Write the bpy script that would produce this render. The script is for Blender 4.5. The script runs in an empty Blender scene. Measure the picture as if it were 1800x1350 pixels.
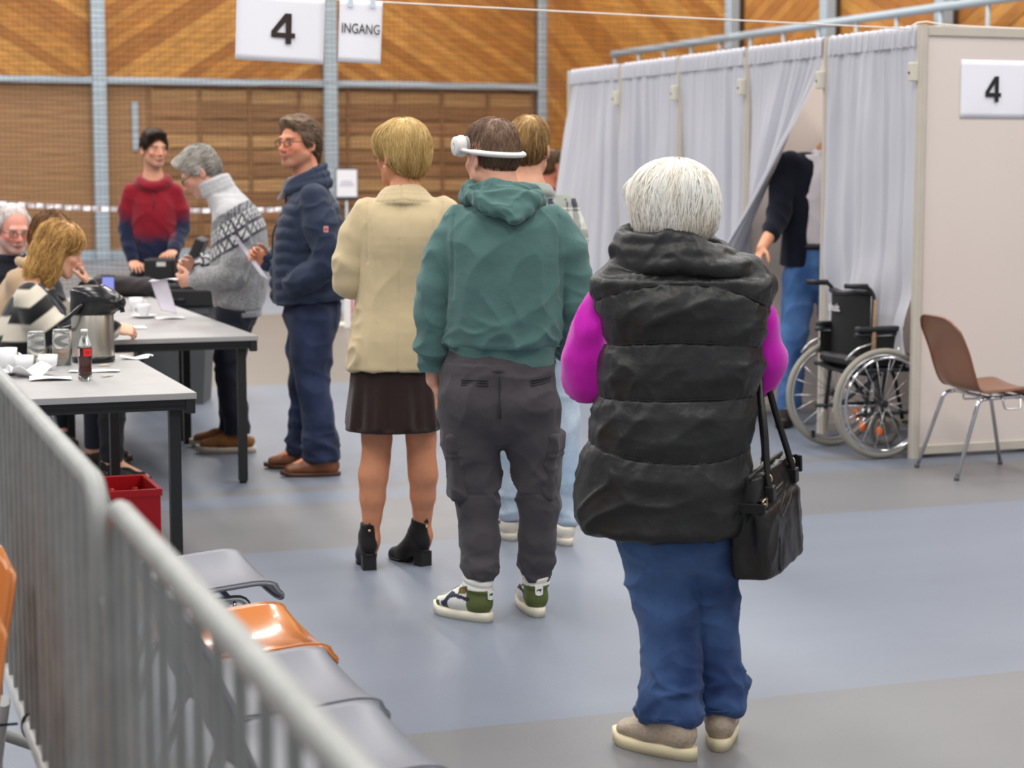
import bpy, bmesh, math, random
import numpy as np
from mathutils import Vector, Matrix

C = bpy.context.scene.collection
SC = bpy.context.scene
rnd = random.Random(11)
PI = math.pi

# ------------------------------------------------------------------ camera, world, lights, exposure
cam_d = bpy.data.cameras.new('camera'); cam = bpy.data.objects.new('camera', cam_d); C.objects.link(cam)
cam.location = (0, 0, 1.55)
cam.rotation_euler = (PI/2 - math.atan(375/3400), 0, 0)
cam_d.sensor_width = 36; cam_d.lens = 68
cam_d.dof.use_dof = True; cam_d.dof.focus_distance = 6.0; cam_d.dof.aperture_fstop = 3.9
cam_d.clip_start = .05; cam_d.clip_end = 200
SC.camera = cam

world = bpy.data.worlds.new('hall_light'); SC.world = world; world.use_nodes = True
world.node_tree.nodes['Background'].inputs['Color'].default_value = (.93, .95, 1, 1)
world.node_tree.nodes['Background'].inputs['Strength'].default_value = .56

def area(name, loc, sx, sy, watts, rz=0, col=(1, .975, .94)):
    d = bpy.data.lights.new(name, 'AREA'); d.shape = 'RECTANGLE'; d.size = sx; d.size_y = sy
    d.energy = watts; d.color = col
    o = bpy.data.objects.new(name, d); C.objects.link(o); o.location = loc; o.rotation_euler = (0, 0, rz)
    return o
PHI = math.radians(20.09)
UX, UY = -math.sin(PHI), math.cos(PHI)     # hall axis u: away from the camera, to the left
VX, VY = math.cos(PHI), math.sin(PHI)      # hall axis v: to the right
for k in range(7):                          # rows of ceiling lamps along the hall
    for q in (-4.5, .5, 5.5, 10.8):
        t = 1.0 + 5.2*k
        area('ceiling_lamp', (UX*t + VX*q, UY*t + VY*q, 7.4), 1.2, 3.2, 200, PHI)

SC.view_settings.view_transform = 'Standard'
SC.view_settings.look = 'None'
SC.view_settings.gamma = 1
SC.view_settings.use_curve_mapping = False
SC.view_settings.exposure = 0.0
SC.cycles.max_bounces = 6

# ------------------------------------------------------------------ materials
def lin(c):
    c = np.asarray(c, float)/255.
    return np.where(c <= .04045, c/12.92, ((c+.055)/1.055)**2.4)
def rgba(c):
    l = lin(c); return (float(l[0]), float(l[1]), float(l[2]), 1)
MATS = {}
def mat(name, col=None, rough=.6, metal=0., noise=0., nscale=8., bump=0., bscale=120., stretch=(1, 1, 1), attr=False,
        trans=0., ior=1.45, coat=0., emit=0., spec=.5, sheen=0., col2=None):
    if name in MATS: return MATS[name]
    m = bpy.data.materials.new(name); m.use_nodes = True; MATS[name] = m
    nt = m.node_tree; N = nt.nodes; L = nt.links; b = N['Principled BSDF']
    b.inputs['Roughness'].default_value = rough; b.inputs['Metallic'].default_value = metal
    b.inputs['Specular IOR Level'].default_value = spec
    b.inputs['Transmission Weight'].default_value = trans; b.inputs['IOR'].default_value = ior
    b.inputs['Coat Weight'].default_value = coat; b.inputs['Sheen Weight'].default_value = sheen
    src = None
    if attr:
        a = N.new('ShaderNodeAttribute'); a.attribute_name = 'Col'; src = a.outputs['Color']
    else:
        b.inputs['Base Color'].default_value = rgba(col)
    if noise or bump:
        tc = N.new('ShaderNodeTexCoord'); mp = N.new('ShaderNodeMapping'); mp.inputs['Scale'].default_value = stretch
        L.new(tc.outputs['Object'], mp.inputs['Vector'])
    if noise:
        n = N.new('ShaderNodeTexNoise'); n.inputs['Scale'].default_value = nscale; n.inputs['Detail'].default_value = 5
        L.new(mp.outputs['Vector'], n.inputs['Vector'])
        r = N.new('ShaderNodeMapRange'); r.inputs['From Min'].default_value = .3; r.inputs['From Max'].default_value = .7
        if col2 is not None:
            L.new(n.outputs['Fac'], r.inputs['Value'])
            mx = N.new('ShaderNodeMix'); mx.data_type = 'RGBA'
            mx.inputs['A'].default_value = rgba(col); mx.inputs['B'].default_value = rgba(col2)
            L.new(r.outputs['Result'], mx.inputs['Factor']); src = mx.outputs['Result']
        else:
            r.inputs['To Min'].default_value = 1-noise; r.inputs['To Max'].default_value = 1+noise
            L.new(n.outputs['Fac'], r.inputs['Value'])
            mx = N.new('ShaderNodeMix'); mx.data_type = 'RGBA'; mx.blend_type = 'MULTIPLY'; mx.inputs['Factor'].default_value = 1
            if src: L.new(src, mx.inputs['A'])
            else: mx.inputs['A'].default_value = rgba(col)
            L.new(r.outputs['Result'], mx.inputs['B']); src = mx.outputs['Result']
    if src: L.new(src, b.inputs['Base Color'])
    if bump:
        n2 = N.new('ShaderNodeTexNoise'); n2.inputs['Scale'].default_value = bscale; n2.inputs['Detail'].default_value = 4
        L.new(mp.outputs['Vector'], n2.inputs['Vector'])
        bp = N.new('ShaderNodeBump'); bp.inputs['Strength'].default_value = bump; bp.inputs['Distance'].default_value = .01
        L.new(n2.outputs['Fac'], bp.inputs['Height']); L.new(bp.outputs['Normal'], b.inputs['Normal'])
    if emit:
        b.inputs['Emission Color'].default_value = rgba(col); b.inputs['Emission Strength'].default_value = emit
    return m

# ------------------------------------------------------------------ objects
def tag(o, label=None, cat=None, group=None, kind=None):
    if label: o['label'] = label
    if cat: o['category'] = cat
    if group: o['group'] = group
    if kind: o['kind'] = kind
    return o
def thing(name, label, cat, loc=(0, 0, 0), rz=0, group=None):
    o = bpy.data.objects.new(name, None); C.objects.link(o); o.location = loc; o.rotation_euler = (0, 0, rz)
    o.empty_display_size = .05
    return tag(o, label, cat, group)
def link(name, me, m=None, parent=None):
    if m is not None:
        for mm in (m if isinstance(m, (list, tuple)) else [m]): me.materials.append(mm)
    o = bpy.data.objects.new(name, me); C.objects.link(o)
    if parent: o.parent = parent
    return o
def copy_tree(o, parent=None):
    c = o.copy(); C.objects.link(c)
    if parent: c.parent = parent
    for ch in list(o.children): copy_tree(ch, c)
    return c

def mesh_np(name, V, Q, m=None, parent=None, col=None, smooth=True, T=None):
    """numpy verts, quads (and triangles) -> object; col: per-vertex linear rgb"""
    me = bpy.data.meshes.new(name)
    V = np.ascontiguousarray(V, np.float32); nq = len(Q); ntr = 0 if T is None else len(T)
    me.vertices.add(len(V)); me.vertices.foreach_set('co', V.ravel())
    me.loops.add(nq*4 + ntr*3)
    li = np.asarray(Q, np.int32).ravel()
    if ntr: li = np.concatenate([li, np.asarray(T, np.int32).ravel()])
    me.loops.foreach_set('vertex_index', li)
    me.polygons.add(nq + ntr)
    ls = np.arange(nq, dtype=np.int32)*4
    if ntr: ls = np.concatenate([ls, nq*4 + np.arange(ntr, dtype=np.int32)*3])
    me.polygons.foreach_set('loop_start', ls)
    me.polygons.foreach_set('use_smooth', np.full(nq+ntr, smooth))
    me.update(calc_edges=True)
    if col is not None:
        a = me.color_attributes.new('Col', 'FLOAT_COLOR', 'POINT')
        c4 = np.ones((len(V), 4), np.float32); c4[:, :3] = col
        a.data.foreach_set('color', c4.ravel())
    return link(name, me, m, parent)

class MB:
    """collects boxes, tubes, lathes and polygons in one bmesh"""
    def __init__(s): s.bm = bmesh.new()
    def box(s, lo, hi, R=None, t=(0, 0, 0), bev=0):
        vs = []
        for z in (lo[2], hi[2]):
            for x, y in ((lo[0], lo[1]), (hi[0], lo[1]), (hi[0], hi[1]), (lo[0], hi[1])):
                p = Vector((x, y, z))
                if R is not None: p = R @ p
                vs.append(s.bm.verts.new(p + Vector(t)))
        fs = []
        for f in ((0, 3, 2, 1), (4, 5, 6, 7), (0, 1, 5, 4), (1, 2, 6, 5), (2, 3, 7, 6), (3, 0, 4, 7)):
            fs.append(s.bm.faces.new([vs[i] for i in f]))
        if bev:
            es = list({e for f in fs for e in f.edges})
            bmesh.ops.bevel(s.bm, geom=es, offset=bev, segments=2, affect='EDGES', profile=.5)
        return s
    def tube(s, pts, r, n=8, closed=False, cap=True, flat=1.):
        """round bar along pts; r a number or one per point"""
        pts = [Vector(p) for p in pts]; m = len(pts)
        rs = r if isinstance(r, (list, tuple)) else [r]*m
        rings = []; prev = None
        for i, p in enumerate(pts):
            a = pts[(i-1) % m] if (closed or i > 0) else p
            b = pts[(i+1) % m] if (closed or i < m-1) else p
            d = (b-a).normalized()
            if prev is None:
                up = Vector((0, 0, 1)) if abs(d.z) < .9 else Vector((1, 0, 0))
                x = d.cross(up).normalized()
            else:
                x = (prev - d*prev.dot(d)).normalized()
            prev = x; y = d.cross(x).normalized()
            rings.append([s.bm.verts.new(p + x*math.cos(2*PI*k/n)*rs[i] + y*math.sin(2*PI*k/n)*rs[i]*flat) for k in range(n)])
        for i in range(m if closed else m-1):
            A, B = rings[i], rings[(i+1) % m]
            for k in range(n):
                f = s.bm.faces.new([A[k], A[(k+1) % n], B[(k+1) % n], B[k]]); f.smooth = True
        if cap and not closed:
            s.bm.faces.new(rings[0][::-1]); s.bm.faces.new(rings[-1])
        return s
    def lathe(s, prof, n=24, t=(0, 0, 0), R=None, a0=0, a1=2*PI):
        full = abs(a1-a0-2*PI) < 1e-6
        t = Vector(t); rings = []
        for r, z in prof:
            ring = []
            for k in range(n if full else n+1):
                a = a0 + (a1-a0)*k/n
                p = Vector((r*math.cos(a), r*math.sin(a), z))
                if R is not None: p = R @ p
                ring.append(s.bm.verts.new(p + t))
            rings.append(ring)
        for A, B in zip(rings, rings[1:]):
            for k in range(n):
                k2 = (k+1) % n if full else k+1
                f = s.bm.faces.new([A[k], A[k2], B[k2], B[k]]); f.smooth = True
        return s
    def prism(s, poly, d, R=None, t=(0, 0, 0)):
        """polygon in xy, extruded from z=0 to d"""
        def P(x, y, z):
            p = Vector((x, y, z))
            if R is not None: p = R @ p
            return s.bm.verts.new(p + Vector(t))
        A = [P(x, y, 0) for x, y in poly]; B = [P(x, y, d) for x, y in poly]
        n = len(poly)
        s.bm.faces.new(A[::-1]); s.bm.faces.new(B)
        for k in range(n): s.bm.faces.new([A[k], A[(k+1) % n], B[(k+1) % n], B[k]])
        return s
    def grid(s, F, nu, nv, thick=0):
        """sheet F(u,v) -> point; thick: solid with thickness along its normals"""
        P = [[Vector(F(i/nu, j/nv)) for j in range(nv+1)] for i in range(nu+1)]
        def N(i, j):
            a = P[min(i+1, nu)][j] - P[max(i-1, 0)][j]; b = P[i][min(j+1, nv)] - P[i][max(j-1, 0)]
            n = a.cross(b); return n.normalized() if n.length > 1e-12 else Vector((0, 0, 1))
        A = [[s.bm.verts.new(P[i][j]) for j in range(nv+1)] for i in range(nu+1)]
        for i in range(nu):
            for j in range(nv):
                f = s.bm.faces.new([A[i][j], A[i+1][j], A[i+1][j+1], A[i][j+1]]); f.smooth = True
        if thick:
            B = [[s.bm.verts.new(P[i][j] - N(i, j)*thick) for j in range(nv+1)] for i in range(nu+1)]
            for i in range(nu):
                for j in range(nv):
                    f = s.bm.faces.new([B[i][j], B[i][j+1], B[i+1][j+1], B[i+1][j]]); f.smooth = True
            for i in range(nu):
                for j in (0, nv):
                    q = [A[i][j], A[i+1][j], B[i+1][j], B[i][j]]
                    s.bm.faces.new(q if j else q[::-1])
            for j in range(nv):
                for i in (0, nu):
                    q = [A[i][j], A[i][j+1], B[i][j+1], B[i][j]]
                    s.bm.faces.new(q[::-1] if i else q)
        return s
    def build(s, name, m=None, parent=None, smooth=False, fix=True):
        if fix: bmesh.ops.recalc_face_normals(s.bm, faces=s.bm.faces)
        me = bpy.data.meshes.new(name); s.bm.to_mesh(me); s.bm.free()
        if smooth:
            for p in me.polygons: p.use_smooth = True
        return link(name, me, m, parent)

def arc(c, r, a0, a1, n, ax=(1, 0, 0), ay=(0, 0, 1)):
    c, ax, ay = Vector(c), Vector(ax), Vector(ay)
    return [c + ax*math.cos(a0+(a1-a0)*k/n)*r + ay*math.sin(a0+(a1-a0)*k/n)*r for k in range(n+1)]
def fillet(pts, r, n=4):
    """polyline with its inner corners rounded"""
    pts = [Vector(p) for p in pts]; out = [pts[0]]
    for a, b, c in zip(pts, pts[1:], pts[2:]):
        d0 = (a-b); d1 = (c-b); q = min(r, d0.length*.45, d1.length*.45)
        p0 = b + d0.normalized()*q; p1 = b + d1.normalized()*q
        for k in range(n+1):
            t = k/n; out.append(p0*(1-t)**2 + b*2*t*(1-t) + p1*t*t)
    return out + [pts[-1]]
def text_mesh(s, size, depth=.0006, bold=0):
    cu = bpy.data.curves.new('lettering', 'FONT'); cu.body = s; cu.size = size; cu.extrude = depth/2; cu.align_x = 'CENTER'; cu.align_y = 'CENTER'
    cu.offset = bold; cu.resolution_u = 3
    o = bpy.data.objects.new('lettering', cu); C.objects.link(o)
    me = bpy.data.meshes.new_from_object(o.evaluated_get(bpy.context.evaluated_depsgraph_get()))
    bpy.data.objects.remove(o); return me
FOUR = [(.60, 0), (.84, 0), (.84, .2), (1, .2), (1, .36), (.84, .36), (.84, 1), (.56, 1), (0, .38), (0, .2), (.60, .2)]
def numeral_four(h, w, m, parent, depth=.0008):
    """the bold 4 with its open triangle, lying in the xz plane, facing -y"""
    bm = bmesh.new()
    tri = [(.60, .36), (.60, .74), (.22, .36)]
    quads = [[(.60, 0), (.84, 0), (.84, .2), (.60, .2)], [(.84, .2), (1, .2), (1, .36), (.84, .36)], [(0, .2), (.60, .2), (.60, .36), (.22, .36), (0, .36)],
             [(.60, .2), (.84, .2), (.84, .36), (.60, .36)], [(.60, .36), (.84, .36), (.84, 1), (.60, 1), (.60, .74)],
             [(0, .36), (.22, .36), (.60, .74), (.60, 1), (.57, 1), (0, .40)]]
    for q in quads:
        bm.faces.new([bm.verts.new(((x-.5)*w, 0, (z-.5)*h)) for x, z in q])
    bmesh.ops.remove_doubles(bm, verts=bm.verts, dist=1e-5)
    r = bmesh.ops.extrude_face_region(bm, geom=list(bm.faces))
    bmesh.ops.translate(bm, vec=(0, -depth, 0), verts=[v for v in r['geom'] if isinstance(v, bmesh.types.BMVert)])
    bmesh.ops.recalc_face_normals(bm, faces=bm.faces)
    me = bpy.data.meshes.new('numeral'); bm.to_mesh(me); bm.free()
    return link('numeral', me, m, parent)
def hall(t, q, z=0):
    """metres along u, metres along v -> world"""
    return Vector((UX*t + VX*q, UY*t + VY*q, z))
RH = Matrix.Rotation(PHI, 3, 'Z')
# ------------------------------------------------------------------ setting
# floor: sports floor of rolled-out mats in lanes across the hall (blue-grey, grey, taupe)
def floor_mat():
    m = bpy.data.materials.new('sports_floor'); m.use_nodes = True; nt = m.node_tree; N = nt.nodes; L = nt.links; b = N['Principled BSDF']
    tc = N.new('ShaderNodeTexCoord'); mp = N.new('ShaderNodeMapping'); mp.inputs['Rotation'].default_value = (0, 0, -PHI)
    L.new(tc.outputs['Object'], mp.inputs['Vector'])
    sx = N.new('ShaderNodeSeparateXYZ'); L.new(mp.outputs['Vector'], sx.inputs['Vector'])
    nz = N.new('ShaderNodeTexNoise'); nz.inputs['Scale'].default_value = .9; nz.inputs['Detail'].default_value = 3
    L.new(mp.outputs['Vector'], nz.inputs['Vector'])
    wob = N.new('ShaderNodeMath'); wob.operation = 'MULTIPLY_ADD'; wob.inputs[1].default_value = .012
    L.new(nz.outputs['Fac'], wob.inputs[0]); L.new(sx.outputs['Y'], wob.inputs[2])
    mr = N.new('ShaderNodeMapRange'); mr.inputs['From Min'].default_value = 0; mr.inputs['From Max'].default_value = 40
    L.new(wob.outputs[0], mr.inputs['Value'])
    cr = N.new('ShaderNodeValToRGB'); cr.color_ramp.interpolation = 'CONSTANT'
    blue, grey, taupe, blue2 = (117, 124, 137), (116, 116, 119), (118, 110, 103), (113, 120, 133)
    stops = [(0, grey), (4.98, blue), (7.62, grey), (8.72, blue2), (9.02, grey), (9.16, blue2), (13.6, taupe), (20.5, (128, 136, 148)), (24, (128, 130, 134)), (30, (130, 138, 150))]
    el = cr.color_ramp.elements
    el[0].position = 0; el[0].color = rgba(stops[0][1])
    el[1].position = stops[1][0]/40; el[1].color = rgba(stops[1][1])
    for p, c in stops[2:]:
        e = el.new(p/40); e.color = rgba(c)
    L.new(mr.outputs['Result'], cr.inputs['Fac'])
    n2 = N.new('ShaderNodeTexNoise'); n2.inputs['Scale'].default_value = 1.6; n2.inputs['Detail'].default_value = 6
    mp2 = N.new('ShaderNodeMapping'); mp2.inputs['Scale'].default_value = (.5, 1.6, 1); L.new(mp.outputs['Vector'], mp2.inputs['Vector']); L.new(mp2.outputs['Vector'], n2.inputs['Vector'])
    r2 = N.new('ShaderNodeMapRange'); r2.inputs['From Min'].default_value = .3; r2.inputs['From Max'].default_value = .7; r2.inputs['To Min'].default_value = .95; r2.inputs['To Max'].default_value = 1.05
    L.new(n2.outputs['Fac'], r2.inputs['Value'])
    mx = N.new('ShaderNodeMix'); mx.data_type = 'RGBA'; mx.blend_type = 'MULTIPLY'; mx.inputs['Factor'].default_value = 1
    L.new(cr.outputs['Color'], mx.inputs['A']); L.new(r2.outputs['Result'], mx.inputs['B']); L.new(mx.outputs['Result'], b.inputs['Base Color'])
    b.inputs['Roughness'].default_value = .42; b.inputs['Specular IOR Level'].default_value = .35
    n3 = N.new('ShaderNodeTexNoise'); n3.inputs['Scale'].default_value = 160; L.new(mp.outputs['Vector'], n3.inputs['Vector'])
    bp = N.new('ShaderNodeBump'); bp.inputs['Strength'].default_value = .12; bp.inputs['Distance'].default_value = .004
    L.new(n3.outputs['Fac'], bp.inputs['Height']); L.new(bp.outputs['Normal'], b.inputs['Normal'])
    return m
b = MB()
def quad4(b, pts):
    b.bm.faces.new([b.bm.verts.new(p) for p in pts])
b.prism([tuple(hall(t, q)[:2]) for t, q in ((-4, -16), (-4, 13.3), (37.6, 13.3), (37.6, -16))], -.12)
tag(b.build('floor', floor_mat()), kind='structure')

WX, WT = 13.22, 34.9       # right wall stands at v = WX, back wall at u = WT  (corner seen at 0.54, 37)
# v of the corner: recomputed from its world place
cx, cy = .56, 37.0
WT = cx*UX + cy*UY; WX = cx*VX + cy*VY
wood_dark = mat('wood_backing', (98, 66, 38), .7, noise=.2, nscale=3)
grey_steel = mat('grey_painted_steel', (172, 186, 196), .5)
plywood = mat('plywood', (160, 120, 82), .6, noise=.12, nscale=2.5, stretch=(1, 1, 6))
PLANK = [mat('plank_wood_%s' % n, c, .5, noise=.16, nscale=3, stretch=(1, 1, 1)) for n, c in
         (('amber', (180, 122, 54)), ('honey', (190, 134, 64)), ('tan', (170, 110, 46)), ('russet', (160, 101, 42)))]
SLAT = [mat('slat_wood_%s' % n, c, .55, noise=.14, nscale=3, stretch=(1, 1, 5)) for n, c in
        (('pale', (176, 136, 90)), ('mid', (152, 110, 72)), ('brown', (136, 97, 62)))]

def wall_frame(origin, axis):
    """matrix: local x along the wall, local y out of it towards the hall, z up"""
    x = Vector(axis).normalized(); y = Vector((0, 0, 1)).cross(x)
    return Matrix(((x.x, y.x, 0, origin[0]), (x.y, y.y, 0, origin[1]), (0, 0, 1, origin[2]), (0, 0, 0, 1)))
# back wall: origin in the corner, local x runs LEFT along -v, local y comes towards the camera
wb = thing('wall_back', None, None); wb.matrix_world = wall_frame((cx, cy, 0), (-VX, -VY, 0)); wb['kind'] = 'structure'
wr = thing('wall_right', None, None); wr['kind'] = 'structure'
wr.matrix_world = wall_frame((cx, cy, 0), (-UX, -UY, 0)) @ Matrix.Scale(-1, 4, (0, 1, 0)) if False else wall_frame((cx, cy, 0), (-UX, -UY, 0))
# for wall_right local x runs towards the camera, its local y would point away from the hall: pieces there sit at negative y
b = MB(); b.box((-.3, -.3, 0), (16.5, -.03, 7.6)); b.build('wall_panel', wood_dark, wb)
b = MB(); b.box((0, .03, 0), (34, .3, 7.6)); b.build('wall_panel', wood_dark, wr)

def clip_poly(poly, x0, x1, z0, z1):
    def cut(p, f):
        out = []
        for a, c in zip(p, p[1:]+p[:1]):
            fa, fc = f(a), f(c)
            if fa >= 0: out.append(a)
            if fa*fc < 0:
                t = fa/(fa-fc); out.append((a[0]+(c[0]-a[0])*t, a[1]+(c[1]-a[1])*t))
        return out
    for f in (lambda p: p[0]-x0, lambda p: x1-p[0], lambda p: p[1]-z0, lambda p: z1-p[1]):
        if len(poly) < 3: return []
        poly = cut(poly, f)
    return poly if len(poly) >= 3 else []
def planks(parent, x0, x1, z0, z1, slope, w, y, sgn):
    """boards laid at an angle inside a rectangle of the wall, a narrow groove between neighbours"""
    ca, sa = math.cos(slope), math.sin(slope)
    cs = [(-x*sa + z*ca) for x in (x0, x1) for z in (z0, z1)]
    k = math.floor(min(cs)/w)
    while k*w < max(cs):
        a, c = k*w+.004, (k+1)*w-.004
        P = [(-30*ca - a*sa, -30*sa + a*ca), (60*ca - a*sa, 60*sa + a*ca), (60*ca - c*sa, 60*sa + c*ca), (-30*ca - c*sa, -30*sa + c*ca)]
        q = clip_poly(P, x0, x1, z0, z1)
        k += 1
        if not q: continue
        area_ = abs(sum(a_[0]*c_[1]-c_[0]*a_[1] for a_, c_ in zip(q, q[1:]+q[:1])))/2
        if area_ < .01: continue
        b = MB(); th = rnd.uniform(.018, .03)
        A = [b.bm.verts.new((x, y, z)) for x, z in q]; B = [b.bm.verts.new((x, y+sgn*th, z)) for x, z in q]
        b.bm.faces.new(A); b.bm.faces.new(B)
        for i in range(len(q)): b.bm.faces.new([A[i], A[(i+1) % len(q)], B[(i+1) % len(q)], B[i]])
        b.build('plank', rnd.choice(PLANK), parent)
BAY = 4.15
ZB = 3.12
for i in range(4):           # upper boards change direction from bay to bay (seen from the hall the wall's local x runs left)
    x0, x1 = i*BAY+.12, (i+1)*BAY-.12
    up = (i % 2 == 0)
    planks(wb, x0, min(x1, 12.6), ZB+.05, 5.3, math.radians(31 if i % 2 == 0 else -33), .165, -.03, 1)
planks(wr, .25, 8.1, .2, 5.4, math.radians(-26), .17, .03, -1)
planks(wr, 8.4, 11.0, 2.6, 5.4, math.radians(24), .17, .03, -1)
planks(wr, 11.25, 13.85, 2.6, 5.4, math.radians(-24), .17, .03, -1)
planks(wr, 14.1, 17.4, 2.6, 5.4, math.radians(24), .17, .03, -1)
# lower back wall: plain plywood on the left, slatted store doors on the right
b = MB(); b.box((7.35, -.03, .0), (8.25, .01, ZB-.1)); b.build('plywood_panel', plywood, wb)
b = MB(); b.box((8.4, -.03, .0), (10.5, .01, ZB-.1)); b.build('plywood_panel', plywood, wb)
b = MB(); b.box((10.52, -.03, .0), (12.7, .01, ZB-.1)); b.build('plywood_panel', plywood, wb)
DW = .905
for i in range(8):
    x0 = .18 + i*DW
    nz = 11
    for k in range(nz):
        z0 = .12 + k*.262
        h = .235 if k not in (9,) else .30
        b = MB(); d = [.0, .012, .02, .006][(k*3+i) % 4]
        b.box((x0+.04, -.028, z0), (x0+DW-.04, .005+d, min(z0+h, ZB-.12)))
        b.build('slat', SLAT[0] if k in (7, 10, 4) else rnd.choice(SLAT[1:]), wb)
for i in range(9):
    b = MB(); x0 = .18 + i*DW
    b.box((x0-.035, -.03, .05), (x0+.035, .034, ZB-.1)); b.build('door_stile', SLAT[2], wb)
b = MB(); b.box((7.62, .0, 1.9), (7.72, .06, 2.75), bev=.01); b.build('door_handle', grey_steel, wb)
b = MB(); b.box((0, -.03, 0), (12.7, .05, .16)); b.build('baseboard_back', grey_steel, wb)
# steel frame: columns and the rail beam at 3.1 m
def trim(n, lo, hi, parent):
    b = MB(); b.box(lo, hi, bev=.012); o = b.build('trim_%d' % n, grey_steel, parent); return o
tn = 1
for i in range(4):
    trim(tn, (i*BAY-.115, .06, 0), (i*BAY+.115, .22, 5.6), wb); tn += 1
for i in range(3):
    trim(tn, (i*BAY+.115, .07, ZB-.06), ((i+1)*BAY-.115, .17, ZB+.05), wb); tn += 1
trim(tn, (12.565, .07, ZB-.06), (13.6, .17, ZB+.05), wb); tn += 1
for x in (8.25, 11.12, 13.97):
    trim(tn, (x-.1, -.2, 0), (x+.1, -.05, 5.6), wr); tn += 1
# gallery rail along the right wall with its balusters
ra = thing('gallery_railing', 'grey steel railing running along the timber side wall above the curtained booths', 'railing')
ra.matrix_world = wall_frame((cx, cy, 0), (-UX, -UY, 0))
b = MB(); b.tube([(4.6, -.5, 3.47), (19.5, -.5, 3.47)], .055, 8); b.build('top_rail', grey_steel, ra)
b = MB(); b.box((4.6, -.56, 2.5), (19.5, -.04, 2.62)); b.build('gallery_deck', grey_steel, ra)
for k in range(15):
    x = 4.7 + k*.98 if k < 9 else 4.7 + k*.98
    b = MB(); b.tube([(x, -.5, 2.6), (x, -.5, 3.45)], .028, 6); b.build('baluster', grey_steel, ra)
# ceiling
b = MB(); b.prism([tuple(hall(t, q)[:2]) for t, q in ((-4, -16), (-4, 13.3), (37.6, 13.3), (37.6, -16))], .15, t=(0, 0, 7.6))
tag(b.build('ceiling', mat('ceiling_paint', (205, 200, 192), .8)), kind='structure')

# ------------------------------------------------------------------ divider net in front of the back wall
nm = mat('net_cord', (58, 42, 26), .8)
def build_net():
    V, Q = [], []
    rs = np.random.RandomState(3)
    T0, Q0, Q1, ZT = 25.2, -14.5, .75 + 8.0, 4.7
    ncols, nrows = 118, 78
    qs = np.linspace(-9.0, 12.5, 170)
    zs = np.linspace(.06, ZT, nrows)
    def fall(q): return .05*np.sin(q*2.1) + .03*np.sin(q*5.3+1)
    def ribbon(P, r):
        n = len(P); base = sum(len(v) for v in V)
        d = np.gradient(P, axis=0); d /= np.linalg.norm(d, axis=1)[:, None]+1e-9
        a = np.cross(d, [VY*-1, VX, 0.]); nn = np.linalg.norm(a, axis=1)[:, None]; a = a/np.maximum(nn, 1e-6)
        bb = np.cross(d, a)
        ring = np.stack([P + r*(a*math.cos(t)+bb*math.sin(t)) for t in (0, 2.094, 4.189)], 1)
        V.append(ring.reshape(-1, 3))
        i = np.arange(n-1)[:, None]*3 + np.arange(3)[None]; j = np.arange(n-1)[:, None]*3 + (np.arange(3)[None]+1) % 3
        Q.append((np.stack([i, j, j+3, i+3], -1).reshape(-1, 4))+base)
    for k, z in enumerate(zs):
        ph = rs.uniform(0, 6.28, 3)
        zz = z + .012*np.sin(qs*3.1+ph[0]) + .008*np.sin(qs*7.7+ph[1]) + .03*np.sin(qs*.7+1.3+z*.5)
        t = T0 + fall(qs)
        P = np.stack([UX*t+VX*qs, UY*t+VY*qs, zz], 1)
        ribbon(P, .0055)
    for q in np.linspace(-9.0, 12.5, 330):
        z = np.linspace(.02, ZT, 12); t = T0 + fall(q)
        P = np.stack([np.full(12, UX*t+VX*q), np.full(12, UY*t+VY*q), z], 1)
        ribbon(P, .0022)
    o = mesh_np('divider_net', np.concatenate(V), np.concatenate(Q), nm)
    tag(o, 'dark cord divider net hanging across the hall before the timber back wall', 'net', kind='stuff')
build_net()
# red and white barrier tape stretched across in front of the net
def tape():
    white, red = mat('tape_white', (240, 238, 244), .4), mat('tape_red', (150, 96, 92), .4)
    e = thing('barrier_tape', 'white and red barrier tape stretched behind the man in the red hoodie', 'tape')
    n = 80
    p0, p1 = Vector((-4.9, 17.6, 1.27)), Vector((-1.6, 17.9, 1.21))
    for k in range(n):
        def F(t):
            p = p0.lerp(p1, t); return Vector((p.x, p.y, p.z - .05*math.sin(t*PI)))
        t0 = (k//2+(.80 if k % 2 else 0))/(n/2); t1 = (k//2+(1 if k % 2 else .80))/(n/2); a, c = F(t0), F(t1)
        bb = MB()
        h = .021
        w = .012*math.sin(k*1.7); w2 = .012*math.sin((k+1)*1.7)
        vs = [bb.bm.verts.new(v) for v in (a+Vector((0, w, -h)), c+Vector((0, w2, -h)), c+Vector((0, -w2, h)), a+Vector((0, -w, h)))]
        bb.bm.faces.new(vs); bb.build('tape_stripe', red if k % 2 else white, e)
tape()

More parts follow.
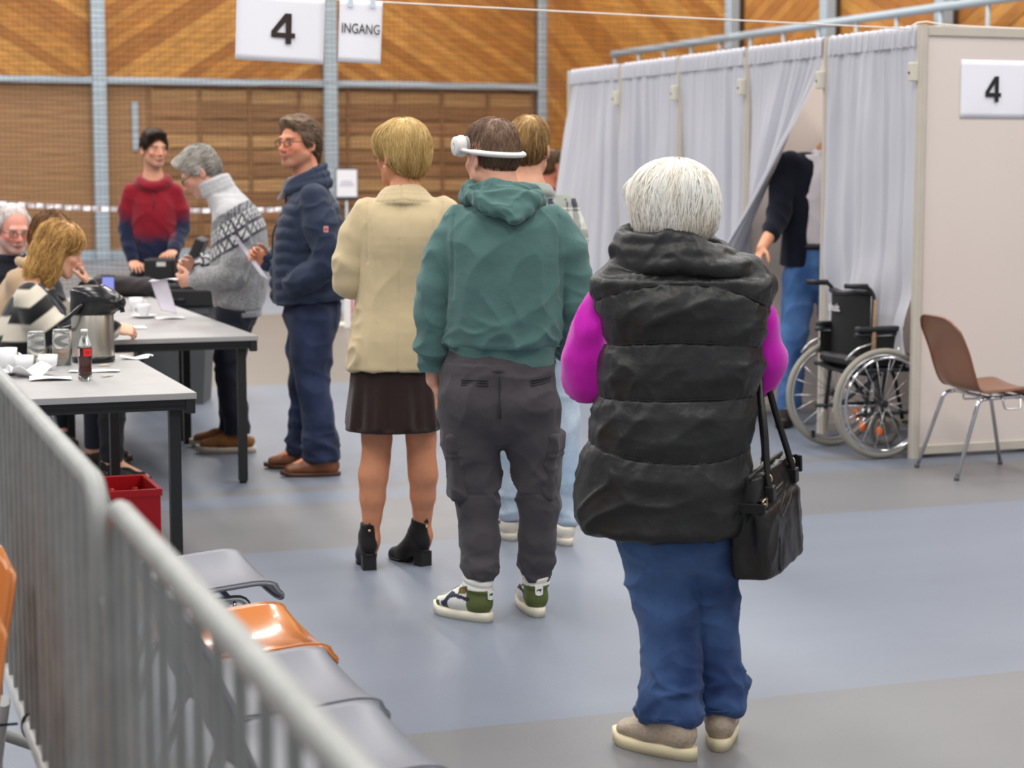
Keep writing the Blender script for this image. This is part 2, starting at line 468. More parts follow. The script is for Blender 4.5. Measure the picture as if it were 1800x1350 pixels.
# ------------------------------------------------------------------ polling booths
alu = mat('booth_profile', (196, 188, 176), .45, metal=.0, noise=.04)
alu_g = mat('booth_profile_groove', (128, 122, 112), .5)
panel_m = mat('booth_panel', (222, 210, 203), .6, noise=.02, nscale=1.5)
cloth = mat('white_curtain_cloth', (197, 197, 205), .85, bump=.12, bscale=260, sheen=.1)
BO = (2.173, 10.371); BH = 2.315
booth = thing('polling_booth_row', 'beige panel partition frame of the curtained polling booths', 'booth', (BO[0], BO[1], 0), PHI)
def profile(x, y, h=BH, z0=0.0, name='post'):
    """octagonal system post with grooves"""
    b = MB(); r = .029
    for k in range(4):
        a = PI/4*0 + k*PI/2
        b.box((-.012, r-.016, z0), (.012, r, h), R=Matrix.Rotation(a, 3, 'Z'), t=(x, y, 0), bev=.002)
        b.box((-.009, r-.019, z0), (.009, r-.002, h), R=Matrix.Rotation(a+PI/4, 3, 'Z'), t=(x, y, 0), bev=.002)
    b.lathe([(.001, z0), (.02, z0), (.02, h-.004), (.001, h-.004)], 8, t=(x, y, 0))
    return b.build(name, alu, booth)
for i in range(6): profile(0, i*1.0)
for i in (0, 1, 2, 3, 4, 5): profile(1.0, i*1.0, name='post')
profile(2.0, 0)
def panel(p0, p1, z0=.07, z1=BH-.055, name='panel'):
    d = Vector(p1)-Vector(p0); L = d.length; R = Matrix.Rotation(math.atan2(d.y, d.x), 3, 'Z')
    b = MB(); b.box((.028, -.004, z0), (L-.028, .004, z1), R=R, t=(p0[0], p0[1], 0)); b.build(name, panel_m, booth)
    b = MB(); b.box((.024, -.014, z1), (L-.024, .014, z1+.052), R=R, t=(p0[0], p0[1], 0), bev=.004); b.build('top_beam', alu, booth)
    b = MB(); b.box((.024, -.014, z0-.05), (L-.024, .014, z0), R=R, t=(p0[0], p0[1], 0), bev=.004); b.build('bottom_beam', alu, booth)
panel((0, 0, 0), (1, 0, 0)); panel((1, 0, 0), (2, 0, 0))
for i in range(1, 6): panel((0, i, 0), (1, i, 0))
for i in range(5): panel((1, i, 0), (1, i+1, 0))
# shelf in the booths and the little clamps on the posts
for i in range(5):
    b = MB(); b.box((-.075, -.022, 2.02), (-.03, .018, 2.12), bev=.006); o = b.build('bracket', mat('bracket_plastic', (206, 202, 186), .5), booth)
    o.location = (0.004, i*1.0 + .012, 0)
    b = MB(); b.lathe([(0, 0), (.007, 0), (.007, .004), (0, .004)], 8, R=Matrix.Rotation(-PI/2, 3, 'Y'), t=(-.075, 0, 2.065)); o2 = b.build('screw', mat('screw_dark', (60, 56, 50), .5), o)
b = MB()
b.box((.62, .03, .72), (.97, .97, .745)); b.build('writing_shelf', mat('shelf_grey', (150, 146, 142), .6), booth)
b = MB()
b.box((.62, 1.03, .72), (.97, 1.97, .745)); b.build('writing_shelf', mat('shelf_grey', (150, 146, 142), .6), booth)

def curtain(i, label, fn, seed, nfold, y0=.03, y1=.97):
    """gathered curtain on a rod between post i and i+1; local x=0 plane, y along the row.  fn(s, z) -> (x, y) offsets of the lower cloth"""
    e = thing('booth_curtain', label, 'curtain', (BO[0], BO[1], 0), PHI, 'white curtains of the polling booths')
    r = random.Random(seed); ph = [r.uniform(0, 6.28) for _ in range(6)]
    ztop = BH-.012; zhead = BH-.10
    def fold(s, z):
        w = min(1, max(0, (zhead-z)/.5))
        a = .017*math.sin(2*PI*s*nfold*.8+ph[0]+1.3*math.sin(3.3*s*PI+ph[1])+.25*z) + .008*math.sin(2*PI*s*nfold*1.9+ph[2]+z*.9+1.1*math.sin(5*s+ph[5]))
        a *= .45+.75*(.5+.5*math.sin(5.1*s+ph[4]))
        top = (1-w)*.006*math.sin(2*PI*s*nfold*4.2+ph[3])
        return a*(.45+.75*w) + top + .016*math.sin(2*PI*s*1.4+ph[3])*w + .004*math.sin(z*6+s*8+ph[2])*w
    def F(s, zt):
        z = zhead - zt*(zhead-.02)
        dx, dy, zz = fn(s, z)
        y = i + y0 + (y1-y0)*s + dy + .012*math.sin(2*PI*s*nfold*1.0+ph[4])*min(1, zt*3)
        return (-.012 + fold(s, z) + dx, y, zz)
    b = MB(); b.grid(F, 110, 44); b.build('curtain_cloth', cloth, e)
    # gathered heading around the rod
    b = MB()
    def G(s, t):
        a = t*2*PI*.62 - .5
        g = .006*math.sin(2*PI*s*26+ph[5]+2*math.sin(9*s)) + .005*math.sin(2*PI*s*41+ph[1])
        rr = .024 + g*(.5+.5*math.sin(t*PI))
        z = BH-.022 + (.024+g*.4)*math.cos(min(t, .3)/.3*PI/2) if t < .3 else BH-.022 - (t-.3)/.7*.085
        x = (-.004 - (.02+g)*math.sin(min(t, .3)/.3*PI/2)) if t < .3 else (-.024 - g*(1.2+1.2*(t-.3)))
        return (x, i+y0+(y1-y0)*s, z + .003*math.sin(2*PI*s*13+ph[2]))
    b.grid(G, 150, 12); b.build('gathered_heading', cloth, e)
    b = MB(); b.tube([(0, i+.02, BH-.022), (0, i+.98, BH-.022)], .011, 8); b.build('rod', alu, e)
    return e
def straight(s, z): return (0, 0, z)
def sweep_first(s, z):       # curtain of the nearest booth: its hem rests on the seat and arms of the wheelchair
    hem = .565 + .19*math.exp(-((s-.52)/.2)**2)
    t = (2.2-z)/2.18; zz = 2.2 - (2.2-hem)*t
    w = max(0, min(1, (1.15-zz)/.45)); w = w*w*(3-2*w)
    x = -.055*w*math.exp(-((s-.28)/.22)**2) + .03*w*math.sin(s*9+zz*7)
    return (x - .012*min(1, t*3)*max(0, s-.8)*5, .02*w*math.sin(zz*11) + .045*min(1, t*4)*max(0, (s-.6)/.4), zz)
curtain(0, 'nearest booth curtain, its lower edge caught up on the black wheelchair', sweep_first, 5, 5)
def sweep_second(s, z):      # pulled aside by the man leaving the booth: free edge (s=0 is the near edge) swung far to the left
    k = max(0, (2.16-z)/1.25); k = min(k, 1.06)
    dy = (1-s)**1.2*.86*k**1.0
    return (-.30*(1-s)*k*(.4+.6*k), dy, z)
curtain(1, 'booth curtain held open by the man in the dark cardigan', sweep_second, 9, 4.5)
curtain(2, 'booth curtain hanging closed, left of the one being held open', straight, 13, 5)
curtain(3, 'closed booth curtain, second from the far end of the row', straight, 17, 5)
def flare(s, z):
    k = max(0, (2.2-z)/2.2); return (-.22*k*s, .36*k*s**1.5, z)
curtain(4, 'curtain of the farthest booth, flaring out at its far edge', flare, 21, 5)
paper_m = mat('white_paper', (240, 240, 248), .6)
ink = mat('black_ink', (30, 30, 30), .6); ink_b = mat('brown_black_ink', (48, 34, 28), .6)
# the A3 sheet with a 4 on the end panel
sh = thing('number_sheet', 'white sheet with a black 4 stuck on the beige booth end panel', 'sign', hall(0, 0) + Vector((BO[0], BO[1], 1.985)) + Vector((VX, VY, 0))*.445 - Vector((UX, UY, 0))*.006, PHI)
b = MB(); b.grid(lambda s, t: ((s-.5)*.42, -.002-.010*math.sin(t*PI)*math.sin(s*PI*.9)*(1-t)*2*abs(s-.6), (t-.5)*.31), 14, 10, .0008); b.build('sheet', paper_m, sh)
o = numeral_four(.137, .098, ink, sh); o.location = (-.01, -.011, 0)
# string from the booth corner up to the left with two sheets hung on it
s0 = Vector((2.10, 10.42, 2.30))
stg = MB(); P = [Vector((2.9, 10.70, 2.316)), Vector((2.5, 10.53, 2.318)), Vector((2.3, 10.44, 2.322)), Vector((2.20, 10.405, 2.335)), Vector((2.15, 10.40, 2.33)), s0]
def string_at(t): return Vector((s0.x-VX*t, s0.y-VY*t, 2.30+.0165*t+.0007*t*t))
for k in range(1, 25): P.append(string_at(k*.3))
stg.tube(P, .0046, 6)
tag(stg.build('string', mat('white_cord', (238, 228, 220), .7)), 'white string stretched from the booth corner up to the left', 'string')
def hung(label, t, w, h, what):
    p = string_at(t); e = thing('hanging_sheet', label, 'sign', p, PHI, None)
    tilt = math.radians(-2.2)
    R = Matrix.Rotation(tilt*-1, 3, 'Y')
    b = MB(); b.grid(lambda s, q: R @ Vector(((s-.5)*w, -.006-.006*math.sin(s*PI*1.5)*q, -q*h+.006)), 12, 10, .0008); b.build('sheet', paper_m, e)
    if what == '4':
        o = numeral_four(.142, .115, ink_b, e); o.location = R @ Vector((.012, -.0155, -.148)); o.rotation_euler = (0, -tilt, 0)
    else:
        me = text_mesh(what, .068); o = link('lettering', me, ink_b, e); o.scale = (.72, 1, 1); o.location = R @ Vector((.0, -.014, -h*.45)); o.rotation_euler = (PI/2, -tilt, 0)
        for q in (-.055, .055):
            b = MB(); b.box((q-.012, -.017, -.03), (q+.012, -.0145, .008)); b.build('tape_strip', mat('clear_tape', (206, 222, 232), .3), e)
hung('white sheet with a large 4 hanging from the string', 3.395, .425, .31, '4')
hung('narrow white sheet reading INGANG hanging from the string', 3.005, .213, .30, 'INGANG')
# ------------------------------------------------------------------ implicit modelling: bodies, clothes and hair are grown as one smooth surface
A3 = lambda *p: np.array(p, np.float64)
class SDF:
    def __init__(s, lo, hi, res, fine=()):
        """grid from lo to hi; res one number or (x, y, z); fine: (axis, from, to, res) ranges with smaller cells"""
        res = (res,)*3 if np.isscalar(res) else res; s.ax = []
        for a in range(3):
            p = lo[a]; L = [p]; iv = [f for f in fine if f[0] == a]
            while p < hi[a]:
                st = res[a]
                for _, l, h, r in iv:
                    if l-res[a] < p < h: st = min(st, r)
                p += st; L.append(p)
            s.ax.append(np.array(L, np.float32))
        s.D = np.full([len(a) for a in s.ax], 1., np.float32); s.res = max(res)
    def _sl(s, lo, hi):
        out = []
        for a in range(3):
            i0 = max(0, int(np.searchsorted(s.ax[a], lo[a]))-1); i1 = min(len(s.ax[a]), int(np.searchsorted(s.ax[a], hi[a]))+1)
            if i1 <= i0: return None
            out.append(slice(i0, i1))
        return tuple(out)
    def _pts(s, sl):
        return (s.ax[0][sl[0]][:, None, None], s.ax[1][sl[1]][None, :, None], s.ax[2][sl[2]][None, None, :])
    def _put(s, sl, d, k, sub=False):
        A = s.D[sl]
        if sub:
            h = np.maximum(k-np.abs(A+d), 0)/max(k, 1e-6); s.D[sl] = np.maximum(A, -d) + h*h*k*.25
        else:
            h = np.maximum(k-np.abs(A-d), 0)/max(k, 1e-6); s.D[sl] = np.minimum(A, d) - h*h*k*.25
    def cone(s, p0, p1, r0, r1=None, k=.01, sub=False):
        r1 = r0 if r1 is None else r1
        p0, p1 = np.asarray(p0, float), np.asarray(p1, float); m = max(r0, r1)+k+2.5*s.res
        sl = s._sl(np.minimum(p0, p1)-m, np.maximum(p0, p1)+m)
        if sl is None: return s
        X, Y, Z = s._pts(sl); d = p1-p0; L2 = max(float(d@d), 1e-9)
        X, Y, Z = X-p0[0], Y-p0[1], Z-p0[2]
        t = np.clip((X*d[0]+Y*d[1]+Z*d[2])/L2, 0, 1)
        q = np.sqrt((X-t*d[0])**2+(Y-t*d[1])**2+(Z-t*d[2])**2) - (r0+(r1-r0)*t)
        s._put(sl, q, k, sub); return s
    def chain(s, pts, rs, k=.012, k0=None):
        for i in range(len(pts)-1): s.cone(pts[i], pts[i+1], rs[i], rs[i+1], (k0 if (i == 0 and k0 is not None) else k))
        return s
    def eseg(s, p0, p1, ab0, ab1, side, k=.01, sub=False, n=2.):
        """segment with an elliptical section: half widths a (along side) and b (across)"""
        p0, p1 = np.asarray(p0, float), np.asarray(p1, float); d = p1-p0; L2 = max(float(d@d), 1e-9); ax = d/math.sqrt(L2)
        sd = np.asarray(side, float); sd = sd-ax*(sd@ax); sd /= np.linalg.norm(sd); ot = np.cross(ax, sd)
        m = max(*ab0, *ab1)+k+2.5*s.res; sl = s._sl(np.minimum(p0, p1)-m, np.maximum(p0, p1)+m)
        if sl is None: return s
        X, Y, Z = s._pts(sl); X, Y, Z = X-p0[0], Y-p0[1], Z-p0[2]
        tt = X*ax[0]+Y*ax[1]+Z*ax[2]; L = math.sqrt(L2); t = np.clip(tt/L, 0, 1)
        over = tt-t*L
        u = X*sd[0]+Y*sd[1]+Z*sd[2]; w = X*ot[0]+Y*ot[1]+Z*ot[2]
        a = ab0[0]+(ab1[0]-ab0[0])*t; b = ab0[1]+(ab1[1]-ab0[1])*t; e = np.minimum(a, b)
        if n == 2:
            K0 = np.sqrt((u/a)**2+(w/b)**2+(over/e)**2); K1 = np.sqrt((u/a**2)**2+(w/b**2)**2+(over/e**2)**2)+1e-6
            q = K0*(K0-1)/K1
        else:
            K0 = ((np.abs(u)/a)**n+(np.abs(w)/b)**n+(np.abs(over)/e)**n)**(1/n); q = (K0-1)*e
        s._put(sl, np.broadcast_to(q, s.D[sl].shape), k, sub); return s
    def echain(s, pts, abs_, side, k=.012, n=2.):
        for i in range(len(pts)-1): s.eseg(pts[i], pts[i+1], abs_[i], abs_[i+1], side, k, n=n)
        return s
    def stack(s, st, k=.02, n=2., dense=4):
        """upright body of sections (z, cx, cy, a, b), smoothly interpolated"""
        st = np.array(st, float); z = st[:, 0]; m = (len(z)-1)*dense+1
        zz = np.interp(np.linspace(0, len(z)-1, m), np.arange(len(z)), z)
        def sm(v):
            d = np.gradient(v, z); i = np.clip(np.searchsorted(z, zz, side='right')-1, 0, len(z)-2) if z[0] < z[-1] else None
            h = z[i+1]-z[i]; t = (zz-z[i])/h
            return (2*t**3-3*t**2+1)*v[i]+(t**3-2*t**2+t)*h*d[i]+(-2*t**3+3*t**2)*v[i+1]+(t**3-t**2)*h*d[i+1]
        cx, cy, a, b = [sm(st[:, j]) for j in (1, 2, 3, 4)]
        lo = A3((cx-a).min(), (cy-b).min(), z[0])-k-2.5*s.res; hi = A3((cx+a).max(), (cy+b).max(), z[-1])+k+2.5*s.res
        sl = s._sl(lo, hi); X, Y, Z = s._pts(sl); Zc = np.clip(Z, z[0], z[-1])
        CX, CY, AA, BB = [np.interp(Zc.ravel(), zz, v).reshape(Z.shape).astype(np.float32) for v in (cx, cy, a, b)]
        u, w = X-CX, Y-CY
        if n == 2:
            K0 = np.sqrt((u/AA)**2+(w/BB)**2); K1 = np.sqrt((u/AA**2)**2+(w/BB**2)**2)+1e-6; q = K0*(K0-1)/K1
        else:
            K0 = (np.abs(u/AA)**n+np.abs(w/BB)**n)**(1/n); q = (K0-1)*np.minimum(AA, BB)
        q = np.maximum(q, np.abs(Z-(z[0]+z[-1])/2)-(z[-1]-z[0])/2)
        s._put(sl, q, k); return s
    def ell(s, c, r, R=None, k=.01, sub=False):
        c = np.asarray(c, float); r = np.asarray(r, float); m = r.max()+k+2.5*s.res
        sl = s._sl(c-m, c+m)
        if sl is None: return s
        X, Y, Z = s._pts(sl); X, Y, Z = X-c[0], Y-c[1], Z-c[2]
        if R is not None:
            R = np.asarray(R); X, Y, Z = (X*R[0, 0]+Y*R[1, 0]+Z*R[2, 0], X*R[0, 1]+Y*R[1, 1]+Z*R[2, 1], X*R[0, 2]+Y*R[1, 2]+Z*R[2, 2])
        K0 = np.sqrt((X/r[0])**2+(Y/r[1])**2+(Z/r[2])**2); K1 = np.sqrt((X/r[0]**2)**2+(Y/r[1]**2)**2+(Z/r[2]**2)**2)+1e-6
        s._put(sl, K0*(K0-1)/K1, k, sub); return s
    def cut(s, p, n, k=.004):
        """removes what lies on the side the normal points to"""
        p, n = np.asarray(p, float), np.asarray(n, float); n = n/np.linalg.norm(n)
        sl = tuple(slice(0, len(a)) for a in s.ax); X, Y, Z = s._pts(sl)
        d = (X-p[0])*n[0]+(Y-p[1])*n[1]+(Z-p[2])*n[2]
        h = np.maximum(k-np.abs(s.D-d), 0)/k; s.D = (np.maximum(s.D, d)+h*h*k*.25).astype(np.float32); return s
    def grow(s, f):
        """adds f(X, Y, Z) to the distance (negative = fuller)"""
        X, Y, Z = np.meshgrid(*s.ax, indexing='ij'); s.D = s.D+f(X, Y, Z).astype(np.float32); return s
    def sample(s, P):
        """trilinear value and gradient at points"""
        idx, fr = [], []
        for a in range(3):
            i = np.clip(np.searchsorted(s.ax[a], P[:, a], side='right')-1, 0, len(s.ax[a])-2)
            idx.append(i); fr.append(np.clip((P[:, a]-s.ax[a][i])/(s.ax[a][i+1]-s.ax[a][i]), 0, 1))
        def val(Q):
            pass
        i, j, k = idx; x, y, z = fr; D = s.D; v = 0
        for a in (0, 1):
            for b in (0, 1):
                for c in (0, 1):
                    v = v+D[i+a, j+b, k+c]*(x if a else 1-x)*(y if b else 1-y)*(z if c else 1-z)
        return v
    def grad(s, P, h=.006):
        g = np.stack([s.sample(P+np.eye(3)[a]*h)-s.sample(P-np.eye(3)[a]*h) for a in range(3)], 1)
        return g/(np.linalg.norm(g, axis=1)[:, None]+1e-9)
    def mesh(s, smooth=1):
        D = s.D; I = D < 0; n = I.astype(np.int8)
        c = sum(n[a:n.shape[0]-1+a, b:n.shape[1]-1+b, d:n.shape[2]-1+d] for a in (0, 1) for b in (0, 1) for d in (0, 1))
        act = (c > 0) & (c < 8); ijk = np.argwhere(act); N = len(ijk)
        ids = np.full(act.shape, -1, np.int32); ids[act] = np.arange(N)
        i, j, k = ijk.T
        cor = [(a, b, d) for a in (0, 1) for b in (0, 1) for d in (0, 1)]
        V8 = np.stack([D[i+a, j+b, k+d] for a, b, d in cor], 1)
        acc = np.zeros((N, 3)); cnt = np.zeros(N)
        for e0 in range(8):
            for e1 in range(e0+1, 8):
                if sum(abs(p-q) for p, q in zip(cor[e0], cor[e1])) != 1: continue
                a, b = V8[:, e0], V8[:, e1]; m = (a < 0) != (b < 0)
                t = np.where(m, a/np.where(m, a-b, 1), 0)
                p = np.array(cor[e0])[None]+t[:, None]*(np.array(cor[e1])-np.array(cor[e0]))[None]
                acc += p*m[:, None]; cnt += m
        f = acc/cnt[:, None]
        P = np.stack([s.ax[a][ijk[:, a]]+f[:, a]*(s.ax[a][ijk[:, a]+1]-s.ax[a][ijk[:, a]]) for a in range(3)], 1)
        Q = []
        for a in range(3):
            b, d = (a+1) % 3, (a+2) % 3
            sl0 = [slice(None)]*3; sl1 = [slice(None)]*3; sl0[a] = slice(0, -1); sl1[a] = slice(1, None)
            for t in (b, d):
                sl0[t] = slice(1, -1); sl1[t] = slice(1, -1)
            A, B = I[tuple(sl0)], I[tuple(sl1)]
            for flip, M in ((False, A & ~B), (True, ~A & B)):
                e = np.argwhere(M)
                if not len(e): continue
                e[:, b] += 1; e[:, d] += 1
                def cell(db, dd):
                    q = e.copy(); q[:, b] += db; q[:, d] += dd; return ids[q[:, 0], q[:, 1], q[:, 2]]
                q = np.stack([cell(-1, -1), cell(0, -1), cell(0, 0), cell(-1, 0)], 1)
                Q.append(q[:, ::-1] if flip else q)
        Q = np.concatenate(Q)
        for _ in range(smooth): P = P*.5+.5*nbr_mean(P, Q)
        return P, Q
def nbr_mean(P, Q):
    a = Q.ravel(); b = np.roll(Q, -1, 1).ravel(); n = len(P)
    out = np.stack([np.bincount(a, P[b, k], n)+np.bincount(b, P[a, k], n) for k in range(3)], 1)
    return out/np.maximum(np.bincount(a, minlength=n)+np.bincount(b, minlength=n), 1)[:, None]
def vnormals(P, Q):
    fn = np.cross(P[Q[:, 2]]-P[Q[:, 0]], P[Q[:, 3]]-P[Q[:, 1]]); N = np.zeros_like(P)
    for k in range(3):
        N[:, k] = sum(np.bincount(Q[:, c], fn[:, k], len(P)) for c in range(4))
    return N/(np.linalg.norm(N, axis=1)[:, None]+1e-12)
_rs = np.random.RandomState(5); _pm = np.tile(_rs.permutation(256), 3); _gr = _rs.normal(size=(256, 3)); _gr /= np.linalg.norm(_gr, axis=1)[:, None]
def pnoise(P):
    i = np.floor(P).astype(np.int64); f = P-i; u = f**3*(f*(f*6-15)+10); i &= 255; out = 0
    for a in (0, 1):
        for b in (0, 1):
            for c in (0, 1):
                h = _pm[_pm[_pm[i[:, 0]+a]+i[:, 1]+b]+i[:, 2]+c]
                g = _gr[h]; d = (g*(f-np.array([a, b, c]))).sum(1)
                out = out+d*(u[:, 0] if a else 1-u[:, 0])*(u[:, 1] if b else 1-u[:, 1])*(u[:, 2] if c else 1-u[:, 2])
    return out
def fbm(P, o=3):
    return sum(pnoise(P*2**k+k*7.3)/2**k for k in range(o))
def ridge(P, d, freq, warp=1.2, wf=4.):
    """long soft folds running across direction d"""
    d = np.asarray(d, float); d = d/np.linalg.norm(d)
    ph = (P@d)*freq+warp*pnoise(P*wf)*2
    return np.abs(np.sin(ph*PI))**.7
def crease(P, along, freq, aspect=4., warp=.35, seed=0., sharp=2.):
    """sharp irregular folds that run along a direction; 0..1"""
    d = np.asarray(along, float); d = d/np.linalg.norm(d)
    W = P+warp/freq*np.stack([pnoise(P*freq*.55+3.1+seed), pnoise(P*freq*.55+9.7+seed), pnoise(P*freq*.55+17.3+seed)], 1)*2
    t = W@d; Q = (W-t[:, None]*d[None])*freq+(t*freq/aspect)[:, None]*d[None]+seed*1.7
    return np.clip(1-np.abs(pnoise(Q))*2.4, 0, 1)**sharp
def sstep(a, b, x):
    t = np.clip((x-a)/(b-a), 0, 1); return t*t*(3-2*t)
def bump_at(P, c, r):
    return np.exp(-(((P-np.asarray(c))**2).sum(1))/(r*r))
def rotm(yaw=0, pitch=0, roll=0):
    """head frame: yaw turns left (+), pitch nods down (+), roll tilts to its right (+)"""
    y, p, r = [math.radians(a) for a in (yaw, pitch, roll)]
    Rz = np.array([[math.cos(y), -math.sin(y), 0], [math.sin(y), math.cos(y), 0], [0, 0, 1]])
    Rx = np.array([[1, 0, 0], [0, math.cos(-p), -math.sin(-p)], [0, math.sin(-p), math.cos(-p)]])
    Ry = np.array([[math.cos(r), 0, math.sin(r)], [0, 1, 0], [-math.sin(r), 0, math.cos(r)]])
    return Rz@Rx@Ry
class Head:
    def __init__(s, c, yaw=0, pitch=0, roll=0, size=1., jaw=1., nose=1., smile=0., female=False, beard=None, brow=(70, 50, 36), age=0, lips=(168, 92, 84), eye=(60, 50, 44)):
        s.c = np.asarray(c, float); s.R = rotm(yaw, pitch, roll); s.k = size; s.jaw = jaw; s.nose = nose; s.smile = smile; s.female = female
        s.beard = beard; s.brow = brow; s.lips = lips; s.eye = eye; s.age = age
    def w(s, *p): return s.c+s.R@(np.array(p)*s.k)
    def local(s, P): return ((P-s.c)@s.R)/s.k
    def build(s, f):
        K = s.k; R = s.R; j = s.jaw
        def E(c, r, k, sub=False, rr=None): f.ell(s.w(*c), np.array(r)*K, R if rr is None else R@rr, k*K, sub)
        def CN(a, b, r0, r1, k, sub=False): f.cone(s.w(*a), s.w(*b), r0*K, r1*K, k*K, sub)
        E((0, -.014, .028), (.075, .094, .088), .02)
        E((0, .030, -.040), (.059*j, .064, .074), .03)
        for q in (-1, 1):
            CN((q*.050*j, .004, -.062), (q*.020*j, .066, -.100), .021, .017, .025)
            E((q*.043, .062, -.026), (.021, .020, .018), .018)
        E((0, .071, -.099), (.024*j, .019, .018), .02)
        CN((-.036, .079, .021), (.036, .079, .021), .013, .013, .014)
        for q in (-1, 1): E((q*.032, .100, .000), (.019, .017, .0125), .012, True)
        CN((0, .088, .008), (0, .110+.006*(s.nose-1), -.030), .0075, .0115*s.nose, .010)
        for q in (-1, 1):
            E((q*.012, .101, -.035), (.0085, .010, .0075), .006)
            E((q*.0315, .0765, -.001), (.0145, .0145, .0125), .002)
        sm = s.smile
        CN((-.022-.004*sm, .088-.004*sm, -.063+.008*sm), (0, .0985, -.063), .0055, .0062, .006); CN((.022+.004*sm, .088-.004*sm, -.063+.008*sm), (0, .0985, -.063), .0055, .0062, .006)
        CN((-.018, .088, -.071+.005*sm), (0, .0965, -.073), .0052, .0068, .006); CN((.018, .088, -.071+.005*sm), (0, .0965, -.073), .0052, .0068, .006)
        CN((-.024, .0965, -.067+.007*sm), (0, .105, -.0675), .0016, .0022, .003, True); CN((.024, .0965, -.067+.007*sm), (0, .105, -.0675), .0016, .0022, .003, True)
        for q in (-1, 1):
            rr = np.array(Matrix.Rotation(q*.42, 3, 'Z') @ Matrix.Rotation(-.22, 3, 'X'))
            E((q*.0805, -.014, -.010), (.0085, .020, .033), .006, False, rr)
            E((q*.088, -.010, -.008), (.006, .010, .019), .005, True, rr)
            E((q*.077, -.008, -.036), (.006, .010, .010), .006)
        return s
    def colour(s, P, base, col):
        """skin tone with lips, brows, eyes, stubble in head coordinates; writes into col where the point is on the head"""
        L = s.local(P); x, y, z = L.T; ax = np.abs(x)
        on = (np.abs(z) < .15) & (ax < .11) & (np.abs(y) < .14)
        fr = on & (y > .05)
        sk = lin(base)
        def mixin(m, c, a=1.):
            m = np.clip(m*a, 0, 1)[:, None]*on[:, None]; col[:] = col*(1-m)+lin(c)[None]*m
        blush = np.exp(-((ax-.042)**2+(z+.028)**2)/.0007)*(y > .03)+.8*np.exp(-(x**2+(z+.03)**2)/.0003)*(y > .09)
        mixin(blush, (min(255, base[0]*1.0), base[1]*.80, base[2]*.78), .5)
        if s.beard is not None:
            m = sstep(-.040, -.060, z+.25*(y-.09)*(0)) * (y > -.02)*sstep(.02, .035, np.sqrt((x/1.0)**2+((z+.068)*1.3)**2)+.012)
            mixin(m, s.beard, .55)
        lipm = np.exp(-((x/.021)**4+((z+.068-.006*s.smile*(ax/.02)**2)/.0095)**4))*(y > .08)
        mixin(lipm, s.lips, .8)
        mouth = np.exp(-((x/.022)**4+((z+.0672-.007*s.smile*(ax/.022)**2)/.0022)**2))*(y > .08)
        mixin(mouth, (70, 30, 28), .9)
        bz = .0225-.10*np.maximum(ax-.034, 0)-.05*np.maximum(.02-ax, 0)
        br = np.exp(-(((ax-.032)/.019)**4+((z-bz)/.0055)**2))*(y > .05)
        mixin(br, s.brow, .85)
        ex = (ax-.0315)/.0155; lidz = .0055*(1-ex**2)
        inside = fr & (np.abs(ex) < 1) & (z < lidz) & (z > -lidz*.75)
        mixin(inside*1., (222, 210, 202), .85)
        iris = np.exp(-(((ax-.0315)/.0058)**4+(z/.0058)**4))*inside
        mixin(iris*1., s.eye)
        lid = np.exp(-(((ax-.0315)/.0165)**6+((z-lidz*1.05-.0008)/.0018)**2))*fr
        mixin(lid, (60, 38, 30), .8)
        if s.age:
            bag = np.exp(-(((ax-.032)/.016)**4+((z+.014)/.003)**2))*fr; mixin(bag, (base[0]*.8, base[1]*.68, base[2]*.64), .5*s.age)
            nl = np.exp(-((ax-.030-.22*(-.04-z))/.003)**2)*((z < -.03) & (z > -.075))*fr; mixin(nl, (base[0]*.8, base[1]*.66, base[2]*.6), .5*s.age)
        nostril = np.exp(-(((ax-.0095)/.004)**2+((z+.0425)/.0028)**2))*(y > .095); mixin(nostril, (90, 44, 38), .8)
        return col
def hand(f, w, fd, pn, th, s=1., curl=(25, 28, 32, 36), spread=3, thumb=1.):
    """palm, four fingers and a thumb: w wrist, fd towards the fingers, pn out of the palm, th towards the thumb"""
    w = np.asarray(w, float); fd = np.asarray(fd, float)/np.linalg.norm(fd); th = np.asarray(th, float); th = th-fd*(th@fd); th /= np.linalg.norm(th)
    n = np.cross(fd, th); pn = np.asarray(pn, float); n = n if n@pn > 0 else -n
    f.eseg(w, w+fd*.045*s, (.027*s, .019*s), (.038*s, .0155*s), th, .008)
    f.eseg(w+fd*.03*s, w+fd*.082*s, (.036*s, .0155*s), (.040*s, .0125*s), th, .01)
    for i, (o, L, r) in enumerate(((.031, .072, .0088), (.0105, .080, .009), (-.0105, .074, .0088), (-.0305, .058, .0078))):
        b = w+fd*(.084-.004*abs(i-1.2))*s+th*o*s; a = 0; side = math.radians(spread)*(1.5-i)
        d0 = fd*math.cos(side)+th*math.sin(side); p = b
        for q, fr in enumerate((.44, .31, .25)):
            a += math.radians(curl[i])*(1.0 if q else .9)
            d = d0*math.cos(a)+n*math.sin(a); p2 = p+d*L*fr*s
            f.cone(p, p2, r*s*(1-.1*q), r*s*(.9-.1*q), .003 if q else .006); p = p2
    b = w+fd*.022*s+th*.028*s+n*.004*s; d = fd*.62+th*.70*thumb+n*.30; d /= np.linalg.norm(d)
    p = b+d*.042*s; f.cone(b, p, .0125*s, .0105*s, .008)
    d = fd*.85+th*.35*thumb+n*.45; d /= np.linalg.norm(d); p2 = p+d*.032*s; f.cone(p, p2, .0102*s, .0095*s, .003)
    d = fd*.85+th*.1*thumb+n*.55; d /= np.linalg.norm(d); f.cone(p2, p2+d*.024*s, .0095*s, .0075*s, .003)

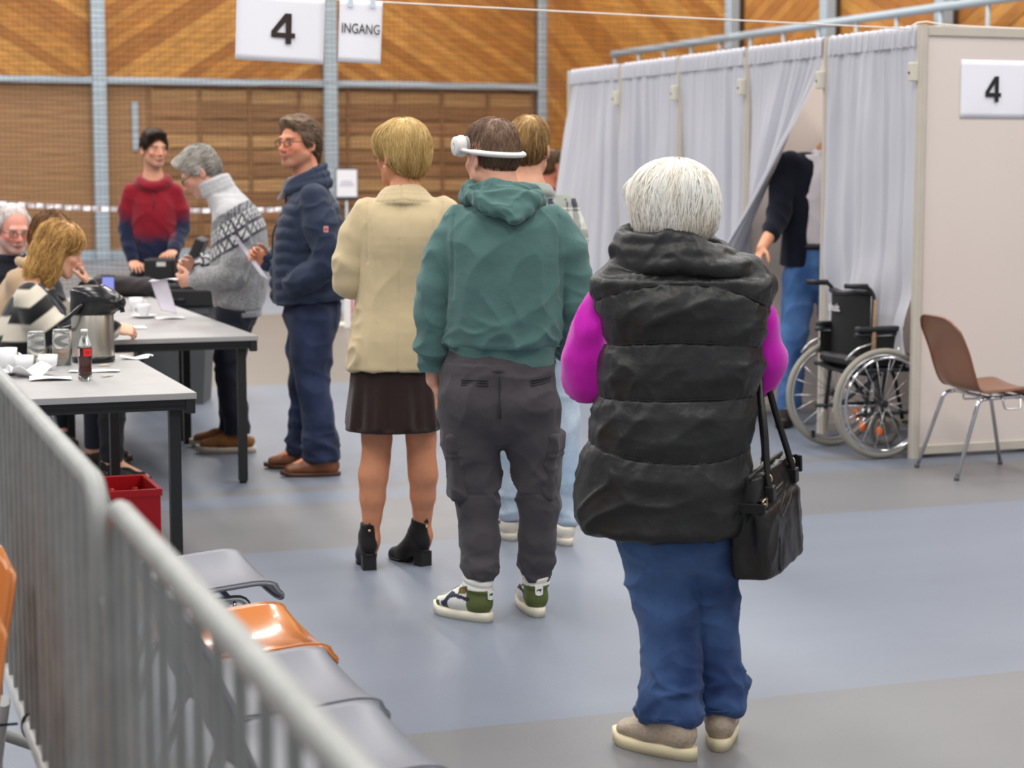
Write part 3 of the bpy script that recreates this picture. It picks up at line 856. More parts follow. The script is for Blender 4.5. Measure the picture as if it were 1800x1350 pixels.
SKIN = mat('skin', rough=.5, attr=True, noise=.05, nscale=30, bump=.04, bscale=300)
def surface(name, f, m, parent, colf=None, dispf=None, smooth=1):
    P, Q = f.mesh(smooth)
    N = vnormals(P, Q)
    P0 = P
    if dispf is not None: P = P+N*dispf(P, N)[:, None]
    col = None
    if colf is not None:
        col = colf(P0, N); col = np.broadcast_to(col, P.shape) if col.ndim == 1 else col
    return mesh_np(name, P, Q, m, parent, col)

class Person:
    def __init__(s, label, loc, rz=0, group=None):
        s.e = thing('person', label, 'person', loc, math.radians(rz), group)
    def body(s, J, head, skin=(205, 150, 122), res=.012, fine=(), hands=(), fat=1., legs=None, neck_r=.054, arm=1., torso=True, feet=True, hres=.004):
        """one continuous skin surface; J: joints in the person's own frame (x right, y ahead, z up)"""
        pts = np.array([v for v in J.values()]+[head.c]); pad = .2
        lo, hi = pts.min(0)-pad, pts.max(0)+pad; lo[2] = max(lo[2], -.02)
        hc = head.c; K = head.k
        fi = list(fine)
        for a in range(3): fi.append((a, hc[a]-(.118, .135, .125)[a]*K, hc[a]+(.118, .135, .125)[a]*K, hres))
        for h in hands:
            m = np.asarray(h['w'])+np.asarray(h['fd'])/np.linalg.norm(h['fd'])*.08
            for a in range(3): fi.append((a, m[a]-.10, m[a]+.10, h.get('res', .0060)))
        f = SDF(lo, hi, (res*1.25, res*1.25, res*2.), fi); s.f = f
        g = fat
        if torso:
            P0, P1, P2, NB = J['pel'], J['waist'], J['chest'], J['neck']
            sd = np.asarray(J['shR'])-np.asarray(J['shL'])
            f.echain([P0, P1, P2, NB], [(.145*g, .095*g), (.125*g, .09*g), (.15*g, .10*g), (.07, .06)], sd, .05)
            for q in 'LR':
                f.cone(J['chest'], J['sh'+q], .07, .05, .05)
                f.chain([J['sh'+q], J['el'+q], J['wr'+q]], [.048*arm, .037*arm, .026*arm], .02)
                f.cone(np.asarray(J['el'+q])*.7+np.asarray(J['wr'+q])*.3, J['wr'+q], .040*arm, .026*arm, .02)
        for q in 'LR':
            if legs is None:
                f.chain([J['hip'+q], J['kn'+q], J['an'+q]], [.075*g, .050, .034], .03)
            else:
                legs(f, q)
            if feet: f.cone(J['an'+q], J['toe'+q], .034, .026, .02)
        f.cone(J['neck'], head.w(0, -.022, -.05), neck_r*1.12, neck_r, .03)
        head.build(f)
        for h in hands: hand(f, h['w'], h['fd'], h['pn'], h['th'], h.get('s', 1.), h.get('curl', (25, 28, 32, 36)), h.get('spread', 3))
        def colf(P, N):
            c = np.tile(lin(skin), (len(P), 1)); c *= (1+.10*fbm(P*14))[:, None]
            return head.colour(P, skin, c)
        o = s.bodyo = surface('body', f, SKIN, s.e, colf)
        md = o.modifiers.new('thin', 'DECIMATE'); md.ratio = .55          # spend the triangles on face and hands
        me = bpy.data.meshes.new_from_object(o.evaluated_get(bpy.context.evaluated_depsgraph_get())); o.modifiers.clear(); o.data = me; me.name = 'body'
        return o

def strands(f, name, parent, m, n, flow, start, colf, seg=8, step=.016, r=.0014, lift=.0015, seed=1, droop=2, base=None, jit=.5, curl=0.):
    """locks of hair that follow the surface of the hair volume f.  flow(p)->dir, start: mask on surface points"""
    rs = np.random.RandomState(seed)
    P, Q = f.mesh(1); N = vnormals(P, Q)
    idx = np.where(start(P))[0]; idx = idx[rs.randint(0, len(idx), n)]
    p = P[idx]+rs.normal(0, .003, (n, 3)); off = lift*rs.uniform(-.6, 2.2, n)
    path = []; g = f.grad(p); p = p-(f.sample(p)-off)[:, None]*g
    ln = rs.uniform(.6, 1.15, n); wob = rs.normal(0, jit, (n, 3))
    path.append(p)
    for k in range(seg):
        d = flow(p)+wob*.35+curl*np.stack([np.sin(k*1.3+idx), np.cos(k*1.1+idx*2), np.sin(k*.9+idx*3)], 1)
        g = f.grad(p); d = d-g*(d*g).sum(1)[:, None]*.92; d /= np.linalg.norm(d, axis=1)[:, None]+1e-9
        p = p+d*step*ln[:, None]
        if k < seg-droop:
            g = f.grad(p); p = p-(np.clip(f.sample(p), -.03, .03)-off)[:, None]*g
        path.append(p)
    T = np.stack(path, 1); m_ = seg+1
    d = np.gradient(T, axis=1); d /= np.linalg.norm(d, axis=2)[..., None]+1e-9
    up = rs.normal(size=(n, 1, 3)); a = np.cross(d, up); a /= np.linalg.norm(a, axis=2)[..., None]+1e-9; b = np.cross(d, a)
    rad = r*rs.uniform(.6, 1.3, n)[:, None]*np.concatenate([[.55], np.linspace(1, .9, m_-2), [.15]])[None]
    ring = np.stack([T+(a*math.cos(t)+b*math.sin(t))*rad[..., None] for t in (0, 2.094, 4.189)], 2)
    V = ring.reshape(-1, 3); o = (np.arange(n)[:, None, None]*m_+np.arange(m_-1)[None, :, None])*3
    i = np.arange(3)[None, None]; j = (i+1) % 3
    S = np.stack([o+i, o+j, o+j+3, o+i+3], -1).reshape(-1, 4)
    tone = rs.normal(0, 1, n)
    cs = colf(T.reshape(-1, 3), np.repeat(tone, m_)); cs = np.repeat(cs.reshape(n, m_, 1, 3), 3, 2).reshape(-1, 3)
    if base is None: base = (P, Q, colf(P, np.zeros(len(P))))
    Vb, Qb, cb = base
    return mesh_np(name, np.concatenate([Vb, V]), np.concatenate([Qb, S+len(Vb)]), m, parent, np.concatenate([cb, cs]))
HAIR = mat('hair', rough=.45, attr=True, spec=.35, sheen=.0)
def fabric(name, rough=.85, bump=.15, bscale=350, sheen=.15, stretch=(1, 1, 1), noise=.0, spec=.3, nscale=10):
    return mat(name, rough=rough, attr=True, bump=bump, bscale=bscale, sheen=sheen, stretch=stretch, noise=noise, spec=spec, nscale=nscale)
def flat(c, var=.06, f=9.):
    """colour function: one dye with slight unevenness"""
    l = lin(c)
    return lambda P, N: l[None]*(1+var*fbm(P*f))[:, None]
def shoe(p, parent, heel, toe, h=.085, w=.047, sole_t=.022, upper_col=None, sole_col=(230, 224, 210), m=None, sole_m=None, high=0., collar=0., name='shoe', toe_w=1.0, heel_lift=0., laces=None, res=.006):
    """shoe from heel to toe point on the floor: upper grown round the foot, a sole under it"""
    heel, toe = np.asarray(heel, float), np.asarray(toe, float); d = toe-heel; L = np.linalg.norm(d[:2]); d = d/np.linalg.norm(d); sd = np.cross(d, [0, 0, 1.])
    z = A3(0, 0, 1); e = bpy.data.objects.new(name, None)
    hz = sole_t+heel_lift
    lo = np.minimum(heel, toe)-.09; hi = np.maximum(heel, toe)+.09; lo[2] = 0; hi[2] = h+high+.06
    f = SDF(lo, hi, res)
    a = heel+d*w*.95
    f.eseg(a+z*(hz+.03), heel+d*L*.55+z*(sole_t+.03), (w*.80, .045), (w*1.0*toe_w, .038), sd, .02)
    f.eseg(heel+d*L*.5+z*(sole_t+.028), toe-d*w*.9+z*(sole_t+.016), (w*1.02*toe_w, .040), (w*.86*toe_w, .024), sd, .02)
    f.eseg(a+z*(hz+.03), a+d*.012+z*(h+high), (w*.78, w*.9), (w*.80, w*.95), sd, .02)
    f.cone(a+d*.03+z*(h-.01), heel+d*L*.55+z*(sole_t+.035), .036, .024, .025)
    f.cut(a+z*(h+high), A3(0, 0, 1)-d*.15, .004)
    if collar:
        P_ = [a+d*.012+d*.046*math.cos(t)+sd*.038*math.sin(t)+z*(h+high-.012+.012*math.cos(t)) for t in np.linspace(0, 2*PI, 20, endpoint=False)]
        for lv in (0, .024):
            for q0, q1 in zip(P_, P_[1:]+P_[:1]): f.cone(q0-z*lv, q1-z*lv, collar, collar, .006)
    f.cut(heel+z*(sole_t*.6), A3(0, 0, -1), .002)
    def colf(P, N):
        L_ = np.stack([(P-heel)@d/L, (P-heel)@sd, P[:, 2]], 1); return upper_col(L_, N) if callable(upper_col) else np.tile(lin(upper_col), (len(P), 1))*(1+.08*fbm(P*30))[:, None]
    up = surface(name, f, m, parent, colf)
    # sole
    ang = np.linspace(0, 2*PI, 40, endpoint=False); out = []
    for t in ang:
        c, s_ = math.cos(t), math.sin(t); y = L*.5+L*.5*c+.004*c; ww = w*(.86+.20*toe_w*sstep(.2, .8, np.array(y/L))-.16*sstep(.85, 1.0, np.array(y/L)))
        x = float(ww)*math.copysign(abs(s_)**.72, s_); out.append((y, x))
    b = MB(); bot, top, top2 = [], [], []
    for y, x in out:
        q = heel+d*y
        lift = heel_lift*(1-sstep(.25, .6, np.array(y/L)))
        toe_up = .012*sstep(.8, 1.02, np.array(y/L))
        bot.append(b.bm.verts.new(q+sd*x*.95+z*(toe_up*.8+.001+lift))); top.append(b.bm.verts.new(q+sd*x*.995+z*(sole_t*.6+toe_up+lift))); top2.append(b.bm.verts.new(q+sd*x*.965+z*(sole_t+toe_up+lift)))
    n = len(out); b.bm.faces.new(bot[::-1]); b.bm.faces.new(top2)
    for A, B in ((bot, top), (top, top2)):
        for i in range(n):
            fc = b.bm.faces.new([A[i], A[(i+1) % n], B[(i+1) % n], B[i]]); fc.smooth = True
    so = b.build('sole', sole_m or mat('sole_%d_%d_%d' % tuple(sole_col), sole_col, .6), up)
    if laces is not None:
        b = MB()
        for k in range(4):
            t = .50+.075*k; q = heel+d*L*t
            zz = sole_t+.066-.012*k
            q0 = q+z*zz
            b.tube([q0-sd*.022-z*.008, q0+z*.004, q0+sd*.022-z*.008], .0035, 5)
        b.build('laces', mat('lace_%d' % laces[0], laces, .8), up)
    return up
# ------------------------------------------------------------------ woman in the black quilted vest
DENIM = fabric('denim', .9, .25, 500, .1, noise=.06, nscale=60)
def denim_col(c, lightc, zones):
    a, b = lin(c), lin(lightc)
    def f(P, N):
        t = np.clip(.35+.9*fbm(P*6)+sum(w*bump_at(P, q, r) for q, r, w in zones), 0, 1)
        return a[None]*(1-t[:, None])+b[None]*t[:, None]
    return f
def trousers(p, name, m, col, hip, legs, waist_z, hem, disp=None, res=.009, k=.04, pad=.06):
    """hip: list of (point, (a,b)); legs: list of (points, radii)"""
    pts = np.concatenate([[np.asarray(q) for q, _ in hip]]+[np.array(l[0]) for l in legs])
    f = SDF(pts.min(0)-.2, pts.max(0)+.2, res)
    f.echain([q for q, _ in hip], [ab for _, ab in hip], (1, 0, 0), .03)
    for P, R in legs: f.chain(P, R, .025, k)
    if waist_z is not None: f.cut((0, 0, waist_z), (0, 0, 1))
    for q, n in hem: f.cut(q, n) if len(hem) == 1 else None
    if len(hem) == 2:
        z = min(h[0][2] for h in hem); f.cut((0, 0, z), (0, 0, -1))
    return surface(name, f, m, p, col, disp)
def vest_woman():
    p = Person('white-haired woman in a black quilted vest over a magenta sweater, seen from behind', (.477, 5.07, 0), 0)
    hd = Head(A3(-.062, .035, 1.440), yaw=22, pitch=8, size=.98, female=True)
    J = dict(pel=A3(-.055, 0, .86), waist=A3(-.06, .01, 1.0), chest=A3(-.05, -.01, 1.2), neck=A3(-.05, -.0, 1.33),
             shL=A3(-.19, .0, 1.22), elL=A3(-.27, .08, 1.02), wrL=A3(-.20, .27, 1.03), shR=A3(.11, .0, 1.22), elR=A3(.185, .085, 1.02), wrR=A3(.10, .27, 1.02),
             hipL=A3(-.125, .01, .84), knL=A3(-.065, .02, .44), anL=A3(-.052, -.02, .09), hipR=A3(.03, .01, .84), knR=A3(.065, .05, .44), anR=A3(.087, .04, .09),
             toeL=A3(-.165, .10, .03), toeR=A3(.10, .19, .03))
    hs = [dict(w=J['wrL'], fd=A3(.55, .8, -.1), pn=A3(.4, -.2, -.9), th=A3(.3, 0, .9)), dict(w=J['wrR'], fd=A3(-.5, .85, -.1), pn=A3(-.4, 0, -.9), th=A3(-.3, 0, .9))]
    p.body(J, hd, (222, 178, 156), hands=hs, hres=.007)
    # jeans
    f = SDF((-.34, -.22, .06), (.30, .26, 1.0), .006)
    f.echain([A3(-.04, .01, .60), A3(-.05, .01, .92)], [(.165, .125), (.17, .13)], (1, 0, 0), .03)
    for pts, rs in (([A3(-.105, .01, .66), A3(-.085, .015, .52), A3(-.062, .02, .40), A3(-.050, .0, .26), A3(-.050, -.02, .15), A3(-.050, -.02, .09)], [.108, .098, .083, .079, .080, .082]),
                    ([A3(.045, .02, .66), A3(.052, .03, .52), A3(.062, .045, .40), A3(.072, .05, .26), A3(.080, .045, .17), A3(.084, .04, .12)], [.100, .088, .066, .062, .066, .062])):
        f.chain(pts, rs, .008, .012)
    f.cut((-.05, -.02, .105), (.0, 0, -1), .004)
    def disp(P, N):
        z = P[:, 2]; lo = sstep(.34, .14, z); kn = np.exp(-((z-.45)/.10)**2); up = sstep(.5, .62, z)
        d = lo*(.019*crease(P, (1, .2, .25), 11, 3.5, .5, 1.)+.012*crease(P, (1, .3, -.3), 17, 3, .5, 4.)-.005)
        d += (kn+.4)*(.012*crease(P, (1, .2, .35), 10, 4, .5, 2.)-.002)+up*(.009*crease(P, (.6, .2, 1), 9, 4, .4, 6.)-.003)+.002*fbm(P*22)
        return d
    surface('jeans', f, DENIM, p.e, denim_col((37, 58, 102), (78, 110, 160), [((-.1, -.1, .5), .2, .5), ((.1, -.1, .3), .2, -.1), ((-.03, -.08, .14), .1, -.2)]), disp)
    b = MB(); b.tube([A3(-.05+.088*math.cos(t), -.02+.088*math.sin(t), .112) for t in np.linspace(0, 2*PI, 24, endpoint=False)], .0032, 5, closed=True); b.build('hem_stitch', mat('denim_seam', (34, 58, 104), .9), p.e)
    b = MB(); b.tube([A3(.084+.069*math.cos(t), .04+.069*math.sin(t), .112) for t in np.linspace(0, 2*PI, 24, endpoint=False)], .0032, 5, closed=True); b.build('hem_stitch', MATS['denim_seam'], p.e)
    # magenta sweater: sleeves puffed at the elbow
    mag = fabric('magenta_knit', .95, .22, 420, .35, spec=.15)
    f = SDF((-.40, -.2, .86), (.32, .34, 1.36), .009)
    f.stack([(.95, -.05, 0, .19, .13), (1.1, -.05, 0, .19, .13), (1.25, -.05, 0, .16, .10)], .03)
    f.chain([A3(-.215, .04, 1.215), A3(-.252, .06, 1.13), A3(-.272, .065, 1.05), A3(-.270, .08, 1.0), A3(-.22, .20, 1.0), A3(-.195, .25, 1.02)], [.058, .062, .062, .064, .055, .042], .03)
    f.chain([A3(.125, .04, 1.22), A3(.170, .06, 1.14), A3(.188, .065, 1.05), A3(.180, .085, 1.01), A3(.135, .20, 1.0), A3(.10, .25, 1.01)], [.056, .058, .060, .060, .052, .042], .03)
    surface('sweater', f, mag, p.e, flat((196, 22, 176), .05), lambda P, N: .008*crease(P, (1, .3, .5), 9, 4, .4)+.003*fbm(P*14)-.003)
    # vest: quilted tubes between curved seams
    vm = fabric('vest_nylon', .42, .12, 90, .0, spec=.45)
    f = SDF((-.42, -.30, .54), (.34, .27, 1.46), .0052)
    f.stack([(.585, -.075, .0, .205, .165), (.66, -.080, .0, .218, .172), (.76, -.074, .0, .212, .168), (.90, -.052, .0, .206, .158), (1.0, -.040, .0, .204, .150), (1.10, -.028, .0, .204, .146), (1.2, -.028, -.0, .216, .145), (1.262, -.030, .0, .222, .130)], .02, n=2.7)
    f.stack([(1.20, -.032, .0, .212, .125), (1.27, -.036, .005, .198, .115), (1.31, -.040, .01, .160, .105), (1.335, -.045, .01, .12, .10)], .045)
    f.cone(A3(-.18, 0, 1.27), A3(-.212, .0, 1.235), .052, .044, .03); f.cone(A3(.12, 0, 1.275), A3(.152, 0, 1.245), .052, .044, .03)
    f.ell((-.318, .08, 1.03), (.074, .15, .160), None, .02, True); f.ell((.250, .08, 1.03), (.062, .15, .165), None, .02, True)
    cz = np.linspace(0, 2*PI, 32, endpoint=False)
    for layer, (rx, ry, z0, r, cx_) in enumerate(((.158, .112, 1.330, .026, -.026), (.152, .108, 1.356, .026, -.036), (.136, .100, 1.384, .021, -.046))):
        ring = [A3(cx_+rx*math.cos(t), .008+ry*math.sin(t), z0-(.062*max(math.cos(t), 0)**1.4)-.010*max(-math.cos(t), 0)+.012*math.sin(t)) for t in cz]
        for a, c in zip(ring, ring[1:]+ring[:1]): f.cone(a, c, r, r, .010)
    f.cut((-.05, -.05, .618), (-.02, .06, -1), .006)
    seams = [(1.262, .045), (1.115, .018), (.965, -.004), (.80, -.032)]
    def disp(P, N):
        x, y, z = P.T; d = np.zeros(len(P)); xr = (x+.05)/.2
        body = sstep(1.335, 1.305, z)
        zs = [z0-cv*(xr**2)+.009*pnoise(P*4.1+z0*9) for z0, cv in seams]
        near = np.min([np.abs(z-q) for q in zs], 0)
        d += body*(.0065*(1-np.exp(-near/.006))+.001*(1-np.exp(-near/.05))-.004)
        amp = (near/.05).clip(.25, 1)
        d += body*amp*(.008*crease(P, (1., .3, .55), 7, 4.5, .5, 1.)+.008*crease(P, (1., .2, .25), 11, 5, .5, 5.)+.006*crease(P, (.4, .2, 1.), 10, 4, .5, 9.))
        d += body*np.exp(-near/.03)*.005*crease(P, (.15, .1, 1.), 26, 3, .4, 2.)
        d += .0022*fbm(P*22)
        col = sstep(1.305, 1.335, z)
        d += col*(.010*crease(P, (1., .3, .28), 8, 6, .5, 3.)+.006*crease(P, (1., .3, -.1), 14, 6, .5, 7.)-.003)
        return d
    surface('quilted_vest', f, vm, p.e, lambda P, N: np.tile(lin((35, 36, 37)), (len(P), 1)), disp, smooth=1)
    thread = mat('seam_thread', (12, 12, 13), .8)
    ysamp = np.linspace(-.30, .02, 260)
    for z0, cv in seams:                      # stitched seams lying in the grooves of the quilting
        P = []
        for x in np.linspace(-.255, .175, 40):
            z = z0-cv*(((x+.05)/.2)**2); z += .009*float(pnoise(np.array([[x, -.15, z]])*4.1+z0*9)[0])
            v = f.sample(np.stack([np.full(260, x), ysamp, np.full(260, z)], 1)); k = int(np.argmax(v < 0))
            if v.min() < 0 and k > 0: P.append(A3(x, ysamp[k]-.0020, z))
        if len(P) > 6:
            b = MB(); b.tube(P, .0036, 6); b.build('seam', thread, p.e)
    # hair: short white bob
    f = SDF(A3(-.27, -.18, 1.30), A3(.18, .24, 1.62), .0055)
    w = hd.w
    f.ell(w(0, -.020, .045), (.116, .126, .095), hd.R, .02); f.ell(w(0, -.055, -.005), (.108, .086, .100), hd.R, .03)
    for q in (-1, 1): f.ell(w(q*.064, -.005, -.015), (.036, .075, .080), hd.R, .02)
    f.ell(w(-.03, .075, .065), (.06, .035, .045), hd.R, .02)
    f.cut(hd.c+A3(0, 0, -.062), A3(.12, .30, -1), .02)
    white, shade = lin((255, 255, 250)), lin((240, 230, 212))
    def flow(P):
        L = hd.local(P); c = A3(.02, -.045, .14); d = L-c; d[:, 2] = -.10-.9*np.maximum(.08-L[:, 2], 0)*4; d[:, 1] += .03; d[:, 0] *= 1.0
        low = sstep(.0, -.06, L[:, 2])[:, None]; d = d+low*np.stack([-L[:, 0]*.5+.35*(L[:, 0] > 0)*.2, .25*np.ones(len(L)), 0*L[:, 0]], 1)
        return (d/np.linalg.norm(d, axis=1)[:, None])@hd.R.T
    def colf(P, t):
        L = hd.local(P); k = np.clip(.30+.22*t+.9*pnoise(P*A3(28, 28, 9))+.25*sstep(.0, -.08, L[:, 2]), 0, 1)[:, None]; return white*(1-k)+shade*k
    Pm, Qm = f.mesh(1); Nm = vnormals(Pm, Qm); groove = .004*pnoise(hd.local(Pm)*A3(60, 60, 14))
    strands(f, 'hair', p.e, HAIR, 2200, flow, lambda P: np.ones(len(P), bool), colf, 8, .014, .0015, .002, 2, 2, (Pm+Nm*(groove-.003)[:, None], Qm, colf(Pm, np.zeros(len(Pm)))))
    # beige metallic sneakers
    sm = fabric('beige_leather', .45, .3, 180, 0, spec=.5, noise=.12, nscale=90)
    shoe(p.e, p.e, A3(.005, -.10, 0), A3(-.195, .075, 0), .105, .046, .034, (176, 160, 142), (222, 210, 176), sm, laces=(196, 186, 170))
    shoe(p.e, p.e, A3(.078, -.025, 0), A3(.115, .22, 0), .105, .046, .034, (176, 160, 142), (222, 210, 176), sm, laces=(196, 186, 170))
vest_woman()
# ------------------------------------------------------------------ the other people
def ring_pts(c, rx, ry, n=24, tilt=(0, 0), ph=0):
    return [A3(c[0]+rx*math.cos(t), c[1]+ry*math.sin(t), c[2]+tilt[0]*math.cos(t)+tilt[1]*math.sin(t)) for t in np.linspace(0, 2*PI, n, endpoint=False)+ph]
def ring(f, c, rx, ry, r, k=.01, tilt=(0, 0), n=24):
    P = ring_pts(c, rx, ry, n, tilt)
    for a, b in zip(P, P[1:]+P[:1]): f.cone(a, b, r, r, k)
def glasses(p, hd, col=(60, 40, 36), r=.0016, rim=True):
    b = MB()
    for q in (-1, 1):
        P = [hd.w(q*.0325+.021*math.cos(t), .103-.35*abs(.021*math.cos(t)*q+.0)*0-.10*(q*.021*math.cos(t)), -.002+.0165*math.sin(t)) for t in np.linspace(0, 2*PI, 20, endpoint=False)]
        b.tube(P, r*hd.k, 6, closed=True)
        b.tube([hd.w(q*.0535, .100, .004), hd.w(q*.077, .075, .005), hd.w(q*.083, -.005, .006), hd.w(q*.083, -.03, -.01)], r*hd.k, 6)
    b.tube([hd.w(-.0115, .104, .002), hd.w(0, .1075, .004), hd.w(.0115, .104, .002)], r*hd.k, 6)
    o = b.build('glasses', mat('glasses_%d_%d_%d' % col, col, .35, metal=.3), p.e)
    b = MB()
    for q in (-1, 1):
        P = [hd.w(q*.0325+.020*math.cos(t), .1025-.10*(q*.021*math.cos(t)), -.002+.0157*math.sin(t)) for t in np.linspace(0, 2*PI, 20, endpoint=False)]
        b.bm.faces.new([b.bm.verts.new(v) for v in P])
    b.build('lens', mat('lens_glass', (255, 255, 255), .02, trans=1., ior=1.02), o)
    return o
def hairdo(p, hd, prims, c0, c1, n=1200, seg=6, step=.012, r=.0014, res=.006, flow=None, start=None, cuts=(), whorl=(0, -.05, .12), mixf=None, lift=.0012, groove=.003, jit=.4, gs=(60, 60, 20), droop=1, seed=4, k=.018, curl=0., pad=.16, down=1.):
    """hair volume from ellipsoids in head coordinates plus combed strands"""
    c = hd.c; f = SDF(c-pad, c+pad, res)
    for q in prims: f.ell(hd.w(*q[0]), np.array(q[1])*hd.k, hd.R if len(q) < 3 else hd.R@q[2], k)
    for pt, n_ in cuts: f.cut(hd.w(*pt), hd.R@np.array(n_, float), .008)
    a, b = lin(c0), lin(c1); wh = np.array(whorl)
    def fl(P):
        L = hd.local(P)
        if flow is not None: d = flow(L)
        else:
            d = L-wh; d[:, 2] = np.minimum(d[:, 2], 0)*.5*down-.05-.8*np.maximum(.09-L[:, 2], 0)*5*down
        return (d/(np.linalg.norm(d, axis=1)[:, None]+1e-9))@hd.R.T
    def colf(P, t):
        L = hd.local(P); kk = np.clip(.4+.25*t+.8*pnoise(L*A3(26, 26, 10))+(mixf(L) if mixf else 0), 0, 1)[:, None]; return a*(1-kk)+b*kk
    P, Q = f.mesh(1); N = vnormals(P, Q); L = hd.local(P)
    P2 = P+N*(groove*pnoise(L*np.array(gs))-groove*.6)[:, None]
    return strands(f, 'hair', p.e, HAIR, n, fl, (lambda P: start(hd.local(P))) if start else (lambda P: np.ones(len(P), bool)), colf, seg, step, r, lift, seed, droop, (P2, Q, colf(P, np.zeros(len(P)))), jit, curl)

# ---- man in the green hoodie -------------------------------------------------
def hoodie_man():
    p = Person('man in a green hoodie and grey cargo trousers wearing white headphones', (-.046, 6.6, 0), 0)
    hd = Head(A3(-.022, .03, 1.597), yaw=38, pitch=4, size=1.0, jaw=1.08, brow=(90, 66, 50))
    J = dict(pel=A3(.0, 0, .88), waist=A3(.01, 0, 1.02), chest=A3(.025, -.01, 1.27), neck=A3(.015, -.02, 1.43), shL=A3(-.13, 0, 1.345), elL=A3(-.222, -.01, 1.06), wrL=A3(-.225, .05, .83),
             shR=A3(.19, 0, 1.345), elR=A3(.262, .0, 1.08), wrR=A3(.21, .17, .95), hipL=A3(-.09, 0, .82), knL=A3(-.075, .02, .48), anL=A3(-.062, -.01, .10),
             hipR=A3(.10, 0, .82), knR=A3(.130, .03, .48), anR=A3(.130, .06, .10), toeL=A3(-.17, .10, .04), toeR=A3(.10, .20, .04))
    hs = [dict(w=J['wrL'], fd=A3(.35, .35, -.85), pn=A3(.9, 0, .3), th=A3(0, 1, .2), curl=(20, 20, 22, 25)), dict(w=J['wrR'], fd=A3(-.3, .9, .1), pn=A3(-.9, 0, 0), th=A3(0, 0, 1))]
    p.body(J, hd, (226, 168, 142), hands=hs, neck_r=.062, hres=.0048, arm=.85)
    # cargo trousers
    cm = fabric('cargo_cotton', .9, .2, 420, .1)
    f = SDF((-.30, -.24, .08), (.30, .28, .98), .0058)
    f.echain([A3(.005, .0, .935), A3(.0, .0, .86), A3(0, -.01, .76)], [(.176, .125), (.192, .140), (.198, .145)], (1, 0, 0), .02)
    f.ell(A3(-.085, -.055, .78), (.095, .085, .085), None, .03); f.ell(A3(.09, -.055, .78), (.095, .085, .085), None, .03)
    f.chain([A3(-.10, 0, .74), A3(-.095, .0, .64), A3(-.082, .01, .50), A3(-.074, .015, .40), A3(-.066, .0, .28), A3(-.063, -.01, .19), A3(-.061, -.01, .14)], [.108, .100, .080, .072, .067, .060, .036], .02, .04)
    f.chain([A3(.105, 0, .74), A3(.115, .01, .64), A3(.132, .025, .50), A3(.138, .03, .40), A3(.135, .04, .28), A3(.131, .05, .20), A3(.130, .055, .135)], [.104, .095, .076, .070, .062, .055, .035], .02, .04)
    f.cut((-.06, 0, .130), (0, 0, -1))
    def disp(P, N):
        z = P[:, 2]; lo = sstep(.30, .16, z); kn = np.exp(-((z-.48)/.10)**2); up = sstep(.66, .74, z)*(z < .9)
        d = lo*(.012*crease(P, (1, .1, .15), 13, 4, .4, 1.)+.009*crease(P, (1, .2, -.2), 20, 4, .4, 3.)-.004)
        d += (kn+.25)*(.012*crease(P, (1, .2, .5), 9, 3.5, .5, 2.)+.006*crease(P, (1, .2, -.5), 13, 3.5, .5, 12.)-.004)
        d += up*(.012*crease(P, (1, .3, .18*np.sign(1)), 8, 5, .4, 6.)-.004)
        crotch = np.exp(-(P[:, 0]/.018)**2)*(P[:, 1] < -.03)*sstep(.66, .72, z)*(z < .88); d -= .012*crotch
        kneeseam = np.exp(-((z-.445-.03*np.abs(P[:, 0]))/.004)**2); d -= .003*kneeseam
        return d+.0016*fbm(P*26)
    tr = surface('trousers', f, cm, p.e, flat((74, 70, 74), .10, 14), disp)
    # welt pockets, centre seam, cargo pockets with flaps
    seam = mat('trouser_seam', (52, 49, 52), .9)
    def on(fx, x0, z0, dy): # depth of the back surface there
        ys = np.linspace(-.26, .05, 200); v = fx.sample(np.stack([np.full(200, x0), ys, np.full(200, z0)], 1)); i = np.argmax(v < 0); return float(ys[i])-dy
    for (xa, za), (xb, zb) in (((-.125, .842), (-.035, .842)), ((.11, .84), (.185, .848))):
        b = MB(); P = []
        for t in np.linspace(0, 1, 8):
            x, z = xa+(xb-xa)*t, za+(zb-za)*t; P.append(A3(x, on(f, x, z, .007), z))
        b.tube([q+A3(0, 0, .009) for q in P], .0026, 5); b.tube([q-A3(0, 0, .009) for q in P], .0026, 5); b.tube(P, .0018, 5)
        b.build('welt_pocket', seam, tr)
    b = MB(); b.tube([A3(.004, on(f, .004, z, .0)+.006, z) for z in np.linspace(.90, .72, 12)], .0028, 5); b.build('centre_seam', seam, tr)
    for q, (cx_, cy_) in ((-1, (-.165, -.02)), (1, (.196, -.0))):
        g = SDF((cx_-.09, cy_-.12, .40), (cx_+.09, cy_+.13, .68), .006)
        g.eseg(A3(cx_+.028*q*0+.01*(-q), cy_, .64), A3(cx_-.012*q*-1*0+.022*(-q), cy_+.01, .455), (.07, .026), (.066, .030), (0.25*q, 1, 0), .01, n=4)
        g.eseg(A3(cx_+.002*q, cy_, .635), A3(cx_-.002*q, cy_, .595), (.076, .024), (.076, .024), (.25*q, 1, 0), .004, n=4)
        surface('cargo_pocket', g, cm, tr, flat((70, 66, 70), .1, 14), lambda P, N: .007*(crease(P, (1, .4, -.5), 11, 3, .5, 5.)-.3)-.005*np.exp(-((P[:, 2]-.588)/.006)**2))
    # hoodie
    hm = fabric('hoodie_fleece', .95, .25, 300, .25, spec=.12)
    f = SDF((-.36, -.27, .86), (.38, .30, 1.56), .0058)
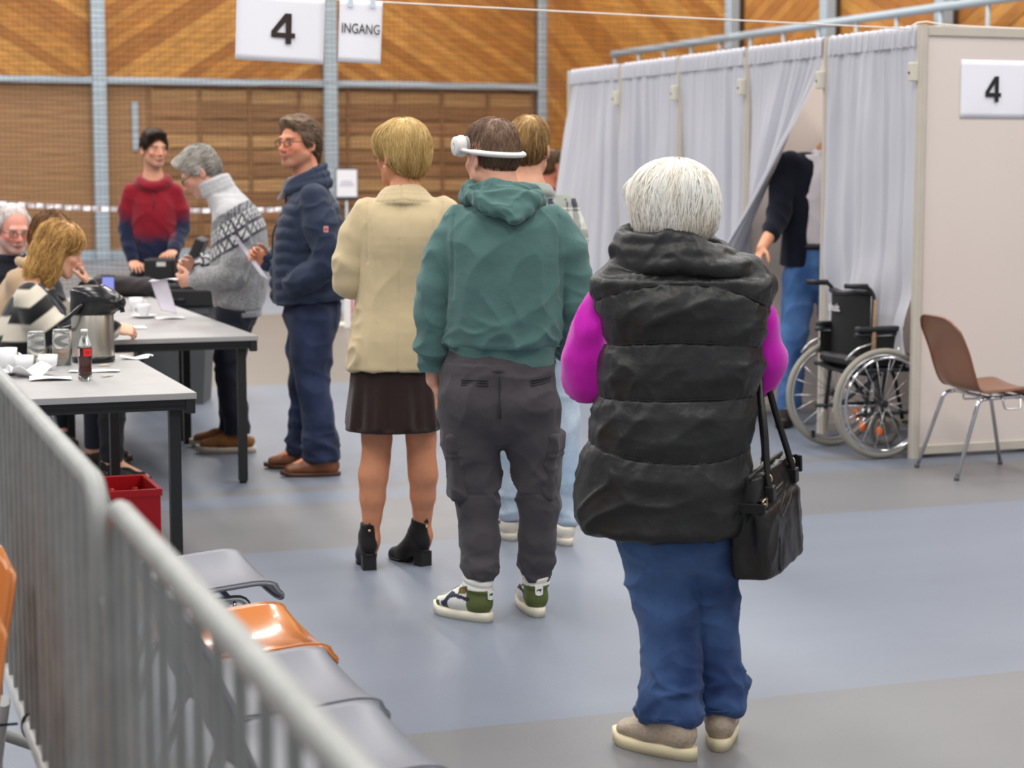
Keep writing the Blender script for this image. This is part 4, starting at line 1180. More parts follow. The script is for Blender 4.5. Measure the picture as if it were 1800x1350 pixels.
    f.stack([(.885, .012, .0, .180, .132), (.945, .012, .0, .182, .136), (.965, .014, .0, .190, .145), (1.05, .02, .0, .196, .148), (1.2, .026, -.005, .200, .146), (1.30, .026, -.01, .205, .135), (1.36, .026, -.012, .19, .115), (1.40, .024, -.012, .14, .10), (1.44, .018, -.01, .10, .09)], .02, n=2.25)
    f.chain([A3(-.135, -.005, 1.358), A3(-.185, -.008, 1.27), A3(-.213, -.01, 1.16), A3(-.224, -.01, 1.06), A3(-.223, .005, .96), A3(-.214, .04, .875), A3(-.205, .055, .845)], [.064, .066, .062, .058, .050, .044, .039], .012, .035)
    f.chain([A3(.19, -.005, 1.365), A3(.235, -.005, 1.28), A3(.258, -.0, 1.18), A3(.262, .0, 1.09), A3(.245, .07, 1.00), A3(.215, .16, .945)], [.066, .066, .060, .056, .050, .042], .012, .035)
    def disp(P, N):
        x, y, z = P.T; lo = sstep(1.08, .97, z)*(np.abs(x-.01) < .19)*(z > .955); arm = sstep(.17, .20, np.abs(x-.02))
        d = lo*(.016*crease(P, (1, .2, .22), 10, 4, .5, 1.)+.010*crease(P, (1, .2, -.2), 14, 4, .5, 8.)-.003)
        d += (1-arm)*sstep(.95, 1.1, z)*(.010*crease(P, (.75*np.sign(1), .2, .8), 7, 4, .4, 3.)+.007*crease(P, (-.75, .2, .8), 8, 4, .4, 23.))
        d += arm*(.018*crease(P, (1, .4, .35), 10, 3.5, .5, 5.)*sstep(1.25, 1.0, z)+.008*crease(P, (1, .4, -.5), 12, 3.5, .5, 15.)-.003)
        d -= .004*np.exp(-((z-.958)/.004)**2)*(np.abs(x-.012) < .2)*(1-arm*.0)
        ax_ = np.where(x < .02, (x+.148)*1.0, (.205-x)); d -= .005*np.exp(-((ax_-.06*(1.36-z)*0)/.005)**2)*(z > 1.12)*(z < 1.4)
        return d+.0018*fbm(P*20)
    surface('hoodie', f, hm, p.e, flat((82, 115, 112), .07, 12), disp)
    g = SDF((-.20, -.26, 1.33), (.24, .18, 1.58), .0052)
    ring(g, (.010, .004, 1.476), .104, .092, .024, .010, (-.004, -.010)); ring(g, (.014, -.006, 1.452), .120, .100, .023, .008, (-.010, -.0))
    P = [A3(-.105, -.045, 1.470), A3(-.065, -.108, 1.452), A3(.0, -.138, 1.432), A3(.055, -.142, 1.424), A3(.118, -.09, 1.456)]
    g.chain(P, [.018, .020, .024, .026, .022], .008)
    g.chain([A3(-.07, -.118, 1.446), A3(-.005, -.148, 1.424), A3(.050, -.152, 1.408), A3(.095, -.128, 1.424), A3(.128, -.075, 1.468)], [.016, .024, .028, .024, .018], .008)
    g.ell(A3(.022, -.10, 1.455), (.098, .046, .038), None, .02)
    surface('hood', g, hm, p.e, flat((82, 115, 112), .07, 12), lambda P, N: .015*crease(P, (1, .5, -.32), 12, 5, .5, 4.)+.008*crease(P, (1, .5, -.7), 20, 5, .5, 9.)-.008+.002*fbm(P*20))
    # short brown hair, longer on top
    hairdo(p, hd, [((0, -.012, .052), (.0765, .100, .080)), ((0, -.040, .005), (.0755, .074, .075)), ((0, .03, .085), (.060, .065, .040))], (142, 114, 94), (102, 80, 66), 2600, 4, .0085, .0009, .0055,
           cuts=[((0, .060, .05), (0, 1, -.62)), ((0, 0, -.036), (0, .35, -1))], lift=.0016, groove=.005, jit=.9, gs=(90, 90, 60), mixf=lambda L: .35*sstep(.04, -.03, L[:, 2])-.15*sstep(.09, .12, L[:, 2]), whorl=(0, -.06, .10))
    # white green sneakers
    olive, white, navy, tan = lin((88, 98, 52)), lin((222, 220, 214)), lin((40, 44, 66)), lin((150, 90, 54))
    def sneaker(L, N):
        t, s, z = L.T; c = np.tile(white, (len(t), 1))
        def put(m, k): c[:] = np.where(m[:, None], k, c)
        put((t < .30) & (z < .112) & (z > .0), olive)
        put((t > .26) & (t < .46) & (z > .098-.05*(t-.3)) & (z < .125-.08*(t-.3)), olive); put((t > .30) & (t < .40) & (z > .098) & (z < .112), tan)
        put((t > .80) & (z < .058+.0*t) & (np.abs(s) > .012), olive); put((t > .55) & (t < .86) & (np.abs(s) > .012) & (np.abs(s) < .024) & (z > .055), olive)
        zc = .040+.046*sstep(.74, .56, t)-.008*sstep(.5, .28, t); w = .006+.013*sstep(.45, .70, t)-.004*sstep(.70, .8, t)
        put((t > .24) & (t < .76) & (np.abs(z-zc) < w) & (np.abs(s) > .02), navy); put((t > .62) & (t < .75) & (z < .06) & (np.abs(s) > .02), navy)
        put((t > .50) & (z > .085) & (np.abs(s) < .02), olive*.7)
        return c
    sm = fabric('sneaker_leather', .5, .08, 300, 0, spec=.4)
    for hl, to in ((A3(-.028, -.055, 0), A3(-.222, .105, 0)), (A3(.140, .015, 0), A3(.090, .275, 0))):
        u = shoe(p.e, p.e, hl, to, .130, .047, .034, sneaker, (226, 220, 200), sm, high=.024, collar=.0105, laces=(228, 228, 222), res=.0045)
        d = (to-hl)/np.linalg.norm(to-hl); sd = np.cross(d, [0, 0, 1.])
        b = MB(); R = Matrix(np.stack([sd, d, [0, 0, 1]], 1).tolist())
        b.prism([(-.014, -.006), (-.012, -.016), (0, -.020), (.012, -.016), (.014, -.006), (.014, .014), (-.014, .014)], .004, R=R @ Matrix.Rotation(PI/2, 3, 'X'), t=hl+d*.0015+A3(0, 0, .098))
        tb = b.build('heel_tab', mat('tab_white', (236, 236, 232), .5), u)
        b = MB(); b.prism([(-.010, -.004), (-.004, 0), (.003, -.002), (.007, -.008), (.006, -.001), (.010, .005), (.005, .004), (-.003, .004), (-.008, .001)], .001, R=R @ Matrix.Rotation(PI/2, 3, 'X'), t=hl-d*.0026+A3(0, 0, .098))
        b.build('emblem', ink, u)
    # headphones
    W = lambda *a: Vector(hd.w(*a))+Vector((-.046, 6.6, 0))
    hp = thing('headphones', 'white headphones worn round the back of the head of the man in green', 'headphones', W(0, 0, .02), 0)
    o0 = Vector(W(0, 0, .02)); wp = mat('white_plastic', (228, 226, 222), .4, noise=.02); gp = mat('grey_plastic', (176, 176, 174), .45)
    Q = lambda *a: W(*a)-o0
    P = []
    for t in np.linspace(-1, 1, 25):
        a = t*1.62; P.append(Q(.098*math.sin(a), .012-.128*math.cos(a)+.02*(abs(t)**3), -.004+.030*t*t+.0))
    b = MB(); b.tube(P, [.0165 if abs(t) < .8 else .012 for t in np.linspace(-1, 1, 25)], 12, flat=.6); b.build('headband', wp, hp)
    for q in (-1, 1):
        cpt = Q(q*.086, .058, .040); n = (Q(q*1., .25, .0)-Q(0, 0, 0)).normalized()
        x = n.cross(Vector((0, 0, 1))).normalized(); y = x.cross(n); R = Matrix((x, y, n)).transposed()
        b = MB(); b.lathe([(.001, -.014), (.033, -.014), (.037, -.006), (.037, .006), (.034, .010), (.034, .012), (.0325, .022), (.030, .0255), (.012, .0262), (.001, .0262)], 40, cpt, R); cu = b.build('ear_cup', wp, hp)
        b = MB(); b.lathe([(.012, -.024), (.030, -.026), (.034, -.020), (.032, -.013), (.012, -.013)], 30, cpt, R); b.build('ear_pad', gp, hp)
        b = MB(); b.tube([cpt+R @ Vector((.009*math.cos(t), .011*math.sin(t), .0264)) for t in np.linspace(.6, 5.6, 16)], .0012, 5); b.build('emblem', gp, cu)
        b = MB(); e1 = P[0] if q < 0 else P[-1]; e2 = P[1] if q < 0 else P[-2]
        dd = (cpt-e1).normalized()
        for s_ in (-1, 1): b.tube([e1+Vector((0, 0, .008*s_)), cpt-dd*.03+Vector((0, 0, .010*s_))+n*.004], .0026, 6)
        b.tube([e1-dd*.004, e1+dd*.018], .0095, 8, flat=.6)
        b.build('slider', gp, hp)
hoodie_man()

# ---- woman in the cream blazer -----------------------------------------------
def cream_woman():
    p = Person('blonde woman in a cream blazer, dark brown skirt and black ankle boots', (-.46, 7.48, 0), 0)
    hd = Head(A3(.030, .035, 1.612), yaw=42, pitch=2, size=1.0, female=True, brow=(150, 116, 80))
    J = dict(pel=A3(.0, 0, .92), waist=A3(.01, 0, 1.08), chest=A3(.045, -.01, 1.28), neck=A3(.05, -.01, 1.45), shL=A3(-.085, 0, 1.37), elL=A3(-.165, .0, 1.12), wrL=A3(-.03, .22, 1.13),
             shR=A3(.185, 0, 1.38), elR=A3(.255, .02, 1.12), wrR=A3(.12, .23, 1.12), hipL=A3(-.075, 0, .86), knL=A3(-.068, .01, .475), anL=A3(-.094, -.01, .115), hipR=A3(.085, 0, .86), knR=A3(.105, .02, .475), anR=A3(.108, .07, .115),
             toeL=A3(-.125, .12, .03), toeR=A3(.03, .17, .03))
    def legs(f, q):
        h, k, a = J['hip'+q], J['kn'+q], J['an'+q]; x = -1 if q == 'L' else 1
        m = k*.70+a*.30+A3(.006*x, -.018, 0); l = k*.25+a*.75+A3(0, -.004, 0)
        f.chain([h, h*.4+k*.6, k+A3(0, .0, .03), k*.88+a*.12+A3(0, -.004, 0), m, k*.45+a*.55+A3(.003*x, -.012, 0), l, a, a*1.0+A3(0, 0, -.04)], [.092, .072, .054, .051, .0535, .046, .033, .030, .030], .03)
    hs = [dict(w=J['wrL'], fd=A3(.5, .8, .1), pn=A3(.3, 0, -.9), th=A3(.3, 0, 1)), dict(w=J['wrR'], fd=A3(-.5, .8, .1), pn=A3(-.3, 0, -.9), th=A3(-.3, 0, 1))]
    p.body(J, hd, (206, 138, 102), hands=hs, legs=legs, neck_r=.050, res=.0095, hres=.005, arm=.9)

    f = SDF((-.26, -.20, .52), (.26, .22, .90), .006)
    f.stack([(.545, -.004, .0, .188, .150), (.62, -.004, .0, .180, .145), (.74, -.004, 0, .168, .135), (.88, 0, 0, .155, .12)], .01)
    def disp(P, N):
        a = np.arctan2(P[:, 1], P[:, 0]); k = sstep(.84, .56, P[:, 2]); return k*(.007*np.sin(a*9+.8*np.sin(a*2))+.004*np.sin(a*17+2))*sstep(.545, .57, P[:, 2])+.002*fbm(P*16)
    surface('skirt', f, fabric('skirt_knit', .95, .2, 300, .2, spec=.1), p.e, flat((48, 36, 34), .10, 20), disp)
    bm_ = fabric('blazer_wool', .8, .12, 380, .2, spec=.2)
    f = SDF((-.29, -.24, .76), (.36, .32, 1.54), .006)
    f.stack([(.785, -.008, .0, .170, .145), (.9, -.002, .0, .166, .142), (1.05, .012, .0, .150, .122), (1.18, .03, -.0, .162, .122), (1.30, .048, -.01, .178, .122), (1.37, .052, -.012, .175, .105), (1.41, .052, -.012, .150, .085), (1.45, .052, -.012, .09, .075)], .02, n=2.25)
    f.chain([A3(-.098, -.005, 1.385), A3(-.145, -.005, 1.30), A3(-.166, -.01, 1.20), A3(-.168, .0, 1.125), A3(-.12, .10, 1.115), A3(-.05, .20, 1.13)], [.060, .062, .060, .058, .052, .044], .010, .03)
    f.chain([A3(.205, -.005, 1.39), A3(.245, -.005, 1.30), A3(.262, -.0, 1.20), A3(.258, .02, 1.125), A3(.21, .11, 1.11), A3(.13, .21, 1.12)], [.060, .062, .060, .058, .052, .044], .010, .03)
    for rr_, zz_ in ((.066, 1.474), (.078, 1.463), (.090, 1.449), (.101, 1.434), (.110, 1.421)): ring(f, (.046, -.002, zz_), rr_, rr_*.86, .0085, .008, (0, -.012))
    def disp(P, N):
        x, y, z = P.T; arm = sstep(.15, .18, np.abs(x-.047))
        d = arm*(.010*crease(P, (1, .6, .5), 10, 3, .5, 3.)*sstep(1.34, 1.15, z)+.008*crease(P, (1, .3, -.6), 9, 3, .5, 13.)-.003)
        d += (1-arm)*.006*crease(P, (.25, .1, 1), 6, 4, .5, 2.)
        back = (y < 0)*(1-arm)
        d -= back*.0035*(np.exp(-((x-.03-.02*(z-1.1))/.003)**2)+.8*np.exp(-((x+.055-.10*np.maximum(z-1.15, 0)**1.0*-1.2)/.003)**2)*(z < 1.36)+.8*np.exp(-((x-.155+.10*np.maximum(z-1.15, 0)*-.3)/.003)**2)*(z < 1.36))
        d -= .004*np.exp(-((z-1.438-.25*np.abs(x-.046)*-.35)/.003)**2)*(y < .02)*(np.abs(x-.046) < .1)
        d -= .006*np.exp(-((np.abs(x-.05)-.142-.18*np.maximum(1.36-z, 0)*0)/.004)**2)*(z > 1.2)*(z < 1.43)
        return d+.0014*fbm(P*18)
    surface('blazer', f, bm_, p.e, flat((203, 184, 147), .05, 9), disp)
    b = MB(); b.box((-.012, -.004, -.02), (.012, .004, .02), bev=.002)
    # boots
    bmat = fabric('black_suede', .7, .2, 300, .1, spec=.3)
    for hl, to in ((A3(-.094, -.065, 0), A3(-.138, .16, 0)), (A3(.125, .02, 0), A3(-.03, .20, 0))):
        u = shoe(p.e, p.e, hl, to, .135, .038, .010, (20, 20, 22), (26, 24, 24), bmat, high=.045, heel_lift=.055, name='ankle_boot', res=.0045)
        d = (to-hl)/np.linalg.norm(to-hl); sd = np.cross(d, [0, 0, 1.]); b = MB(); R = Matrix(np.stack([sd, d, [0, 0, 1]], 1).tolist())
        b.prism([(-.027, .0), (-.022, -.002), (.022, -.002), (.027, .0), (.029, .044), (.018, .056), (-.018, .056), (-.029, .044)], .058, R=R, t=hl+A3(0, 0, 0)+d*.004)
        b.build('block_heel', mat('heel_black', (28, 27, 27), .45), u)
        b = MB(); b.lathe([(.0, .003), (.005, .002), (.006, 0), (0, 0)], 10, hl+d*.001+A3(0, 0, .158), R @ Matrix.Rotation(PI/2, 3, 'X')); b.build('stud', mat('gold_stud', (226, 196, 150), .25, metal=.9), u)
        b = MB(); b.tube([hl+d*.004+A3(0, 0, .172)-sd*.008, hl-d*.001+A3(0, 0, .188), hl+d*.004+A3(0, 0, .172)+sd*.008], .0035, 6); b.build('pull_tab', mat('heel_black', (28, 27, 27), .45), u)
    # blonde short bob
    hairdo(p, hd, [((0, -.018, .050), (.094, .116, .090)), ((0, -.052, .005), (.092, .082, .098)), ((-.052, .03, .045), (.045, .055, .062)), ((.052, .03, .045), (.045, .055, .062)), ((0, -.075, -.035), (.062, .045, .05))], (232, 204, 142), (186, 146, 84), 2300, 7, .013, .0010, .0055,
           cuts=[((0, 0, -.078), (0, .42, -1))], lift=.0022, groove=.006, jit=.5, gs=(55, 55, 12), mixf=lambda L: .35*sstep(.0, -.07, L[:, 2])-.2*sstep(.08, .13, L[:, 2]), whorl=(.01, -.03, .12), droop=2)
    glasses(p, hd, (190, 150, 120), .0011)
    b = MB(); b.lathe([(.0, -.005), (.005, 0), (0, .005)], 10, hd.w(-.086, -.006, -.047)); b.build('earring', mat('pearl', (240, 232, 222), .2), p.e)
cream_woman()
# ---- young man in the checked overshirt ---------------------------------------
def young_man():
    p = Person('fair-haired young man in checked overshirt and pale jeans, half hidden by the green hoodie', (.1, 8.02, 0), 0)
    hd = Head(A3(-.028, .03, 1.640), yaw=-14, pitch=3, brow=(120, 90, 60))
    J = dict(pel=A3(-.03, 0, .90), waist=A3(-.03, 0, 1.05), chest=A3(-.03, 0, 1.3), neck=A3(-.03, -.01, 1.47), shL=A3(-.18, 0, 1.365), elL=A3(-.24, 0, 1.12), wrL=A3(-.22, .12, .95),
             shR=A3(.09, 0, 1.365), elR=A3(.145, .02, 1.05), wrR=A3(.118, .06, .79), hipL=A3(-.11, 0, .84), knL=A3(-.10, .04, .48), anL=A3(-.10, .06, .09), hipR=A3(.07, 0, .84), knR=A3(.115, .01, .48), anR=A3(.135, -.06, .09),
             toeL=A3(-.19, .22, .03), toeR=A3(.08, .08, .03))
    hs = [dict(w=J['wrR'], fd=A3(.10, .25, -.95), pn=A3(-1, 0, 0), th=A3(0, 1, 0), curl=(35, 38, 42, 46)), dict(w=J['wrL'], fd=A3(.4, .7, -.3), pn=A3(1, 0, 0), th=A3(0, .3, 1))]
    p.body(J, hd, (222, 164, 136), hands=hs, arm=.8, hres=.0075)
    f = SDF((-.24, -.22, .05), (.26, .22, 1.0), .0095)
    f.echain([A3(-.02, 0, .93), A3(-.02, 0, .80)], [(.155, .11), (.17, .125)], (1, 0, 0), .02)
    f.chain([A3(-.11, 0, .78), A3(-.10, .04, .48), A3(-.10, .05, .20), A3(-.10, .05, .08)], [.095, .068, .058, .060], .02, .03)
    f.chain([A3(.075, 0, .78), A3(.115, .0, .50), A3(.128, -.04, .25), A3(.132, -.05, .16), A3(.134, -.055, .10)], [.095, .070, .056, .050, .054], .02, .03)
    f.cut((.13, 0, .085), (0, 0, -1))
    surface('jeans', f, DENIM, p.e, denim_col((150, 172, 194), (198, 212, 226), [((.12, -.1, .5), .2, .3)]), lambda P, N: sstep(.28, .15, P[:, 2])*.010*crease(P, (1, .2, .2), 14, 4, .4, 2.)+.006*crease(P, (1, .3, .6), 8, 4, .4, 4.)-.003)
    sm = fabric('checked_flannel', .9, .12, 300, .15)
    f = SDF((-.36, -.22, .70), (.26, .28, 1.56), .007)
    f.stack([(.76, -.03, .0, .17, .13), (.9, -.03, 0, .175, .135), (1.1, -.03, 0, .172, .135), (1.28, -.03, 0, .18, .125), (1.38, -.03, -.01, .165, .10), (1.44, -.03, -.01, .10, .08)], .02, n=2.2)
    f.chain([A3(.11, 0, 1.385), A3(.148, 0, 1.28), A3(.155, .01, 1.05), A3(.128, .05, .85)], [.068, .062, .054, .044], .02, .025)
    f.chain([A3(-.19, 0, 1.385), A3(-.235, 0, 1.28), A3(-.25, .0, 1.1), A3(-.225, .1, .96)], [.068, .062, .054, .044], .02, .025)
    ring(f, (-.03, .0, 1.47), .075, .068, .022, .01, (0, -.012)); ring(f, (-.03, .0, 1.45), .088, .078, .020, .01, (0, -.02))
    pale, dark, grn = lin((206, 208, 196)), lin((58, 62, 76)), lin((150, 158, 150))
    def plaid(P, N):
        x, y, z = P.T; u = (x+.03)+.4*y; sq = lambda q, w, per: (np.abs((q/per) % 1-.5) < w)
        m = .5*sq(u, .14, .115)+.5*sq(z+.02, .14, .125); th = .45*sq(u+.04, .03, .115)+.45*sq(z+.05, .03, .125)
        k = np.clip(m+th, 0, 1)[:, None]; c = pale*(1-k)+dark*k
        col = (z > 1.415)[:, None]; return np.where(col & (k < .5), grn, c)
    surface('overshirt', f, sm, p.e, plaid, lambda P, N: .009*crease(P, (1, .3, .6), 8, 4, .4, 3.)-.002)
    for hl, to in ((A3(.136, -.115, 0), A3(.055, .14, 0)), (A3(-.09, .0, 0), A3(-.215, .225, 0))):
        green, wh = lin((40, 92, 74)), lin((226, 220, 208))
        def colr(L, N):
            t, s, z = L.T; zc = .038+.040*sstep(.72, .50, t); w = .006+.013*sstep(.42, .68, t)
            m = (t > .18) & (t < .76) & (np.abs(z-zc) < w) & (np.abs(s) > .02); c = np.where(m[:, None], green, wh); return np.where(((t > .3) & (t < .4) & (z > .085))[:, None], lin((196, 190, 178)), c)
        shoe(p.e, p.e, hl, to, .085, .047, .032, colr, (226, 218, 204), MATS['sneaker_leather'], high=.0, laces=(230, 226, 216), res=.005)
    hairdo(p, hd, [((0, -.014, .050), (.084, .104, .088)), ((0, -.050, .0), (.079, .068, .080)), ((0, .03, .085), (.065, .07, .045))], (196, 158, 104), (104, 76, 44), 1500, 6, .012, .0013, .006,
           cuts=[((0, 0, -.058), (0, .35, -1)), ((0, .065, .05), (0, 1, -.6))], mixf=lambda L: .55*sstep(.03, -.04, L[:, 2])-.25*sstep(.07, .13, L[:, 2]), lift=.002, groove=.005, whorl=(.02, -.06, .12))
young_man()

# ---- man in the navy quilted jacket --------------------------------------------
def navy_man():
    p = Person('smiling man with glasses in a navy quilted jacket holding a folded ballot', (-1.085, 9.87, 0), 96)
    hd = Head(A3(.03, .0, 1.690), yaw=44, pitch=1, size=1.04, jaw=1.15, smile=1.3, brow=(84, 62, 46), age=.8, beard=(150, 108, 92), eye=(60, 40, 32))
    J = dict(pel=A3(.02, -.06, .93), waist=A3(.02, -.045, 1.1), chest=A3(.02, -.06, 1.32), neck=A3(.03, -.05, 1.50), shL=A3(-.16, -.08, 1.42), elL=A3(-.22, -.17, 1.13), wrL=A3(-.13, .0, .985),
             shR=A3(.20, -.05, 1.42), elR=A3(.24, .02, 1.14), wrR=A3(.18, .20, 1.08), hipL=A3(-.07, -.07, .87), knL=A3(-.085, -.05, .48), anL=A3(-.10, -.09, .10), hipR=A3(.10, -.06, .87), knR=A3(.13, -.02, .48), anR=A3(.15, .0, .10),
             toeL=A3(-.10, .06, .03), toeR=A3(.19, .15, .03))
    hs = [dict(w=A3(.165, .165, 1.085), fd=A3(-.15, .75, .45), pn=A3(-.9, .1, 0), th=A3(-.3, .3, .9), curl=(55, 58, 62, 65)), dict(w=J['wrL'], fd=A3(.4, .7, -.4), pn=A3(1, 0, 0), th=A3(0, .5, .9))]
    p.body(J, hd, (224, 150, 116), hands=hs, neck_r=.064, res=.012, hres=.0038)
    f = SDF((-.28, -.32, .05), (.32, .26, 1.02), .0092)
    f.echain([A3(.015, -.06, .95), A3(.015, -.065, .82)], [(.16, .135), (.175, .150)], (1, 0, 0), .02)
    f.chain([A3(-.075, -.065, .80), A3(-.085, -.055, .62), A3(-.090, -.06, .46), A3(-.098, -.09, .30), A3(-.10, -.095, .18), A3(-.10, -.095, .08)], [.118, .108, .085, .078, .080, .088], .02, .03)
    f.chain([A3(.10, -.055, .80), A3(.115, -.035, .62), A3(.13, -.025, .46), A3(.145, -.02, .30), A3(.15, -.015, .18), A3(.15, -.01, .08)], [.115, .105, .083, .076, .078, .084], .02, .03)
    f.cut((0, 0, .085), (0, 0, -1))
    surface('jeans', f, DENIM, p.e, denim_col((22, 28, 50), (48, 60, 92), [((-.1, 0, .4), .2, .3)]), lambda P, N: sstep(.35, .15, P[:, 2])*(.012*crease(P, (1, 1, .2), 12, 4, .4, 2.)+.008*crease(P, (1, -1, -.25), 18, 4, .4, 7.))+.011*crease(P, (.6, 1, .55), 8, 4, .4, 4.)-.004)
    jm = fabric('navy_quilt', .7, .15, 300, .1, spec=.3)
    f = SDF((-.34, -.34, .82), (.36, .30, 1.62), .0062)
    f.stack([(.87, .015, -.045, .19, .185), (.95, .015, -.045, .19, .19), (1.1, .015, -.045, .19, .185), (1.25, .015, -.055, .205, .170), (1.37, .018, -.065, .20, .135), (1.43, .022, -.062, .16, .11), (1.48, .028, -.055, .10, .095)], .02, n=2.2)
    f.chain([A3(-.165, -.08, 1.41), A3(-.205, -.11, 1.29), A3(-.222, -.150, 1.16), A3(-.218, -.135, 1.09), A3(-.205, -.04, 1.02), A3(-.18, .02, .985)], [.080, .082, .076, .072, .064, .058], .025, .03)
    f.chain([A3(.21, -.06, 1.41), A3(.235, -.03, 1.28), A3(.242, .0, 1.17), A3(.215, .09, 1.10), A3(.185, .155, 1.085)], [.078, .076, .070, .058, .050], .025, .03)
    f.cut((0, -.045, .885), (0, -.06, -1))
    def disp(P, N):
        x, y, z = P.T; arm = sstep(.165, .20, np.abs(x-.015))*(z > .95)
        w = z+.016*np.abs(((y*7.5+.3*x) % 1)-.5)*2
        q = np.abs((w/.062) % 1-.5)*2
        quilt = (q**.6)*.014*(1-arm)*sstep(1.44, 1.36, z)
        quilt *= (np.abs(y-.128) > .012)
        sh = arm*(.012*crease(P, (.5, 1, .5), 9, 3.5, .5, 3.)*sstep(1.38, 1.2, z)+.009*crease(P, (.5, 1, -.7), 11, 3.5, .5, 12.)-.003)
        return quilt+sh+.0015*fbm(P*22)-.003
    surface('quilted_jacket', f, jm, p.e, flat((40, 50, 72), .10, 10), disp)
    g = SDF((-.16, -.22, 1.36), (.22, .14, 1.64), .006)
    ring(g, (.028, -.050, 1.472), .108, .100, .026, .015, (0, -.02)); ring(g, (.028, -.045, 1.505), .100, .098, .020, .012, (0, -.03)); ring(g, (.028, -.040, 1.53), .098, .096, .014, .010, (0, -.045))
    surface('jacket_collar', g, jm, p.e, flat((48, 58, 80), .08), lambda P, N: .006*crease(P, (1, 1, .2), 14, 5)-.002)
    g = SDF((-.10, -.16, 1.40), (.16, .14, 1.62), .006)
    ring(g, (.03, -.03, 1.525), .074, .072, .013, .012, (0, -.03)); g.chain([A3(-.03, .045, 1.50), A3(.03, .085, 1.40), A3(.08, .045, 1.50)], [.016, .02, .016], .02)
    surface('shirt_collar', g, fabric('grey_shirt', .9, .1), p.e, flat((128, 122, 124), .05))
    b = MB(); b.tube([A3(.03, .06+.075*sstep(1.42, 1.2, np.array(z)), z) for z in np.linspace(1.44, .90, 16)], .0045, 6); b.build('zip', mat('zip_dark', (20, 22, 30), .5), p.e)
    b = MB(); R = Matrix.Rotation(-PI/2, 3, 'Y') @ Matrix.Rotation(PI/2, 3, 'Z'); b.box((-.016, -.012, 0), (.016, .012, .002), R=Matrix.Rotation(-PI/2+.1, 3, 'Y'), t=(-.296, -.135, 1.262), bev=.002); bd = b.build('sleeve_badge', mat('badge_pink', (206, 150, 150), .7), p.e)
    b = MB(); b.box((-.006, -.007, 0), (.006, .007, .001), R=Matrix.Rotation(-PI/2+.1, 3, 'Y'), t=(-.2985, -.135, 1.262)); b.build('badge_mark', mat('badge_red', (190, 60, 60), .7), bd)
    lm = fabric('brown_leather', .4, .1, 200, 0, spec=.5, noise=.15, nscale=25)
    for hl, to in ((A3(-.10, -.195, 0), A3(-.105, .105, 0)), (A3(.15, -.11, 0), A3(.19, .195, 0))):
        shoe(p.e, p.e, hl, to, .085, .047, .020, (122, 74, 46), (84, 52, 34), lm, laces=(90, 56, 36), res=.006)
    hairdo(p, hd, [((0, -.020, .055), (.086, .106, .084)), ((0, -.062, -.005), (.082, .066, .092)), ((0, .050, .098), (.062, .050, .034)), ((.0, -.075, -.075), (.060, .045, .045)), ((-.078, -.005, .02), (.016, .038, .045)), ((.078, -.005, .02), (.016, .038, .045))], (164, 138, 114), (86, 68, 54), 1500, 7, .012, .0013, .0055,
           cuts=[((0, .062, .06), (0, 1, -.50))], flow=lambda L: np.stack([L[:, 0]*1.5, -1.*np.ones(len(L)), -.25-5*np.maximum(.06-L[:, 2], 0)], 1), mixf=lambda L: .4*sstep(.06, -.02, L[:, 2])-.2*sstep(.08, .13, L[:, 2]), curl=.25, lift=.002, groove=.006)
    glasses(p, hd, (70, 44, 40), .0019)
    pm = mat('ballot_paper', (226, 222, 236), .6)
    w0 = Vector((-1.085, 9.87, 0)); RR = Matrix.Rotation(math.radians(96), 3, 'Z')
    t_ = thing('ballot_paper', 'folded white ballot held by the man in the navy jacket', 'paper', w0+RR @ Vector((.13, .25, 1.15)), math.radians(96), 'ballot papers')
    b = MB()
    def strip(s, t):
        y = .075-.15*t+.02*math.sin(t*PI); z = .06-.22*t+.035*math.sin(t*PI*.9)
        return (-.03+.03*math.sin(t*4)+.02*s, y+(s-.5)*.055*.8, z+(s-.5)*.055*.45)
    b.grid(strip, 6, 24, .0012); b.build('sheet', pm, t_)
navy_man()

